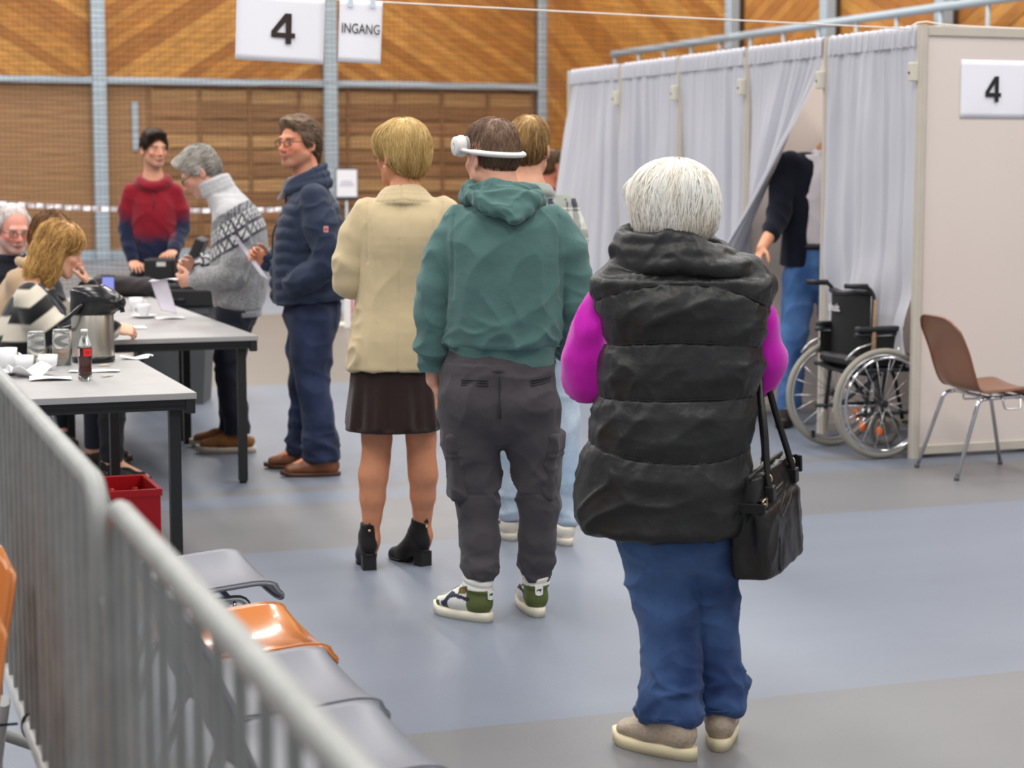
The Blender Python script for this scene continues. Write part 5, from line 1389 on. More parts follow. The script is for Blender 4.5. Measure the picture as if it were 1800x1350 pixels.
# ---- stooping man in the nordic sweater -----------------------------------------
def grey_man():
    p = Person('grey-haired man in a patterned wool sweater bending over the table with a ballot', (-1.565, 10.7, 0), 90)
    hd = Head(A3(.0, .155, 1.542), yaw=4, pitch=34, size=1.04, brow=(130, 120, 112), age=.6, beard=(180, 140, 124))
    J = dict(pel=A3(.0, -.05, .86), waist=A3(.0, -.05, 1.0), chest=A3(.0, -.045, 1.24), neck=A3(0, .05, 1.42), shL=A3(-.17, -.04, 1.32), elL=A3(-.22, -.06, .99), wrL=A3(-.14, .17, .96),
             shR=A3(.17, .0, 1.33), elR=A3(.21, .03, 1.05), wrR=A3(.08, .19, 1.02), hipL=A3(-.08, -.03, .82), knL=A3(-.09, .0, .46), anL=A3(-.10, -.05, .09), hipR=A3(.08, -.03, .82), knR=A3(.09, .02, .46), anR=A3(.11, .02, .09),
             toeL=A3(-.11, .11, .03), toeR=A3(.13, .16, .03))
    hs = [dict(w=A3(-.135, .175, .962), fd=A3(.3, .9, -.15), pn=A3(.9, -.2, 0), th=A3(-.2, .2, .9), curl=(45, 50, 55, 60)), dict(w=A3(.075, .20, 1.02), fd=A3(-.45, .75, .1), pn=A3(-.4, -.2, -.6), th=A3(-.3, -.2, .9), curl=(40, 48, 55, 60))]
    p.body(J, hd, (214, 160, 136), hands=hs, neck_r=.060, res=.012, hres=.0042)
    f = SDF((-.24, -.26, .05), (.24, .22, .95), .011)
    f.echain([A3(.0, -.04, .86), A3(.0, -.04, .78)], [(.15, .11), (.165, .12)], (1, 0, 0), .02)
    f.chain([A3(-.08, -.03, .76), A3(-.09, -.01, .55), A3(-.09, .0, .42), A3(-.098, -.03, .25), A3(-.10, -.05, .09)], [.098, .085, .072, .070, .072], .02, .03)
    f.chain([A3(.08, -.03, .76), A3(.085, .01, .55), A3(.09, .02, .42), A3(.10, .01, .25), A3(.11, .01, .09)], [.098, .085, .072, .070, .072], .02, .03)
    f.cut((0, 0, .10), (0, 0, -1))
    surface('trousers', f, fabric('dark_trousers', .85, .15, 300, .1), p.e, flat((30, 32, 44), .1), lambda P, N: .010*crease(P, (1, 1, .4), 9, 4, .4, 2.)-.003)
    km = fabric('wool_knit', .95, .35, 260, .3, spec=.1)
    f = SDF((-.32, -.30, .68), (.30, .26, 1.58), .0058)
    f.stack([(.748, 0, -.045, .172, .128), (.80, 0, -.05, .178, .132), (.92, 0, -.055, .190, .150), (1.05, 0, -.06, .192, .158), (1.18, 0, -.06, .195, .158), (1.28, 0, -.055, .195, .145), (1.36, 0, -.03, .17, .12), (1.42, 0, .01, .12, .10)], .025)
    f.chain([A3(-.165, -.045, 1.315), A3(-.20, -.065, 1.20), A3(-.215, -.075, 1.08), A3(-.212, -.045, .995), A3(-.185, .06, .965), A3(-.145, .15, .962)], [.080, .078, .070, .066, .056, .046], .025, .03)
    f.chain([A3(.165, .0, 1.325), A3(.20, .01, 1.20), A3(.21, .03, 1.09), A3(.15, .11, 1.04), A3(.085, .18, 1.02)], [.078, .074, .066, .056, .045], .025, .03)
    lean = A3(0, .62, .80)
    f.cone(A3(0, .02, 1.40), A3(0, .055, 1.46), .098, .082, .03)
    for k in range(3): ring(f, (0, .055+.012*k, 1.445+.022*k), .082, .076, .018, .010, (0, -.030))
    lt, md, dk = lin((196, 196, 198)), lin((150, 150, 152)), lin((66, 66, 76))
    wht = lin((206, 206, 206))
    def nordic(P, N):
        x, y, z = P.T; q = z+.62*(y+.0)+.10*np.maximum(-x-.17, 0)
        marl = np.clip(.5+1.4*pnoise(P*A3(70, 70, 110))+.5*pnoise(P*22), 0, 1)[:, None]
        up = lt*(.88+.12*marl)+0*marl; low = md*(.72+.42*marl)
        c = np.where((q > 1.20)[:, None], up, low)
        u = np.where(np.abs(x) > .178, y, np.arctan2(x, -(y+.05))*.19)
        zig = lambda per, lo, hi, w: (np.abs(((u/per) % 1)-.5)*2 - (q-lo)/(hi-lo)) 
        def band(lo, hi, k): c[:] = np.where(((q > lo) & (q < hi))[:, None], k, c)
        band(1.262, 1.318, dk); c[:] = np.where(((q > 1.262) & (q < 1.318) & ((q*100*.9) % 1 > .72))[:, None], wht*.7, c)
        band(1.196, 1.262, wht); m = (q > 1.196) & (q < 1.262) & (np.abs(np.abs(((u/.052) % 1)-.5)*2-(q-1.196)/.066) < .22); c[:] = np.where(m[:, None], dk, c)
        m2 = (q > 1.196) & (q < 1.262) & (np.abs(np.abs((((u/.052)+.5) % 1)-.5)*2-(q-1.196)/.066) < .12); c[:] = np.where(m2[:, None], dk, c)
        band(1.172, 1.196, dk)
        band(1.118, 1.172, wht); m = (q > 1.118) & (q < 1.172) & (np.abs(np.abs(((u/.044) % 1)-.5)*2-(q-1.118)/.054) < .25); c[:] = np.where(m[:, None], dk, c)
        band(1.098, 1.118, dk)
        return c
    surface('wool_sweater', f, km, p.e, nordic, lambda P, N: sstep(.785, .83, P[:, 2])*(.012*crease(P, (.3, .6, 1), 7, 4, .4, 3.)*sstep(1.15, 1.0, P[:, 2])+.010*crease(P, (.5, 1, -.6), 9, 4, .4, 8.)*sstep(-.12, -.17, P[:, 0])+.002*fbm(P*30)-.003)-.006*np.exp(-((P[:, 2]-.785)/.006)**2))
    b = MB(); b.lathe([(.0, 0), (.03, 0), (.03, .03), (0, .03)], 10, A3(0, .115, 1.40)); b.build('shirt_neck', mat('shirt_black', (24, 24, 28), .9), p.e)
    lm = fabric('tan_suede', .8, .2, 200, .1, noise=.15, nscale=20)
    for hl, to in ((A3(-.10, -.145, 0), A3(-.115, .18, 0)), (A3(.105, -.07, 0), A3(.135, .255, 0))):
        shoe(p.e, p.e, hl, to, .09, .049, .034, (140, 92, 50), (196, 182, 164), lm, laces=(120, 80, 46), res=.0065)
    hairdo(p, hd, [((0, -.018, .052), (.086, .106, .086)), ((0, -.060, .0), (.080, .064, .078)), ((0, .058, .090), (.066, .050, .038)), ((-.076, .0, .03), (.015, .035, .04)), ((.076, .0, .03), (.015, .035, .04))], (226, 222, 214), (140, 132, 124), 1500, 7, .011, .0013, .0055,
           cuts=[((0, .070, .06), (0, 1, -.45)), ((0, 0, -.06), (0, .45, -1))], mixf=lambda L: .35*sstep(.02, -.06, L[:, 1])-.3*sstep(.03, .1, L[:, 1]), lift=.003, groove=.006, jit=.9, curl=.2, flow=lambda L: np.stack([L[:, 0]*2, -.6-0*L[:, 0], .2-6*np.maximum(.08-L[:, 2], 0)], 1))
    glasses(p, hd, (34, 32, 34), .0022)
    w0 = Vector((-1.565, 10.7, 0)); RR = Matrix.Rotation(PI/2, 3, 'Z')
    t_ = thing('ballot_paper', 'long white ballot drooping from the hand of the man in the patterned sweater', 'paper', w0+RR @ Vector((-.135, .255, .955)), PI/2, 'ballot papers')
    b = MB()
    b.grid(lambda s, t: ((s-.5)*.13, .0+.155*t, .004+.006*math.sin(t*5+s)), 5, 12, .0012)
    b.grid(lambda s, t: (-.05+.02*math.sin(t*3)+.012*s, .055+.095*s-.05*t+.0, .004-.175*t-.012*math.sin(t*PI)+.02*(s-.5)*t), 6, 14, .0012)
    b.build('sheet', MATS['ballot_paper'], t_)
grey_man()

# ---- man in the red and navy hoodie behind the machine --------------------------------
def red_man():
    p = Person('dark-haired young man in a hoodie fading from red to navy, standing behind the black case', (-2.49, 13.5, 0), 190)
    hd = Head(A3(-.01, .035, 1.700), yaw=26, pitch=4, size=1.02, jaw=.92, brow=(50, 34, 26), eye=(40, 30, 26), beard=(176, 130, 108))
    J = dict(pel=A3(0, 0, .92), waist=A3(0, 0, 1.06), chest=A3(0, 0, 1.33), neck=A3(0, -.01, 1.50), shL=A3(-.14, 0, 1.41), elL=A3(-.175, .02, 1.12), wrL=A3(-.13, .22, 1.0), shR=A3(.14, 0, 1.41), elR=A3(.175, .02, 1.14), wrR=A3(.15, .12, .93),
             hipL=A3(-.09, 0, .86), knL=A3(-.10, .02, .48), anL=A3(-.10, -.02, .09), hipR=A3(.09, 0, .86), knR=A3(.10, .02, .48), anR=A3(.10, -.02, .09), toeL=A3(-.12, .13, .03), toeR=A3(.12, .13, .03))
    hs = [dict(w=A3(.15, .13, .925), fd=A3(-.25, .9, -.25), pn=A3(0, 0, -1), th=A3(-1, .2, 0), curl=(12, 14, 16, 18)), dict(w=J['wrL'], fd=A3(.3, .9, -.2), pn=A3(0, 0, -1), th=A3(1, .2, 0))]
    p.body(J, hd, (220, 160, 130), hands=hs, neck_r=.056, res=.012, hres=.0044, fat=.88, arm=.85)
    f = SDF((-.24, -.2, .06), (.24, .22, 1.0), .011)
    f.echain([A3(0, 0, .93), A3(0, 0, .80)], [(.15, .11), (.165, .12)], (1, 0, 0), .02)
    for q in (-1, 1): f.chain([A3(q*.09, 0, .78), A3(q*.10, .02, .48), A3(q*.10, -.02, .09)], [.095, .065, .058], .02, .03)
    f.cut((0, 0, .10), (0, 0, -1)); surface('trousers', f, MATS['dark_trousers'], p.e, flat((34, 36, 46), .1))
    f = SDF((-.34, -.22, .82), (.34, .32, 1.62), .0072)
    f.stack([(.86, 0, 0, .175, .125), (.93, 0, 0, .165, .135), (1.1, 0, 0, .16, .138), (1.28, 0, 0, .165, .13), (1.38, 0, -.01, .155, .11), (1.44, 0, -.01, .12, .09)], .02, n=2.2)
    for q, P in ((-1, [A3(-.145, 0, 1.395), A3(-.18, 0, 1.28), A3(-.187, .02, 1.13), A3(-.155, .11, 1.062), A3(-.132, .205, 1.005)]), (1, [A3(.145, 0, 1.395), A3(.18, 0, 1.28), A3(.186, .02, 1.14), A3(.17, .08, 1.02), A3(.152, .12, .95)])):
        f.chain(P, [.066, .062, .056, .050, .043], .014, .03)
    ring(f, (0, .0, 1.475), .095, .085, .030, .02, (0, -.03)); f.ell(A3(0, -.09, 1.45), (.11, .05, .06), None, .03)
    f.cut((0, .12, 1.47), (0, .65, 1.), .02)
    red, navy = lin((134, 26, 40)), lin((30, 36, 60))
    def grad(P, N):
        x, y, z = P.T; arm = sstep(.135, .16, np.abs(x)); k = np.clip((z-(1.10+.13*arm))/.10+.5+.5*pnoise(P*40), 0, 1)[:, None]; return (navy*(1-k)+red*k)*(1+.25*pnoise(P*60))[:, None]
    surface('hoodie', f, fabric('terry_fleece', .95, .3, 200, .25, spec=.1), p.e, grad, lambda P, N: .009*crease(P, (1, .3, .6), 8, 4, .4, 3.)-.002)
    for q in (-1, 1): shoe(p.e, p.e, A3(q*.10, -.08, 0), A3(q*.12, .2, 0), .085, .047, .03, (50, 50, 54), (200, 196, 190), MATS['sneaker_leather'], res=.009)
    b = MB(); b.tube([A3(.0, .128, 1.40), A3(0, .138, 1.20)], .003, 5); b.build('zip', MATS['zip_dark'], p.e)
    hairdo(p, hd, [((0, -.014, .055), (.082, .103, .084)), ((0, -.050, .01), (.078, .066, .075)), ((.01, .060, .092), (.066, .048, .036)), ((-.076, .01, .03), (.012, .032, .035)), ((.076, .01, .03), (.012, .032, .035))], (70, 48, 34), (34, 24, 18), 1000, 6, .011, .0014, .006,
           cuts=[((0, .072, .055), (0, 1, -.40)), ((0, 0, -.045), (0, .4, -1))], lift=.003, groove=.006, jit=.8, curl=.2)
red_man()

# ---- seated officials ------------------------------------------------------------
def sit_legs(f, hip, knee, foot, r=(.095, .07, .055)):
    f.chain([hip, knee, foot], list(r), .03, .04)
def striped_woman():
    p = Person('seated blonde woman in a black and cream striped jumper, chin in hand at the table', (-2.33, 9.28, 0), -78)
    hd = Head(A3(-.02, .165, 1.170), yaw=6, pitch=22, size=1.0, female=True, brow=(110, 80, 50), lips=(176, 90, 84))
    J = dict(pel=A3(0, -.06, .53), waist=A3(0, -.045, .68), chest=A3(0, .0, .86), neck=A3(-.01, .06, 1.02), shL=A3(-.15, .03, .95), elL=A3(-.13, .27, .80), wrL=A3(-.06, .30, 1.0), shR=A3(.15, .02, .95), elR=A3(.20, .16, .78), wrR=A3(.17, .40, .80),
             hipL=A3(-.09, -.04, .52), knL=A3(-.11, .40, .52), anL=A3(-.11, .40, .10), hipR=A3(.09, -.04, .52), knR=A3(.11, .40, .52), anR=A3(.11, .36, .10), toeL=A3(-.11, .54, .03), toeR=A3(.11, .50, .03))
    hs = [dict(w=A3(-.055, .285, 1.0), fd=A3(.05, -.30, .95), pn=A3(.1, -.9, 0), th=A3(.95, 0, .2), curl=(38, 42, 46, 50)), dict(w=A3(.17, .405, .802), fd=A3(-.15, .95, -.12), pn=A3(-.6, 0, -.7), th=A3(-.8, .2, .5), curl=(38, 45, 52, 56))]
    p.body(J, hd, (232, 178, 148), hands=hs, neck_r=.046, res=.010, hres=.0038, fat=.84, arm=.85)
    f = SDF((-.26, -.24, .06), (.26, .60, .74), .009)
    f.echain([A3(0, -.06, .62), A3(0, -.06, .54)], [(.15, .11), (.175, .125)], (1, 0, 0), .02)
    for q in (-1, 1): f.chain([A3(q*.09, -.03, .54), A3(q*.11, .39, .525), A3(q*.11, .38, .14)], [.092, .072, .052], .03, .03)
    f.cut((0, 0, .15), (0, 0, -1)); surface('trousers', f, MATS['dark_trousers'], p.e, flat((22, 24, 30), .1), lambda P, N: .008*crease(P, (1, .3, .4), 9, 4)-.002)
    f = SDF((-.36, -.26, .46), (.36, .54, 1.14), .0062)
    f.stack([(.50, 0, -.06, .185, .145), (.60, 0, -.055, .19, .15), (.72, 0, -.03, .185, .145), (.84, 0, .005, .185, .135), (.93, 0, .03, .165, .11), (.99, 0, .045, .10, .085)], .03)
    f.chain([A3(.145, .02, .945), A3(.19, .06, .86), A3(.205, .14, .79), A3(.19, .28, .785), A3(.172, .39, .80)], [.078, .076, .074, .062, .048], .03, .03)
    f.chain([A3(-.145, .03, .945), A3(-.16, .14, .86), A3(-.135, .26, .79), A3(-.09, .285, .90), A3(-.06, .29, .985)], [.074, .070, .068, .056, .044], .03, .03)
    blk, crm = lin((24, 24, 26)), lin((214, 206, 190))
    def stripes(P, N):
        x, y, z = P.T; arm = sstep(.145, .17, x)
        t = np.where((x > .14), (.95-z)*1.0+.75*np.maximum(y-.02, 0), (1.0-z)+.2*y)
        t = np.where((x < -.14), (.95-z)+.5*y, t)
        k = sstep(-.25, .25, np.sin((t+.045)*2*PI/.165))[:, None]; return (blk*(1-k)+crm*k)
    surface('striped_jumper', f, km_ := MATS['wool_knit'], p.e, stripes, lambda P, N: .010*crease(P, (.6, 1, .4), 8, 4, .4, 3.)-.003)
    b = MB()
    for q in (-1, 1): b.grid(lambda s, t, q=q: (q*(.055+.05*s)+.0, .065+.115*min(1, t*3)*(1-.25*t)-.10*max(0, t-.4), 1.02-.42*t), 4, 18, .012)
    b.build('scarf', fabric('scarf_grey', .95, .2, 200, .2), p.e)
    sc = bpy.data.objects['scarf'].data; a = sc.color_attributes.new('Col', 'FLOAT_COLOR', 'POINT'); a.data.foreach_set('color', np.tile(np.append(lin((92, 96, 110)), 1.).astype(np.float32), len(sc.vertices)))
    for q in (-1, 1): shoe(p.e, p.e, A3(q*.11, .31, 0), A3(q*.11, .57, 0), .11, .045, .025, (24, 24, 26), (40, 40, 40), MATS['black_suede'], high=.05, name='boot', res=.009)
    hairdo(p, hd, [((0, -.02, .048), (.094, .112, .092)), ((0, -.065, -.03), (.095, .070, .11)), ((-.07, -.02, -.06), (.038, .055, .105)), ((.07, -.028, -.06), (.034, .048, .105)), ((.062, -.0, -.135), (.034, .045, .06)), ((-.06, .01, -.135), (.036, .05, .06)), ((0, -.08, -.12), (.085, .05, .06))], (228, 182, 112), (138, 96, 54), 1700, 9, .018, .0015, .006,
           lift=.004, groove=.007, jit=.7, curl=.25, gs=(45, 45, 10), whorl=(-.01, .0, .12), droop=3, pad=.24, cuts=[((0, .078, .03), (0, 1, -.35))])
striped_woman()
def beige_woman():
    p = Person('woman in a beige cardigan with a brown bun, half hidden beside the striped jumper', (-2.56, 10.05, 0), -82)
    hd = Head(A3(0, .175, 1.195), yaw=-4, pitch=26, female=True, brow=(90, 64, 40))
    J = dict(pel=A3(0, -.06, .53), waist=A3(0, -.05, .70), chest=A3(0, .0, .90), neck=A3(0, .07, 1.05), shL=A3(-.15, .03, .98), elL=A3(-.19, .10, .78), wrL=A3(-.1, .27, .68), shR=A3(.15, .02, .98), elR=A3(.19, .10, .78), wrR=A3(.12, .27, .68),
             hipL=A3(-.09, -.04, .52), knL=A3(-.11, .40, .52), anL=A3(-.11, .38, .10), hipR=A3(.09, -.04, .52), knR=A3(.11, .40, .52), anR=A3(.11, .36, .10), toeL=A3(-.11, .52, .03), toeR=A3(.11, .50, .03))
    hs = [dict(w=A3(.12, .275, .675), fd=A3(-.5, .7, -.3), pn=A3(0, 0, -1), th=A3(-1, 0, .3)), dict(w=A3(-.1, .275, .675), fd=A3(.2, .9, -.1), pn=A3(0, 0, -1), th=A3(1, 0, .3))]
    p.body(J, hd, (224, 170, 142), hands=hs, neck_r=.046, res=.014, hres=.007, fat=.84, arm=.9)
    f = SDF((-.26, -.24, .06), (.26, .56, .74), .013)
    f.echain([A3(0, -.06, .62), A3(0, -.06, .54)], [(.15, .11), (.175, .125)], (1, 0, 0), .02)
    for q in (-1, 1): f.chain([A3(q*.09, -.03, .54), A3(q*.11, .39, .525), A3(q*.11, .37, .12)], [.092, .072, .052], .03, .03)
    f.cut((0, 0, .11), (0, 0, -1)); surface('trousers', f, MATS['dark_trousers'], p.e, flat((40, 42, 54), .1))
    f = SDF((-.34, -.26, .46), (.34, .48, 1.18), .011)
    f.stack([(.50, 0, -.06, .185, .15), (.60, 0, -.06, .19, .155), (.75, 0, -.035, .185, .15), (.88, 0, .0, .185, .14), (.97, 0, .03, .165, .115), (1.03, 0, .05, .10, .09)], .03)
    for q in (-1, 1): f.chain([A3(q*.145, .02, .975), A3(q*.18, .06, .88), A3(q*.19, .11, .79), A3(q*.15, .20, .72), A3(q*.115, .265, .68)], [.078, .074, .068, .056, .046], .03, .03)
    ring(f, (0, .065, 1.065), .070, .062, .018, .012, (0, -.02))
    surface('cardigan', f, MATS['wool_knit'], p.e, flat((188, 160, 130), .08, 30), lambda P, N: .009*crease(P, (.6, 1, .4), 8, 4, .4, 3.)-.003)
    for q in (-1, 1): shoe(p.e, p.e, A3(q*.11, .31, 0), A3(q*.11, .55, 0), .09, .044, .025, (60, 50, 44), (60, 54, 50), MATS['black_suede'], res=.01)
    hairdo(p, hd, [((0, -.02, .048), (.092, .112, .090)), ((0, -.062, .0), (.088, .066, .085)), ((0, -.06, .125), (.052, .050, .042))], (140, 98, 56), (84, 56, 30), 700, 7, .015, .0016, .007, lift=.003, groove=.007, jit=.8, curl=.4, cuts=[((0, .074, .03), (0, 1, -.35))])
beige_woman()
def white_haired_man():
    p = Person('seated white-haired man with glasses and a dark jacket at the left edge', (-2.87, 11.0, 0), -140)
    hd = Head(A3(0, .10, 1.225), yaw=-8, pitch=16, size=1.06, jaw=1.1, brow=(180, 168, 160), age=1., beard=(190, 170, 162))
    J = dict(pel=A3(0, -.05, .53), waist=A3(0, -.05, .70), chest=A3(0, -.02, .92), neck=A3(0, .02, 1.08), shL=A3(-.18, 0, .99), elL=A3(-.22, .10, .76), wrL=A3(-.15, .30, .80), shR=A3(.18, 0, .99), elR=A3(.22, .10, .76), wrR=A3(.15, .30, .80),
             hipL=A3(-.09, -.04, .52), knL=A3(-.11, .40, .52), anL=A3(-.11, .38, .10), hipR=A3(.09, -.04, .52), knR=A3(.11, .40, .52), anR=A3(.11, .36, .10), toeL=A3(-.11, .52, .03), toeR=A3(.11, .50, .03))
    hs = [dict(w=A3(.15, .31, .80), fd=A3(-.3, .9, -.1), pn=A3(0, 0, -1), th=A3(-1, 0, .3)), dict(w=A3(-.15, .31, .80), fd=A3(.3, .9, -.1), pn=A3(0, 0, -1), th=A3(1, 0, .3))]
    p.body(J, hd, (230, 160, 140), hands=hs, neck_r=.060, res=.013, hres=.0042)
    f = SDF((-.26, -.24, .06), (.26, .56, .74), .013)
    f.echain([A3(0, -.06, .62), A3(0, -.06, .54)], [(.16, .12), (.175, .125)], (1, 0, 0), .02)
    for q in (-1, 1): f.chain([A3(q*.09, -.03, .54), A3(q*.11, .39, .525), A3(q*.11, .37, .12)], [.095, .075, .058], .03, .03)
    f.cut((0, 0, .11), (0, 0, -1)); surface('trousers', f, MATS['dark_trousers'], p.e, flat((44, 46, 54), .1))
    f = SDF((-.36, -.26, .48), (.36, .42, 1.2), .011)
    f.stack([(.52, 0, -.05, .19, .15), (.70, 0, -.05, .195, .155), (.88, 0, -.02, .205, .145), (.98, 0, -.01, .19, .12), (1.04, 0, 0, .12, .095)], .03)
    for q in (-1, 1): f.chain([A3(q*.18, 0, .985), A3(q*.225, .04, .88), A3(q*.23, .12, .79), A3(q*.19, .22, .79), A3(q*.155, .29, .80)], [.08, .074, .066, .056, .046], .03, .03)
    ring(f, (0, .015, 1.07), .085, .078, .020, .012, (0, -.02))
    surface('jacket', f, fabric('dark_jacket', .85, .12, 300, .1), p.e, flat((34, 37, 46), .08), lambda P, N: .009*crease(P, (.6, 1, .4), 8, 4, .4, 3.)-.003)
    g = SDF((-.14, -.1, 1.0), (.14, .16, 1.2), .007); ring(g, (0, .025, 1.09), .070, .066, .012, .01, (0, -.03)); surface('shirt_collar', g, MATS['grey_shirt'], p.e, flat((176, 176, 190), .05))
    for q in (-1, 1): shoe(p.e, p.e, A3(q*.11, .31, 0), A3(q*.11, .57, 0), .09, .046, .025, (40, 36, 34), (40, 36, 34), MATS['black_suede'], res=.01)
    hairdo(p, hd, [((0, -.030, .045), (.084, .096, .084)), ((0, -.055, .0), (.080, .066, .080)), ((-.078, -.005, .02), (.015, .035, .045)), ((.078, -.005, .02), (.015, .035, .045))], (236, 226, 222), (196, 184, 180), 900, 6, .010, .0012, .006,
           cuts=[((0, .040, .07), (0, 1, -.35)), ((0, 0, -.05), (0, .4, -1))], lift=.001, groove=.003, jit=.5)
    glasses(p, hd, (60, 50, 52), .0018)
white_haired_man()

# ---- man leaving the booth ------------------------------------------------------
def booth_man():
    p = Person('tall man in a dark cardigan, white shirt and blue jeans stepping out of a booth', (1.865, 11.86, 0), 172)
    p.e.scale = (1.045, 1.045, 1.045)
    hd = Head(A3(-.115, .05, 1.755), yaw=-25, pitch=10, size=1.02, brow=(120, 100, 80), age=.5)
    J = dict(pel=A3(0, 0, 1.0), waist=A3(0, 0, 1.16), chest=A3(0, 0, 1.42), neck=A3(-.06, .0, 1.59), shL=A3(-.19, 0, 1.52), elL=A3(-.22, .05, 1.22), wrL=A3(-.12, .28, 1.12), shR=A3(.165, .03, 1.52), elR=A3(.225, .13, 1.20), wrR=A3(.315, .325, 1.04),
             hipL=A3(-.09, 0, .94), knL=A3(-.11, .02, .52), anL=A3(-.12, -.03, .10), hipR=A3(.09, 0, .94), knR=A3(.14, .10, .52), anR=A3(.15, .08, .10), toeL=A3(-.14, .12, .03), toeR=A3(.19, .24, .03))
    hs = [dict(w=A3(.31, .315, 1.045), fd=A3(.35, .5, -.7), pn=A3(-.6, .5, 0), th=A3(-.5, .6, .3), curl=(38, 42, 46, 50)), dict(w=J['wrL'], fd=A3(.3, .9, -.1), pn=A3(1, 0, 0), th=A3(0, 0, 1))]
    p.body(J, hd, (206, 146, 112), hands=hs, neck_r=.060, res=.014, hres=.008)
    f = SDF((-.26, -.24, .05), (.30, .28, 1.14), .012)
    f.echain([A3(0, 0, 1.06), A3(0, 0, .88)], [(.165, .12), (.175, .13)], (1, 0, 0), .02)
    f.chain([A3(-.09, 0, .86), A3(-.11, .02, .52), A3(-.12, -.02, .08)], [.105, .080, .070], .02, .03)
    f.chain([A3(.09, .01, .86), A3(.125, .08, .54), A3(.14, .08, .3), A3(.15, .08, .08)], [.105, .082, .074, .072], .02, .03)
    f.cut((0, 0, .085), (0, 0, -1))
    surface('jeans', f, DENIM, p.e, denim_col((52, 86, 138), (92, 132, 186), [((.1, .1, .6), .2, .3)]), lambda P, N: .010*crease(P, (1, 1, .5), 8, 4, .4, 2.)-.003)
    b = MB(); b.tube([A3(.168*math.cos(t), .125*math.sin(t), 1.045) for t in np.linspace(0, 2*PI, 28, endpoint=False)], .019, 6, closed=True); b.build('belt', mat('belt_dark', (28, 24, 26), .5), p.e)
    f = SDF((-.24, -.2, 1.0), (.24, .22, 1.70), .012)
    f.stack([(1.04, 0, 0, .168, .122), (1.2, 0, 0, .170, .132), (1.4, 0, 0, .178, .128), (1.52, 0, 0, .15, .10), (1.58, 0, 0, .09, .08)], .03); ring(f, (-.06, .01, 1.59), .072, .07, .014, .01)
    surface('shirt', f, fabric('white_shirt', .85, .1, 300, .1), p.e, flat((206, 202, 208), .04), lambda P, N: .010*crease(P, (.7, .2, 1), 8, 4, .4, 2.)-.003)
    f = SDF((-.36, -.22, .88), (.44, .44, 1.68), .011)
    f.stack([(.93, .012, -.01, .205, .150), (1.1, .008, -.01, .198, .150), (1.3, 0, -.005, .200, .145), (1.45, 0, -.005, .20, .125), (1.54, 0, -.01, .16, .10), (1.585, 0, -.02, .10, .075)], .02)
    f.chain([A3(.165, .02, 1.515), A3(.205, .07, 1.38), A3(.225, .125, 1.22), A3(.262, .21, 1.13)], [.080, .074, .066, .058], .02, .03)
    f.chain([A3(-.19, 0, 1.515), A3(-.22, .03, 1.36), A3(-.22, .06, 1.22), A3(-.15, .22, 1.13)], [.080, .072, .064, .052], .02, .03)
    f.eseg(A3(-.05, .17, .85), A3(-.05, .15, 1.64), (.145, .11), (.070, .12), (1, 0, 0), .01, True)
    surface('cardigan', f, fabric('navy_knit', .95, .25, 260, .15, spec=.1), p.e, flat((24, 26, 38), .12, 30), lambda P, N: .010*crease(P, (.7, .2, 1), 7, 4, .4, 2.)-.002)
    for q, hl, to in ((-1, A3(-.12, -.09, 0), A3(-.14, .20, 0)), (1, A3(.15, .02, 0), A3(.19, .31, 0))): shoe(p.e, p.e, hl, to, .085, .048, .025, (44, 36, 32), (34, 30, 28), MATS['brown_leather'], res=.009)
    hairdo(p, hd, [((0, -.02, .05), (.082, .102, .082)), ((0, -.05, .0), (.078, .066, .076))], (150, 140, 130), (110, 100, 92), 260, 6, .010, .0014, .008, cuts=[((0, .055, .06), (0, 1, -.4)), ((0, 0, -.05), (0, .4, -1))])
booth_man()
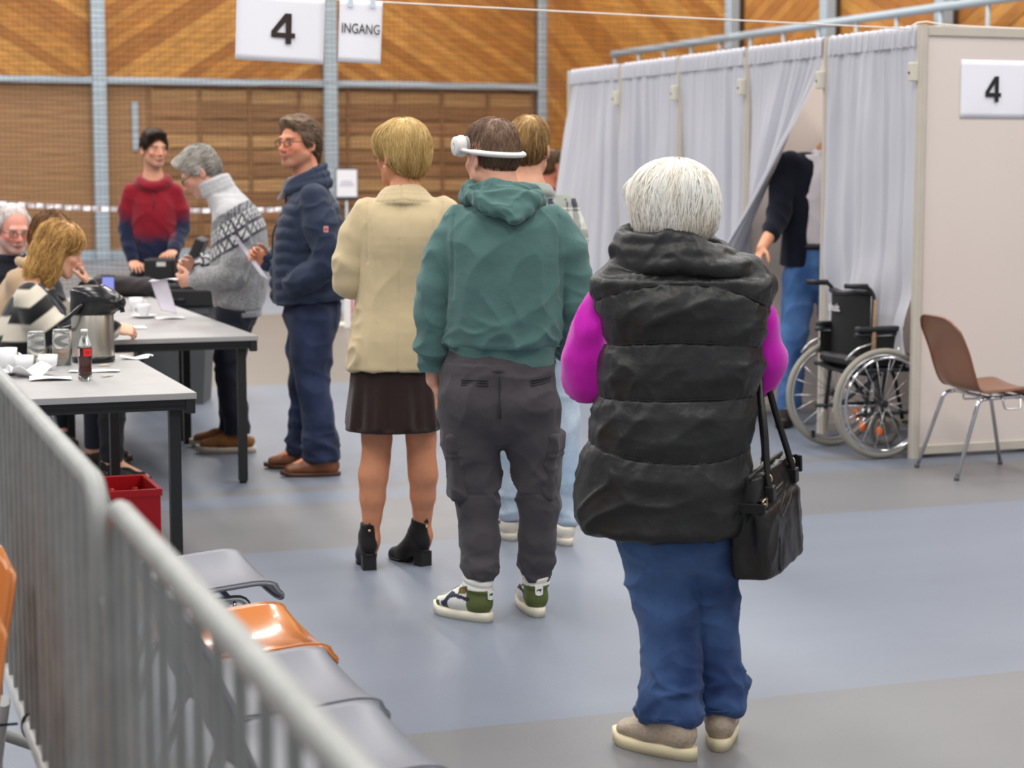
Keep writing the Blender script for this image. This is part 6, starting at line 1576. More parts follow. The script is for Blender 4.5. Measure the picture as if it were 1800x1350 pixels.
def far_person():
    p = Person('brown-haired person in dark red jumper beyond the checked shirt, beside the far curtain', (.30, 15.8, 0), -62)
    p.e.scale = (1.02, 1.02, 1.02)
    hd = Head(A3(0, .03, 1.555), yaw=8, pitch=4, brow=(80, 56, 40), size=1.0)
    J = dict(pel=A3(0, 0, .84), waist=A3(0, 0, .98), chest=A3(0, 0, 1.2), neck=A3(0, -.01, 1.37), shL=A3(-.17, 0, 1.30), elL=A3(-.21, 0, 1.02), wrL=A3(-.18, .1, .82), shR=A3(.17, 0, 1.30), elR=A3(.21, 0, 1.02), wrR=A3(.18, .1, .82),
             hipL=A3(-.08, 0, .80), knL=A3(-.09, .02, .45), anL=A3(-.09, -.02, .09), hipR=A3(.08, 0, .80), knR=A3(.09, .02, .45), anR=A3(.09, -.02, .09), toeL=A3(-.1, .12, .03), toeR=A3(.1, .12, .03))
    hs = [dict(w=J['wr'+q], fd=A3(0, .3, -.9), pn=A3(-1 if q == 'R' else 1, 0, 0), th=A3(0, 1, .2), res=.007) for q in 'LR']
    p.body(J, hd, (196, 120, 96), hands=hs, res=.014, hres=.008)
    f = SDF((-.24, -.2, .06), (.24, .22, .92), .013)
    f.echain([A3(0, 0, .86), A3(0, 0, .74)], [(.15, .11), (.165, .12)], (1, 0, 0), .02)
    for q in (-1, 1): f.chain([A3(q*.085, 0, .72), A3(q*.09, .02, .45), A3(q*.09, -.02, .09)], [.092, .065, .058], .02, .03)
    f.cut((0, 0, .10), (0, 0, -1)); surface('trousers', f, MATS['dark_trousers'], p.e, flat((40, 42, 52), .1))
    f = SDF((-.34, -.22, .74), (.34, .26, 1.48), .011)
    f.stack([(.80, 0, 0, .165, .125), (1.0, 0, 0, .17, .13), (1.2, 0, 0, .185, .125), (1.28, 0, -.01, .17, .10), (1.34, 0, -.01, .10, .08)], .02)
    for q in (-1, 1): f.chain([A3(q*.17, 0, 1.285), A3(q*.21, 0, 1.12), A3(q*.21, .01, 1.0), A3(q*.185, .08, .85)], [.07, .064, .056, .044], .025, .03)
    ring(f, (0, 0, 1.37), .07, .065, .016, .01); surface('jumper', f, MATS['wool_knit'], p.e, flat((120, 40, 44), .08), lambda P, N: .008*crease(P, (.6, 1, .4), 8, 4)-.002)
    for q in (-1, 1): shoe(p.e, p.e, A3(q*.09, -.08, 0), A3(q*.11, .19, 0), .085, .046, .025, (60, 54, 50), (60, 54, 50), MATS['black_suede'], res=.01)
    hairdo(p, hd, [((0, -.016, .052), (.084, .104, .084)), ((0, -.05, .0), (.080, .068, .08)), ((0, .05, .09), (.065, .05, .035))], (104, 82, 56), (70, 52, 36), 400, 6, .012, .0015, .007, cuts=[((0, .065, .055), (0, 1, -.45)), ((0, 0, -.055), (0, .4, -1))])
far_person()
# ------------------------------------------------------------------ tables
lam = mat('grey_laminate', (160, 158, 158), .45, noise=.06, nscale=7, spec=.5)
lam_e = mat('laminate_edge', (176, 174, 174), .5)
blk = mat('black_powder_coat', (30, 31, 32), .45)
def table(label, corner, L=1.6, W=.8):
    cx_, cy_ = corner; c = (cx_ - VX*W/2 + UX*L/2, cy_ - VY*W/2 + UY*L/2, 0)
    e = thing('folding_table', label, 'table', c, PHI, 'grey polling station tables')
    b = MB(); b.box((-W/2, -L/2, .716), (W/2, L/2, .74), bev=.002); b.build('tabletop', lam, e)
    b = MB()
    for x0, x1, y0, y1 in ((-W/2+.012, W/2-.012, -L/2+.012, -L/2+.045), (-W/2+.012, W/2-.012, L/2-.045, L/2-.012), (-W/2+.012, -W/2+.045, -L/2+.045, L/2-.045), (W/2-.045, W/2-.012, -L/2+.045, L/2-.045)):
        b.box((x0, y0, .676), (x1, y1, .716))
    b.build('apron_frame', blk, e)
    b = MB(); b.box((-W/2+.03, -L/2+.009, .690), (W/2-.03, -L/2+.012, .697)); b.build('apron_groove', mat('groove_black', (14, 14, 15), .5), e)
    for x in (-1, 1):
        for y in (-1, 1):
            b = MB(); xx, yy = x*(W/2-.075), y*(L/2-.055); b.box((xx-.021, yy-.021, .012), (xx+.021, yy+.021, .676), bev=.003); o = b.build('leg', blk, e)
            b = MB(); b.lathe([(.0, 0), (.019, 0), (.019, .014), (0, .014)], 12, (xx, yy, 0)); b.build('foot', mat('foot_black', (20, 20, 21), .6), o)
            b = MB(); xx, yy = x*(W/2-.022), y*(L/2-.022); b.box((xx-.018, yy-.018, .662), (xx+.018, yy+.018, .716), bev=.004); b.build('corner_block', blk, e)
    return e
table('nearest grey table carrying the vacuum jug and the cola bottle', (-1.158, 7.058))
table('grey table where the striped jumper sits, its corner in front of the brown suede shoes', (-1.253, 9.523))
table('grey table in line behind, ending at the black case', (-1.253+UX*1.615, 9.523+UY*1.615))
# ------------------------------------------------------------------ shell chairs
chrome = mat('chrome', (205, 206, 210), .12, metal=1.)
SH = {'orange': mat('shell_orange', (196, 118, 56), .16, spec=.6, coat=.4, noise=.06, nscale=5), 'grey': mat('shell_grey', (112, 114, 124), .38, spec=.5), 'brown': mat('shell_brown', (132, 88, 64), .30, spec=.5, noise=.05, nscale=4)}
def cat(P, t):
    n = len(P)-1; i = min(int(t*n), n-1); f = t*n-i
    p0, p1, p2, p3 = [np.array(P[max(0, min(n, j))]) for j in (i-1, i, i+1, i+2)]
    return .5*((2*p1)+(-p0+p2)*f+(2*p0-5*p1+4*p2-p3)*f*f+(-p0+3*p1-3*p2+p3)*f**3)
PROF = [(.222, .402), (.212, .428), (.165, .442), (.08, .436), (-.01, .428), (-.10, .428), (-.165, .455), (-.195, .53), (-.222, .63), (-.255, .72), (-.298, .818)]
def shell_chair(label, loc, deg, colour, group='plastic shell chairs', scale=1.):
    e = thing('shell_chair', label, 'chair', loc, math.radians(deg), group); e.scale = (scale,)*3
    def F(u, v):
        s = u*2-1; r = abs(s)
        v0 = v + (.055*r**5)*(1-v)**6 - (.075*r**4)*v**8
        w = .232 - .012*math.sin(max(0, (v0-.45)/.55)*PI*.5) - .016*(max(0, v0-.85)/.15)**2
        w *= (1 - .10*math.exp(-((v0-.55)/.10)**2))
        y, z = cat(PROF, v0)
        seat = 1-min(1, max(0, (v0-.45)/.15))
        return (s*w, y + (1-seat)*.055*s*s*min(1, max(.2, 1.2-v0)), z + seat*(.020*s*s if v0 > .12 else .006*s*s) + .004*seat*math.cos(s*PI*2)*0)
    b = MB(); b.grid(F, 22, 40, .0065); b.build('shell', SH[colour], e)
    # rim lip
    b = MB(); P = [F(0, v/24) for v in range(25)] + [F(u/12, 1) for u in range(1, 13)] + [F(1, 1-v/24) for v in range(1, 25)] + [F(1-u/12, 0) for u in range(1, 12)]
    b.tube([Vector(p)-Vector((0, 0, .003)) for p in P], .0055, 6, closed=True); b.build('rim', SH[colour], e)
    for x in (-1, 1):
        b = MB(); b.tube(fillet([(x*.225, .225, .006), (x*.185, .13, .415), (x*.185, -.09, .405), ], .03), .0105, 8); o = b.build('leg', chrome, e)
        b = MB(); b.tube(fillet([(x*.185, -.06, .408), (x*.19, -.125, .400), (x*.225, -.255, .006)], .03), .0105, 8); o2 = b.build('leg', chrome, e)
        for oo, q in ((o, (x*.225, .225, .0)), (o2, (x*.225, -.255, .0))):
            b = MB(); b.lathe([(.0, 0), (.013, 0), (.014, .022), (0, .022)], 10, q); b.build('foot_cap', mat('foot_grey', (90, 92, 96), .5), oo)
        b = MB(); P = [(x*.188, .10, .408), (x*.205, .095, .408), (x*.225, .09, .355), (x*.225, .0, .355), (x*.205, -.005, .408), (x*.188, -.01, .408)]
        b.tube(fillet(P, .015), .005, 6); b.build('linking_hook', chrome, e)
    for y in (.09, -.07):
        b = MB(); b.tube([(-.185, y, .408), (.185, y, .408)], .0095, 8); b.build('crossbar', chrome, e)
    return e
def row_chair(corner, label, colour):
    x, y = corner; shell_chair(label, (x+.225*UX-.222*VX, y+.225*UY-.222*VY, 0), math.degrees(PHI)-90, colour, 'chairs in the row along the barrier')
row_chair((-.612, 5.075), 'grey shell chair at the far end of the row beside the barrier', 'grey')
row_chair((-.406, 4.388), 'glossy orange shell chair between grey ones in the row by the barrier', 'orange')
row_chair((-.257, 3.928), 'grey shell chair on the near side of the orange one in the row', 'grey')
row_chair((-.105, 3.47), 'grey shell chair cut by the bottom edge, beside the barrier rail', 'grey')
for cxy, lab in (((-.975, 3.74), 'orange shell chair whose back tip is the higher one at the left edge'), ((-.868, 3.26), 'orange shell chair at the left edge, lower and nearer of the two')):
    x, y = cxy; shell_chair(lab, (x-.20*math.cos(math.radians(-15))-.31*math.sin(math.radians(15)), y-.20*math.sin(math.radians(-15))-.31*math.cos(math.radians(15)), 0), 165, 'orange', 'orange chairs left of the barrier', 1.035)
shell_chair('brown shell chair with chrome legs standing against the booth end panel', (2.43, 9.90, 0), -76, 'brown')
for lc, dg, lab in (((-2.37, 9.27, 0), -78, 'grey shell chair under the woman in the striped jumper'), ((-2.70, 10.05, 0), -82, 'grey shell chair under the woman in the beige cardigan'), ((-2.86, 11.03, 0), -140, 'grey shell chair under the white-haired man')):
    shell_chair(lab, lc, dg, 'grey', 'chairs of the seated officials')
# ------------------------------------------------------------------ crowd barriers
galv = mat('galvanised_steel', (146, 148, 146), .48, metal=.3, noise=.12, nscale=14)
galv_pale_lit = mat('galvanised_pale_lit', (190, 192, 192), .45, metal=.2, noise=.08, nscale=14)  # paler steel: light from above painted into the bottom rail's colour; also whitish struts
def barrier(label, far, near):
    far, near = Vector((*far, 0)), Vector((*near, 0)); d = (near-far); L = d.length; d.normalize()
    e = thing('crowd_barrier', label, 'barrier', far, math.atan2(d.y, d.x), 'crowd barriers')
    def P(x, z): return Vector((x, 0, z))
    r = .0175; H_, Z0 = 1.0825, .40; q = .085
    pts = []
    for c, a0 in ((P(q, H_-q), PI), (P(L-q, H_-q), PI/2)):
        pts += [c + P(math.cos(a0-k*PI/16)*q, math.sin(a0-k*PI/16)*q) for k in range(9)]
    b = MB(); b.tube([P(0, .06)] + pts + [P(L, .06)], r, 14); b.build('frame_tube', galv, e)
    b = MB(); b.tube([P(.01, Z0), P(L-.01, Z0)], r*.95, 12); b.build('bottom_rail', galv_pale_lit, e)
    n = int((L-.12)/.11)
    for k in range(n+1):
        x = .06 + (L-.12)*k/n
        b = MB(); b.tube([P(x, Z0+.008), P(x, H_-.006)], .0082, 8, cap=False); b.build('bar', galv, e)
    for x in (.28, L-.28):
        b = MB(); b.tube([Vector((x, -.28, .02)), Vector((x, -.02, .14)), Vector((x, .02, .14)), Vector((x, .28, .02))], .016, 8); b.tube([P(x, .13), P(x, Z0)], .016, 8); b.build('foot', galv, e)
    for x in (L*.30,):
        b = MB(); b.tube([Vector((x-.13, -.03, Z0-.02)), Vector((x+.15, -.05, .02))], .017, 8); b.tube([Vector((x+.15, -.03, Z0-.02)), Vector((x-.13, -.05, .02))], .017, 8); b.build('cross_strut', galv_pale_lit, e)
    # hook and eye at the ends
    b = MB(); b.tube(fillet([P(-.005, .93), P(-.05, .93), P(-.05, .86)], .02), .008, 8); b.build('hook', galv, e)
    b = MB(); b.tube([P(L+.022+.018*math.cos(t), .9+.018*math.sin(t)) for t in np.linspace(0, 2*PI, 14, endpoint=False)], .006, 6, closed=True); b.build('eye', galv, e)
    return e
def on_line(dd): return (-.108-.358*(dd-1.425), dd)
barrier('far section of steel crowd barrier in front of the tables', (on_line(2.83+2.16)), on_line(2.83))
barrier('nearest section of steel crowd barrier, blurred in the foreground', on_line(2.70), on_line(.62))
b = MB(); q = Vector((*on_line(3.93), .40)); RL = Matrix.Rotation(math.atan2(1, -.358), 3, 'Z')
b.tube([q + Vector((.026*math.cos(t)*.34-.0, 0, 0)) + RL @ Vector((0, .024*math.cos(t), .026*math.sin(t))) for t in np.linspace(0, 2*PI, 16, endpoint=False)], .004, 6, closed=True)
b.tube([q + Vector((-.02, -.02, .01)), q + Vector((-.18, -.05, .005)), q+Vector((-.3, -.1, -.04))], .003, 6)
b.box((-.012, -.008, -.010), (.012, .008, .008), t=q+Vector((.018, -.02, .0)))
tag(b.build('cable_tie', mat('black_plastic', (24, 26, 28), .4)), 'black cable tie round the bottom rail of the far barrier', 'cable tie')
# ------------------------------------------------------------------ things on the tables
white_p = mat('white_porcelain', (238, 238, 240), .25, spec=.6)
steel = mat('brushed_steel', (190, 184, 172), .32, metal=1., noise=.10, nscale=40, stretch=(1, 1, .02))
bp_ = mat('black_gloss_plastic', (26, 26, 28), .25, spec=.5)
TZ = .741
def at(x, y): return (x, y, TZ)
def vacuum_jug():
    e = thing('vacuum_jug', 'steel pump vacuum jug with a black lid on the nearest table', 'jug', at(-1.785, 8.21), math.radians(-12))
    b = MB(); b.lathe([(0, .022), (.088, .022), (.089, .03), (.089, .200), (.083, .21), (0, .21)], 48); b.build('jug_body', steel, e)
    b = MB(); b.lathe([(0, 0), (.087, 0), (.091, .006), (.091, .024), (.088, .026), (0, .026)], 40); b.build('base_ring', bp_, e)
    f = SDF((-.14, -.13, .18), (.22, .13, .36), .005)
    f.stack([(.203, 0, 0, .093, .093), (.25, .004, 0, .096, .094), (.28, .01, 0, .100, .092), (.305, .0, 0, .092, .082), (.322, -.005, 0, .066, .06)], .015)
    f.eseg(A3(.02, 0, .262), A3(.112, 0, .252), (.080, .044), (.058, .034), (0, 1, 0), .03)
    surface('lid', f, bp_, e)
    b = MB(); b.tube([(.12, 0, .245), (.135, 0, .232), (.138, 0, .212)], .011, 8); b.build('spout', bp_, e)
    f = SDF((-.1, -.08, .30), (.12, .08, .37), .005); f.eseg(A3(-.04, 0, .318), A3(.05, 0, .320), (.045, .010), (.040, .010), (0, 1, 0), .01); surface('pump_button', f, bp_, e)
    b = MB(); P = [(.0, -.096, .250), (-.045, -.115, .205), (-.10, -.105, .165), (-.125, -.055, .145), (-.13, 0, .14), (-.125, .055, .145), (-.10, .105, .165), (-.045, .115, .205), (0, .096, .250)]
    P2 = [tuple(cat(P, t)) for t in np.linspace(0, 1, 30)]; b.tube(P2, .0085, 8, flat=1.); b.build('carrying_handle', bp_, e)
vacuum_jug()
glass = mat('clear_glass', (250, 252, 252), .02, trans=1., ior=1.45)
def bottle():
    e = thing('cola_bottle', 'small contoured glass bottle of cola with red label on the nearest table', 'bottle', at(-1.655, 7.46), 0)
    prof = [(.0, .002), (.024, .002), (.0275, .006), (.0282, .02), (.0262, .035), (.0248, .05), (.0262, .07), (.0280, .085), (.0285, .095), (.0285, .125), (.0275, .132), (.020, .155), (.0145, .172), (.0125, .185), (.0135, .187), (.0135, .192), (.0125, .196), (.0105, .196), (.0105, .186)]
    b = MB(); b.lathe([(.0285, .1265)]+prof[11:], 28); b.build('glass_bottle', mat('bottle_glass', (236, 244, 240), .04, trans=.92, ior=1.2), e)
    b = MB(); b.lathe(prof[:4], 28); b.build('glass_base', MATS['bottle_glass'], e)
    b = MB(); b.lathe([(0, .006)] + [(r-.0002, z+.004) for r, z in prof[3:10]] + [(.0283, .128), (0, .130)], 28); b.build('cola', mat('cola_liquid', (62, 22, 18), .15, spec=.6, coat=.5), e)
    red = mat('label_red', (222, 40, 40), .5)
    b = MB(); b.lathe([(.0289, .096), (.0289, .126)], 10, a0=math.radians(-88), a1=math.radians(-20)); l1 = b.build('label', red, e)
    b = MB(); b.lathe([(.0289, .096), (.0289, .126)], 4, a0=math.radians(-168), a1=math.radians(-150)); b.build('label', red, e)
    b = MB(); b.lathe([(.0290, .096), (.0290, .126)], 4, a0=math.radians(-146), a1=math.radians(-118)); l2 = b.build('label_panel', mat('label_white', (222, 200, 204), .5), e)
    b = MB(); r0 = .0292
    P = [(r0*math.cos(math.radians(a)), r0*math.sin(math.radians(a)), z) for a, z in ((-70, .116), (-64, .107), (-60, .117), (-56, .107), (-51, .116), (-47, .108), (-42, .116), (-40, .109))]
    b.tube(P, .0008, 4); b.build('script_mark', mat('label_dark', (110, 14, 20), .5), l1)
    b = MB()
    for k in range(4): b.lathe([(.0291, .099+.0065*k), (.0291, .1025+.0065*k)], 3, a0=math.radians(-140), a1=math.radians(-124))
    b.build('fine_print', mat('label_grey', (168, 140, 150), .5), l2)
    b = MB(); b.lathe([(0, .199), (.0125, .199), (.0142, .196), (.0145, .190), (.0125, .1885)], 20); b.build('cap', mat('cap_white', (226, 224, 220), .4), e)
bottle()
def tumbler(x, y, label):
    e = thing('glass_tumbler', label, 'glass', at(x, y), 0, 'upturned tumblers on the nearest table')
    b = MB(); b.lathe([(.030, .150), (.0345, .148), (.037, .10), (.040, .0), (.038, .0), (.035, .10), (.0325, .140), (.0, .143)], 28); b.lathe([(0, .150), (.030, .150)], 28); b.build('glass_wall', mat('tumbler_glass', (244, 246, 246), .03, trans=.9, ior=1.18), e)
    b = MB(); b.lathe([(.030, .144), (.0325, .147), (.030, .151), (.0, .152)], 24); b.build('thick_base', mat('tumbler_base', (236, 240, 240), .08, trans=.6, ior=1.3), e)
tumbler(-1.965, 7.96, 'left one of the two upturned glass tumblers behind the white cups'); tumbler(-1.885, 8.06, 'right one of the two upturned glass tumblers, nearer the vacuum jug')
def cup(name, x, y, label, group, saucer=False, h=.062, rz=0, z=TZ):
    e = thing(name, label, 'cup', (x, y, z), rz, group); z0 = .012 if saucer else 0
    b = MB(); b.lathe([(0, z0+.002), (.026, z0), (.030, z0+.006), (.037, z0+.03), (.040, z0+h), (.0375, z0+h), (.0345, z0+.03), (.026, z0+.01), (0, z0+.008)], 28); b.build('cup_body', white_p, e)
    b = MB(); b.tube(arc((.040, 0, z0+h*.52), .019, -1.35, 1.35, 10, (1, 0, 0), (0, 0, 1)), .0045, 8); b.build('handle', white_p, e)
    return e
cups_g = 'white cups on the nearest table'
cup('coffee_cup', -2.075, 7.92, 'white cup cut by the left edge, left of its neighbours on the nearest table', cups_g, h=.085)
cup('coffee_cup', -1.985, 7.83, 'white cup in the middle of the three on the nearest table', cups_g, rz=2.4)
cup('coffee_cup', -1.895, 7.86, 'white cup in front of the tumblers, nearest the cola bottle', cups_g, rz=2.6)
def saucer(x, y, label, r=.075):
    b = MB(); b.lathe([(0, .002), (r*.5, .0), (r*.62, .003), (r, .013), (r, .015), (r*.6, .006), (0, .006)], 32); o = b.build('saucer', white_p); o.location = at(x, y); tag(o, label, 'saucer'); return o
saucer(-2.03, 7.68, 'white saucer at the left edge in front of the cups')
def napkin(x, y, rz, w, h, label, seed, amp=.012, name='paper_napkin', z=0.):
    r = random.Random(seed); a, b_, c = r.uniform(0, 6), r.uniform(0, 6), r.uniform(.8, 1.6); b = MB()
    b.grid(lambda s, t: ((s-.5)*w, (t-.5)*h, .003+amp*(.5+.5*math.sin(s*5*c+a+t*2))*(.4+.6*abs(math.sin(t*4+b_)))), 12, 10, .0012)
    o = b.build(name, mat('napkin_white', (246, 246, 248), .8)); o.location = (x, y, TZ+z); o.rotation_euler = (0, 0, rz); tag(o, label, 'napkin' if 'napkin' in name else 'paper', 'white papers and napkins on the tables'); return o
napkin(-1.905, 7.62, .5, .17, .14, 'white crumpled napkin lying in front of the cups by the barrier rail', 1, .05)
napkin(-1.80, 7.50, .25, .16, .12, 'white folded napkin nearest the barrier rail, left of the cola bottle', 2, .012)
napkin(-1.69, 7.79, .1, .20, .07, 'flat white paper strip behind the cola bottle', 7, .004)
napkin(-1.625, 8.33, -.1, .13, .08, 'off-white napkin at the jug base on the right', 3, .016)
sp = mat('sachet_paper', (196, 184, 162), .7)
def sachet(x, y, rz, label):
    b = MB(); b.grid(lambda s, t: ((s-.5)*.05, (t-.5)*.02, .003+.006*math.sin(s*PI)*math.sin(t*PI)), 8, 5, .0015); o = b.build('sugar_sachet', sp); o.location = at(x, y); o.rotation_euler = (0, 0, rz); tag(o, label, 'sachet', 'sugar sachets')
sachet(-1.70, 8.02, .4, 'small beige sachet in front of the vacuum jug'); sachet(-1.60, 7.60, .9, 'small dark-edged sachet right of the cola bottle')
cup('coffee_cup', -2.04, 10.70, 'white cup on a saucer in front of the stooping man, on the grey table', 'white cups on the far table', True, rz=PI)
saucer(-2.035, 10.695, 'white saucer under the cup on the table of the seated officials', .078)
cup('coffee_cup', -2.19, 11.25, 'white cup farther back on the table, just right of the jug lid', 'white cups on the far table', False, h=.075, rz=.3)
cup('coffee_cup', -2.06, 9.74, 'white cup by the writing hand of the striped jumper', 'white cups on the far table', False, h=.06, rz=2)
napkin(-2.0, 9.98, .3, .21, .15, 'white form lying under the writing hand of the striped jumper', 5, .002, 'paper_form')
napkin(-1.88, 10.62, .35, .16, .12, 'white napkin beside the saucer on the far table', 6, .006)
ph = thing('smartphone', 'black smartphone propped upright with a lit blue screen on the rear table', 'phone', (-2.56, 12.25, TZ), math.radians(8))
b = MB(); RT = Matrix.Rotation(math.radians(-14), 3, 'X'); b.box((-.04, -.005, 0), (.04, .005, .155), R=RT, bev=.003); b.build('case', bp_, ph)
b = MB(); b.box((-.036, -.0062, .008), (.036, -.0052, .140), R=RT); b.build('screen', mat('screen_blue', (108, 116, 186), .3, emit=.55), ph)
b = MB(); b.box((-.03, .004, 0), (.03, .05, .012)); b.build('prop', bp_, ph)
bx = MB(); bx.box((-.055, -.04, 0), (.055, .04, .045), bev=.008); o = bx.build('white_tub', mat('tub_white', (232, 232, 234), .5)); o.location = at(-2.70, 12.1); tag(o, 'small white tub on the rear table left of the phone', 'tub')
# ------------------------------------------------------------------ ballot box and scanner case
bg = mat('ballot_box_grey', (86, 88, 90), .6)
e = thing('ballot_box', 'dark grey ballot box on the floor under the black case', 'ballot box', (-2.26, 12.98, 0), 0)
b = MB()
vs = [b.bm.verts.new(p) for p in ((-.20, -.17, 0), (.20, -.17, 0), (.20, .17, 0), (-.20, .17, 0), (-.24, -.20, .62), (.24, -.20, .62), (.24, .20, .62), (-.24, .20, .62))]
for q in ((0, 3, 2, 1), (4, 5, 6, 7), (0, 1, 5, 4), (1, 2, 6, 5), (2, 3, 7, 6), (3, 0, 4, 7)): b.bm.faces.new([vs[i] for i in q])
b.build('bin', bg, e)
b = MB(); b.box((-.255, -.215, .60), (.255, .215, .655), bev=.01); b.build('rim', bg, e)
cs = thing('scanner_case', 'black open scanner case with raised lid standing on the ballot box', 'case', (-2.255, 12.95, .655), math.radians(4))
b = MB(); b.box((-.33, -.22, 0), (.33, .22, .12), bev=.015); b.build('case_base', mat('case_black', (34, 34, 36), .5), cs)
b = MB(); b.box((-.31, -.20, .12), (.31, .20, .15), bev=.008); b.build('scanner_bed', mat('case_dark_grey', (52, 52, 54), .45), cs)
b = MB(); b.box((-.20, -.06, .15), (-.005, .16, .31), bev=.012); hd_ = b.build('scanner_head', mat('case_black', (34, 34, 36), .5), cs)
b = MB(); b.box((-.115, -.0625, .262), (-.055, -.0605, .290)); b.build('sticker', mat('sticker_white', (214, 212, 206), .5), hd_)
b = MB(); RT = Matrix.Rotation(math.radians(52), 3, 'Y')
b.box((-.02, -.21, -.01), (.045, .21, .36), R=Matrix.Rotation(math.radians(24), 3, 'Y'), t=(.03, .02, .12), bev=.012); b.build('lid', mat('case_black', (34, 34, 36), .5), cs)
b = MB(); b.tube([(-.05, -.225, .05), (-.05, -.245, .05), (.08, -.245, .05), (.08, -.225, .05)], .009, 8); b.build('handle', bp_, cs)
b = MB(); b.tube([(.27, -.1, .13), (.16, -.1, .40)], .006, 6); b.build('lid_stay', chrome, cs)
f = SDF((-.26, -.2, -.01), (.2, .2, .2), .009); f.eseg(A3(-.14, 0, .07), A3(.12, 0, .065), (.10, .065), (.10, .055), (0, 1, 0), .02, n=3); f.cut((0, 0, 0), (0, 0, -1))
o = surface('soft_bag', f, mat('bag_dark_brown', (44, 36, 38), .7), None, None, lambda P, N: .012*crease(P, (1, .3, .5), 10, 4)-.003); o.location = (-2.50, 12.50, .741); o['label'] = 'dark brown soft bag lying on the rear table before the black case'; o['category'] = 'bag'
# ------------------------------------------------------------------ red crate under the table
rc = mat('crate_red', (200, 22, 34), .4)
cx0, cy0 = -1.434, 7.80; Wc, Lc, Hc = .30, .40, .26
cr = thing('bottle_crate', 'red plastic bottle crate on the floor under the nearest table', 'crate', (cx0 - VX*Wc/2 + UX*Lc/2, cy0 - VY*Wc/2 + UY*Lc/2, 0), PHI)
for lo, hi, nm in (((-Wc/2, -Lc/2, .0), (Wc/2, -Lc/2+.012, Hc), 'side_wall'), ((-Wc/2, Lc/2-.012, 0), (Wc/2, Lc/2, Hc), 'side_wall'), ((-Wc/2, -Lc/2+.012, 0), (-Wc/2+.012, Lc/2-.012, Hc), 'side_wall'), ((Wc/2-.012, -Lc/2+.012, 0), (Wc/2, Lc/2-.012, Hc), 'side_wall'), ((-Wc/2+.012, -Lc/2+.012, .0), (Wc/2-.012, Lc/2-.012, .01), 'bottom')):
    b = MB(); b.box(lo, hi, bev=.003); b.build(nm, rc, cr)
for z in (.03, Hc-.028):
    b = MB(); t = .006
    for lo, hi in (((-Wc/2-t, -Lc/2-t, z), (Wc/2+t, -Lc/2, z+.028)), ((-Wc/2-t, Lc/2, z), (Wc/2+t, Lc/2+t, z+.028)), ((-Wc/2-t, -Lc/2, z), (-Wc/2, Lc/2, z+.028)), ((Wc/2, -Lc/2, z), (Wc/2+t, Lc/2, z+.028))): b.box(lo, hi)
    b.build('rim_band', rc, cr)
for k in range(3):
    b = MB(); y = -Lc/2+Lc*(k+1)/4; b.box((-Wc/2+.012, y-.003, .01), (Wc/2-.012, y+.003, .15)); b.build('divider', rc, cr)
proto = None
for i in range(3):
    for j in range(4):
        px_, py_ = -Wc/2+Wc*(i+.5)/3, -Lc/2+Lc*(j+.5)/4
        w = cr.matrix_basis.to_3x3() if False else RH; q = RH @ Vector((px_, py_, 0)) + cr.location
        if proto is None:
            proto = thing('crate_bottle', 'red-capped cola bottle standing in the red crate', 'bottle', (q.x, q.y, .012), 0, 'bottles in the red crate')
            b = MB(); b.lathe([(0, 0), (.026, 0), (.028, .01), (.026, .06), (.028, .09), (.02, .145), (.0125, .175), (.012, .19), (0, .19)], 14); b.build('glass_bottle', mat('bottle_dark', (70, 30, 28), .15, coat=.4), proto)
            b = MB(); b.lathe([(0, .202), (.012, .202), (.0145, .198), (.015, .189), (0, .188)], 14); b.build('cap', mat('cap_red', (216, 60, 60), .3), proto)
        else:
            c = copy_tree(proto); c.location = (q.x, q.y, .012)
# ------------------------------------------------------------------ sign stand far behind
e = thing('sign_stand', 'thin sign stand with a white notice behind the man in navy', 'sign', (-1.66, 19.5, 0), PHI)
b = MB(); b.lathe([(0, 0), (.19, 0), (.19, .015), (.05, .03), (0, .03)], 24); b.build('base', mat('base_cream', (214, 208, 190), .6), e)
b = MB(); b.tube([(0, 0, .02), (0, 0, 1.32)], .012, 8); b.build('pole', grey_steel, e)
b = MB(); b.box((-.115, -.012, 1.25), (.115, .0, 1.57), bev=.004); b.build('sign_frame', mat('frame_dark', (60, 60, 66), .5), e)
b = MB(); b.box((-.105, -.014, 1.29), (.105, -.0125, 1.56)); n_ = b.build('notice', paper_m, e)
b = MB()
for k, w in enumerate((.05, .07, .075)): b.box((-w, -.0150, 1.44-.022*k), (w, -.0142, 1.447-.022*k))
b.build('printed_lines', mat('print_grey', (150, 148, 160), .6), n_)
e = thing('red_white_post', 'small red and white post standing beside the sign stand base', 'post', (-1.60, 19.1, 0), 0)
b = MB(); b.box((-.06, -.03, 0), (.05, .03, .30), bev=.006); b.build('white_block', mat('tub_white', (232, 232, 234), .5), e)
b = MB(); b.box((.012, -.034, .04), (.03, -.0305, .29)); b.build('red_stripe', rc, e)
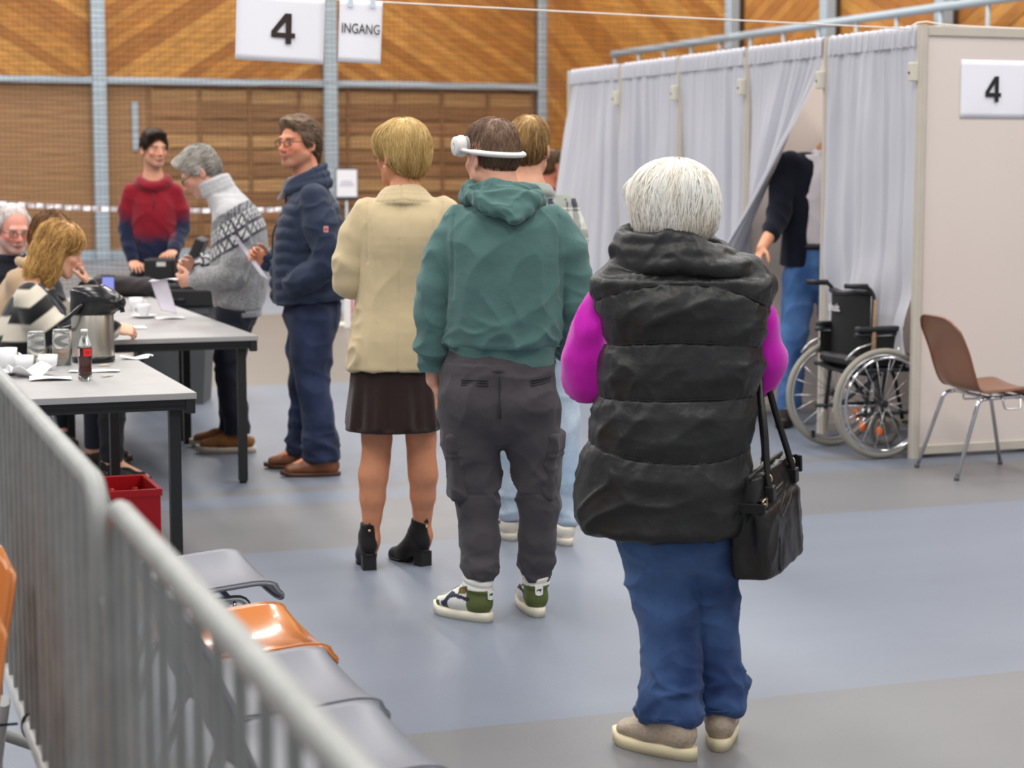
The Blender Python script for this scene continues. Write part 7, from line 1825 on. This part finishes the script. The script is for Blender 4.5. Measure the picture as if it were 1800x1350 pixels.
# ------------------------------------------------------------------ wheelchair
def wheelchair():
    e = thing('wheelchair', 'black folding wheelchair parked half inside the nearest booth', 'wheelchair', (1.91, 10.62, 0), PHI-PI/2)
    tyre = mat('tyre_grey', (150, 146, 134), .7); rimm = mat('wheel_rim', (212, 212, 214), .25, metal=.8); bk = mat('wheelchair_black', (28, 28, 30), .45); up = mat('wheelchair_canvas', (22, 22, 24), .8, bump=.2, bscale=200)
    fr = mat('wheelchair_frame', (60, 62, 66), .35, metal=.6)
    for x in (-1, 1):
        w = bpy.data.objects.new('wheel', None); C.objects.link(w); w.parent = e; w.location = (x*.265, -.0, .30)
        ry = Matrix.Rotation(PI/2, 3, 'Y')
        cir = lambda r, n, x0=0: [Vector((x0, r*math.cos(t), r*math.sin(t))) for t in np.linspace(0, 2*PI, n, endpoint=False)]
        b = MB(); b.tube(cir(.284, 64), .0165, 10, closed=True); b.build('tyre', tyre, w)
        b = MB(); b.tube(cir(.262, 64), .010, 8, closed=True); b.build('rim', rimm, w)
        b = MB(); b.tube(cir(.252, 64, x*.045), .008, 8, closed=True)
        for k in range(6):
            a = k*PI/3; b.tube([Vector((x*.045, .252*math.cos(a), .252*math.sin(a))), Vector((0, .262*math.cos(a), .262*math.sin(a)))], .004, 5)
        b.build('push_rim', chrome, w)
        b = MB(); b.tube([Vector((-.03, 0, 0)), Vector((.03, 0, 0))], .020, 12); b.tube([Vector((x*.03, 0, 0)), Vector((x*.042, 0, 0))], .010, 10); b.build('hub', fr, w)
        for k in range(18):
            a0 = 2*PI*k/18; a1 = a0+(.55 if k % 2 else -.55); sx = .02 if k % 2 else -.02
            b = MB(); b.tube([Vector((sx, .018*math.cos(a1), .018*math.sin(a1))), Vector((0, .258*math.cos(a0), .258*math.sin(a0)))], .0022, 5); b.build('spoke', rimm, w)
        # side frame, push handle, armrest, castor, footrest
        b = MB(); X = x*.215
        b.tube(fillet([(X, -.15, .93), (X, -.075, .93), (X, -.035, .88), (X, -.045, .50), (X, -.08, .22)], .04), .0115, 8); b.build('back_tube', fr, e)
        b = MB(); b.tube([(X, -.215, .935), (X, -.08, .93)], [.014, .016], 10); b.build('push_handle', bk, e)
        b = MB(); b.tube(fillet([(X, -.15, .48), (X, .30, .47), (X, .36, .40), (X, .42, .14)], .05), .0115, 8); b.tube(fillet([(X, -.14, .24), (X, .28, .24), (X, .31, .46)], .04), .0115, 8); b.build('side_frame', fr, e)
        b = MB(); b.tube(fillet([(X, -.15, .67), (X, .12, .68), (X, .16, .48)], .05), .011, 8); b.build('armrest_tube', fr, e)
        b = MB(); b.box((X-.028, -.14, .685), (X+.028, .14, .715), bev=.01); b.build('armrest_pad', bk, e)
        b = MB(); b.box((X-.003+.02*x*0, -.12, .50), (X+.003, .13, .66)); b.build('skirt_guard', up, e)
        b = MB(); b.tube([Vector((X, .30+.085*math.cos(t), .09+.085*math.sin(t))) for t in np.linspace(0, 2*PI, 24, endpoint=False)], .015, 8, closed=True); b.tube([(X-.012, .30, .09), (X+.012, .30, .09)], .04, 10); o = b.build('castor', tyre, e)
        b = MB(); b.tube([(X, .28, .24), (X, .30, .09)], .012, 8); b.build('castor_fork', bk, o)
        b = MB(); b.box((X-.09*x-.07, .40, .12), (X-.09*x+.07, .56, .132), bev=.004); b.build('footplate', bk, e)
        b = MB(); b.tube([(X+.02*x, .06, .47), (X+.04*x, .10, .60)], .007, 6); b.build('brake_lever', rimm, e)
        b = MB(); b.tube(fillet([(X+.03*x, -.22, .54), (X+.035*x, -.16, .60), (X+.03*x, -.06, .625)], .04), .006, 6); b.build('side_hoop', rimm, e)
        b = MB(); b.box((X-.012, -.16, .06), (X+.012, -.148, .10)); b.build('anti_tip_stub', bk, e)
    b = MB(); b.grid(lambda s, t: (-.207+.414*s, -.060-.045*math.sin(s*PI)*(.6+.4*t)+.005*max(0, t-.2), .44+.46*t+.004*math.sin(s*9)), 16, 14, .008); bo = b.build('backrest', up, e)
    b = MB(); b.tube([(-.215, -.055, .888), (-.1, -.085, .882), (.02, -.094, .885), (.12, -.084, .90), (.215, -.050, .895)], .016, 8); b.build('back_roll', bk, bo)
    me = text_mesh('thuis.', .062, .001, .001); o = link('lettering', me, mat('print_white', (214, 214, 214), .6), bo); o.location = (-.085, -.108, .80); o.rotation_euler = (math.radians(84), 0, 0)
    b = MB(); b.grid(lambda s, t: (-.2+.4*s, -.15+.44*t, .485-.02*math.sin(s*PI)), 12, 8, .01); b.build('seat_sling', up, e)
    b = MB(); b.box((-.20, -.14, .495), (.20, .28, .55), bev=.02); b.build('seat_cushion', bk, e)
    b = MB(); b.tube([(-.2, .0, .24), (.2, .02, .45)], .011, 8); b.tube([(.2, .0, .24), (-.2, .02, .45)], .011, 8); b.build('cross_brace', fr, e)
    for x, y, z in ((.10, -.02, .155), (-.03, .02, .21), (.215, .02, .14)):
        b = MB(); b.lathe([(0, 0), (.028, 0), (.03, .008), (.02, .016), (0, .018)], 16, (x, y, z), Matrix.Rotation(PI/2, 3, 'X')); b.build('reflector', mat('reflector_orange', (226, 104, 24), .3), e)
    b = MB(); b.tube([(.228, -.035, .86), (.232, -.04, .70), (.235, -.045, .60), (.232, -.05, .52)], [.010, .012, .016, .012], 8, flat=.5); b.build('strap', mat('strap_tan', (150, 120, 92), .8, noise=.3, nscale=60), e)
wheelchair()
# ------------------------------------------------------------------ handbag on the arm of the woman in the vest
def handbag():
    e = thing('handbag', 'black leather handbag with long handles hanging from the arm of the white-haired woman', 'handbag', (.684, 5.090, .503), math.radians(-27)); e.rotation_euler = (math.radians(7), 0, math.radians(-27))
    lm = mat('bag_leather', (30, 29, 30), .36, spec=.5, bump=.12, bscale=60)
    f = SDF((-.13, -.22, -.01), (.13, .24, .32), .0045)
    f.eseg(A3(0, 0, .02), A3(0, 0, .14), (.062, .150), (.060, .150), (1, 0, 0), .01, n=5); f.eseg(A3(0, 0, .14), A3(0, .004, .262), (.060, .150), (.026, .128), (1, 0, 0), .01, n=4)
    f.cut((0, 0, 0), (0, 0, -1), .01); f.cut((0, 0, .272), (0, 0, 1), .006)
    f.ell((0, -.175, .12), (.022, .034, .10), None, .02, True)
    def disp(P, N):
        return .005*crease(P, (0, .3, 1), 13, 4, .4, 3.)+.004*fbm(P*18)*(P[:, 1] > -.1)-.002
    body_ = surface('bag_body', f, lm, e, None, disp)
    def face(y, z):
        xs = np.linspace(.12, 0, 120); v = f.sample(np.stack([xs, np.full(120, y), np.full(120, z)], 1)); return float(xs[np.argmax(v < 0)])
    gold = mat('bag_metal', (206, 190, 160), .25, metal=.9)
    b = MB(); P = [(face(y, z)+.0025, y, z) for y, z in [(-.135, .205), (-.10, .203), (-.06, .20), (.0, .205)]]; 
    for s_ in (-.009, .009): b.tube([(p[0], p[1], p[2]+s_) for p in P], .0022, 5)
    b.build('strap_stitch', mat('bag_edge', (46, 45, 46), .4), body_)
    b = MB()
    def sheet(s, t):
        y = -.152+.19*s; z = .190+.026*t+.012*s; return (face(y, z)+.004 if y > -.14 else .045, y, z)
    b.grid(sheet, 16, 3, .003); b.build('side_strap', lm, body_)
    b = MB(); b.box((-.044, -.153, .186), (.052, -.146, .212), bev=.002); b.build('gusset_strap', lm, body_)
    x0 = face(-.125, .20)+.007
    b = MB(); b.tube([(x0, -.138, .182), (x0, -.112, .184), (x0, -.112, .220), (x0, -.138, .218)], .0032, 6, closed=True); b.tube([(x0+.001, -.125+.008*math.cos(t), .20+.008*math.sin(t)) for t in np.linspace(0, 2*PI, 12, endpoint=False)], .0018, 5, closed=True); b.build('buckle', gold, body_)
    b = MB()
    q = [(-.06, .175), (-.02, .19), (.05, .21), (.085, .218), (.092, .21), (.085, .2), (.03, .182), (-.05, .152), (-.064, .160)]
    b.tube([(face(y, z)+.0015, y, z) for y, z in q], .0018, 5, closed=True); b.build('zip_pocket', mat('bag_edge', (46, 45, 46), .4), body_)
    b = MB(); b.tube([(face(y, z)+.001, y, z) for y, z in ((-.062, .15), (-.07, .10), (-.074, .05), (-.076, .012))], .0016, 5); b.build('front_seam', mat('bag_edge', (46, 45, 46), .4), body_)
    b = MB(); b.tube([(0, -.13, .272), (0, 0, .278), (0, .13, .276)], .006, 8); b.build('top_zip', mat('bag_edge', (46, 45, 46), .4), body_)
    b = MB(); b.tube([(-.03, -.150, .262), (-.038, -.163, .235), (-.038, -.165, .215)], .004, 6); b.build('zip_pull', gold, body_)
    b = MB(); b.box((-.050, -.170, .165), (-.030, -.162, .218), bev=.004); b.build('pull_tag', lm, body_)
    b = MB(); b.tube([(.02, .145, .265), (.03, .168, .262)], .003, 6); b.box((.018, .165, .215), (.045, .175, .262), bev=.004); b.build('charm', lm, body_)
    for x, bow in ((.034, .0), (-.034, -.02)):
        b = MB(); top = .545
        P = [(x+.012*(1 if x > 0 else -1), -.085, .215), (x, -.076, .275), (x*.7-.005, -.045, .38), (x*.4-.02, .0, .46), (x*.2-.03, .045, .51), (x*.3-.03, .075, .50), (x*.6-.02, .09, .40), (x, .095, .28), (x+.012*(1 if x > 0 else -1), .10, .225)]
        b.tube([tuple(cat(P, t)) for t in np.linspace(0, 1, 36)], .0095, 8); h = b.build('handle', lm, e)
        for y in (-.083, .098):
            b = MB(); b.box((x+.010*(1 if x > 0 else -1)-.012, y-.014, .205), (x+.010*(1 if x > 0 else -1)+.012, y+.014, .245), bev=.003); b.build('handle_tab', lm, h)
            b = MB(); b.tube([(x+.013*math.cos(t), y+.004, .262+.012*math.sin(t)) for t in np.linspace(0, 2*PI, 12, endpoint=False)], .0028, 6, closed=True); b.build('handle_ring', gold, h)
handbag()
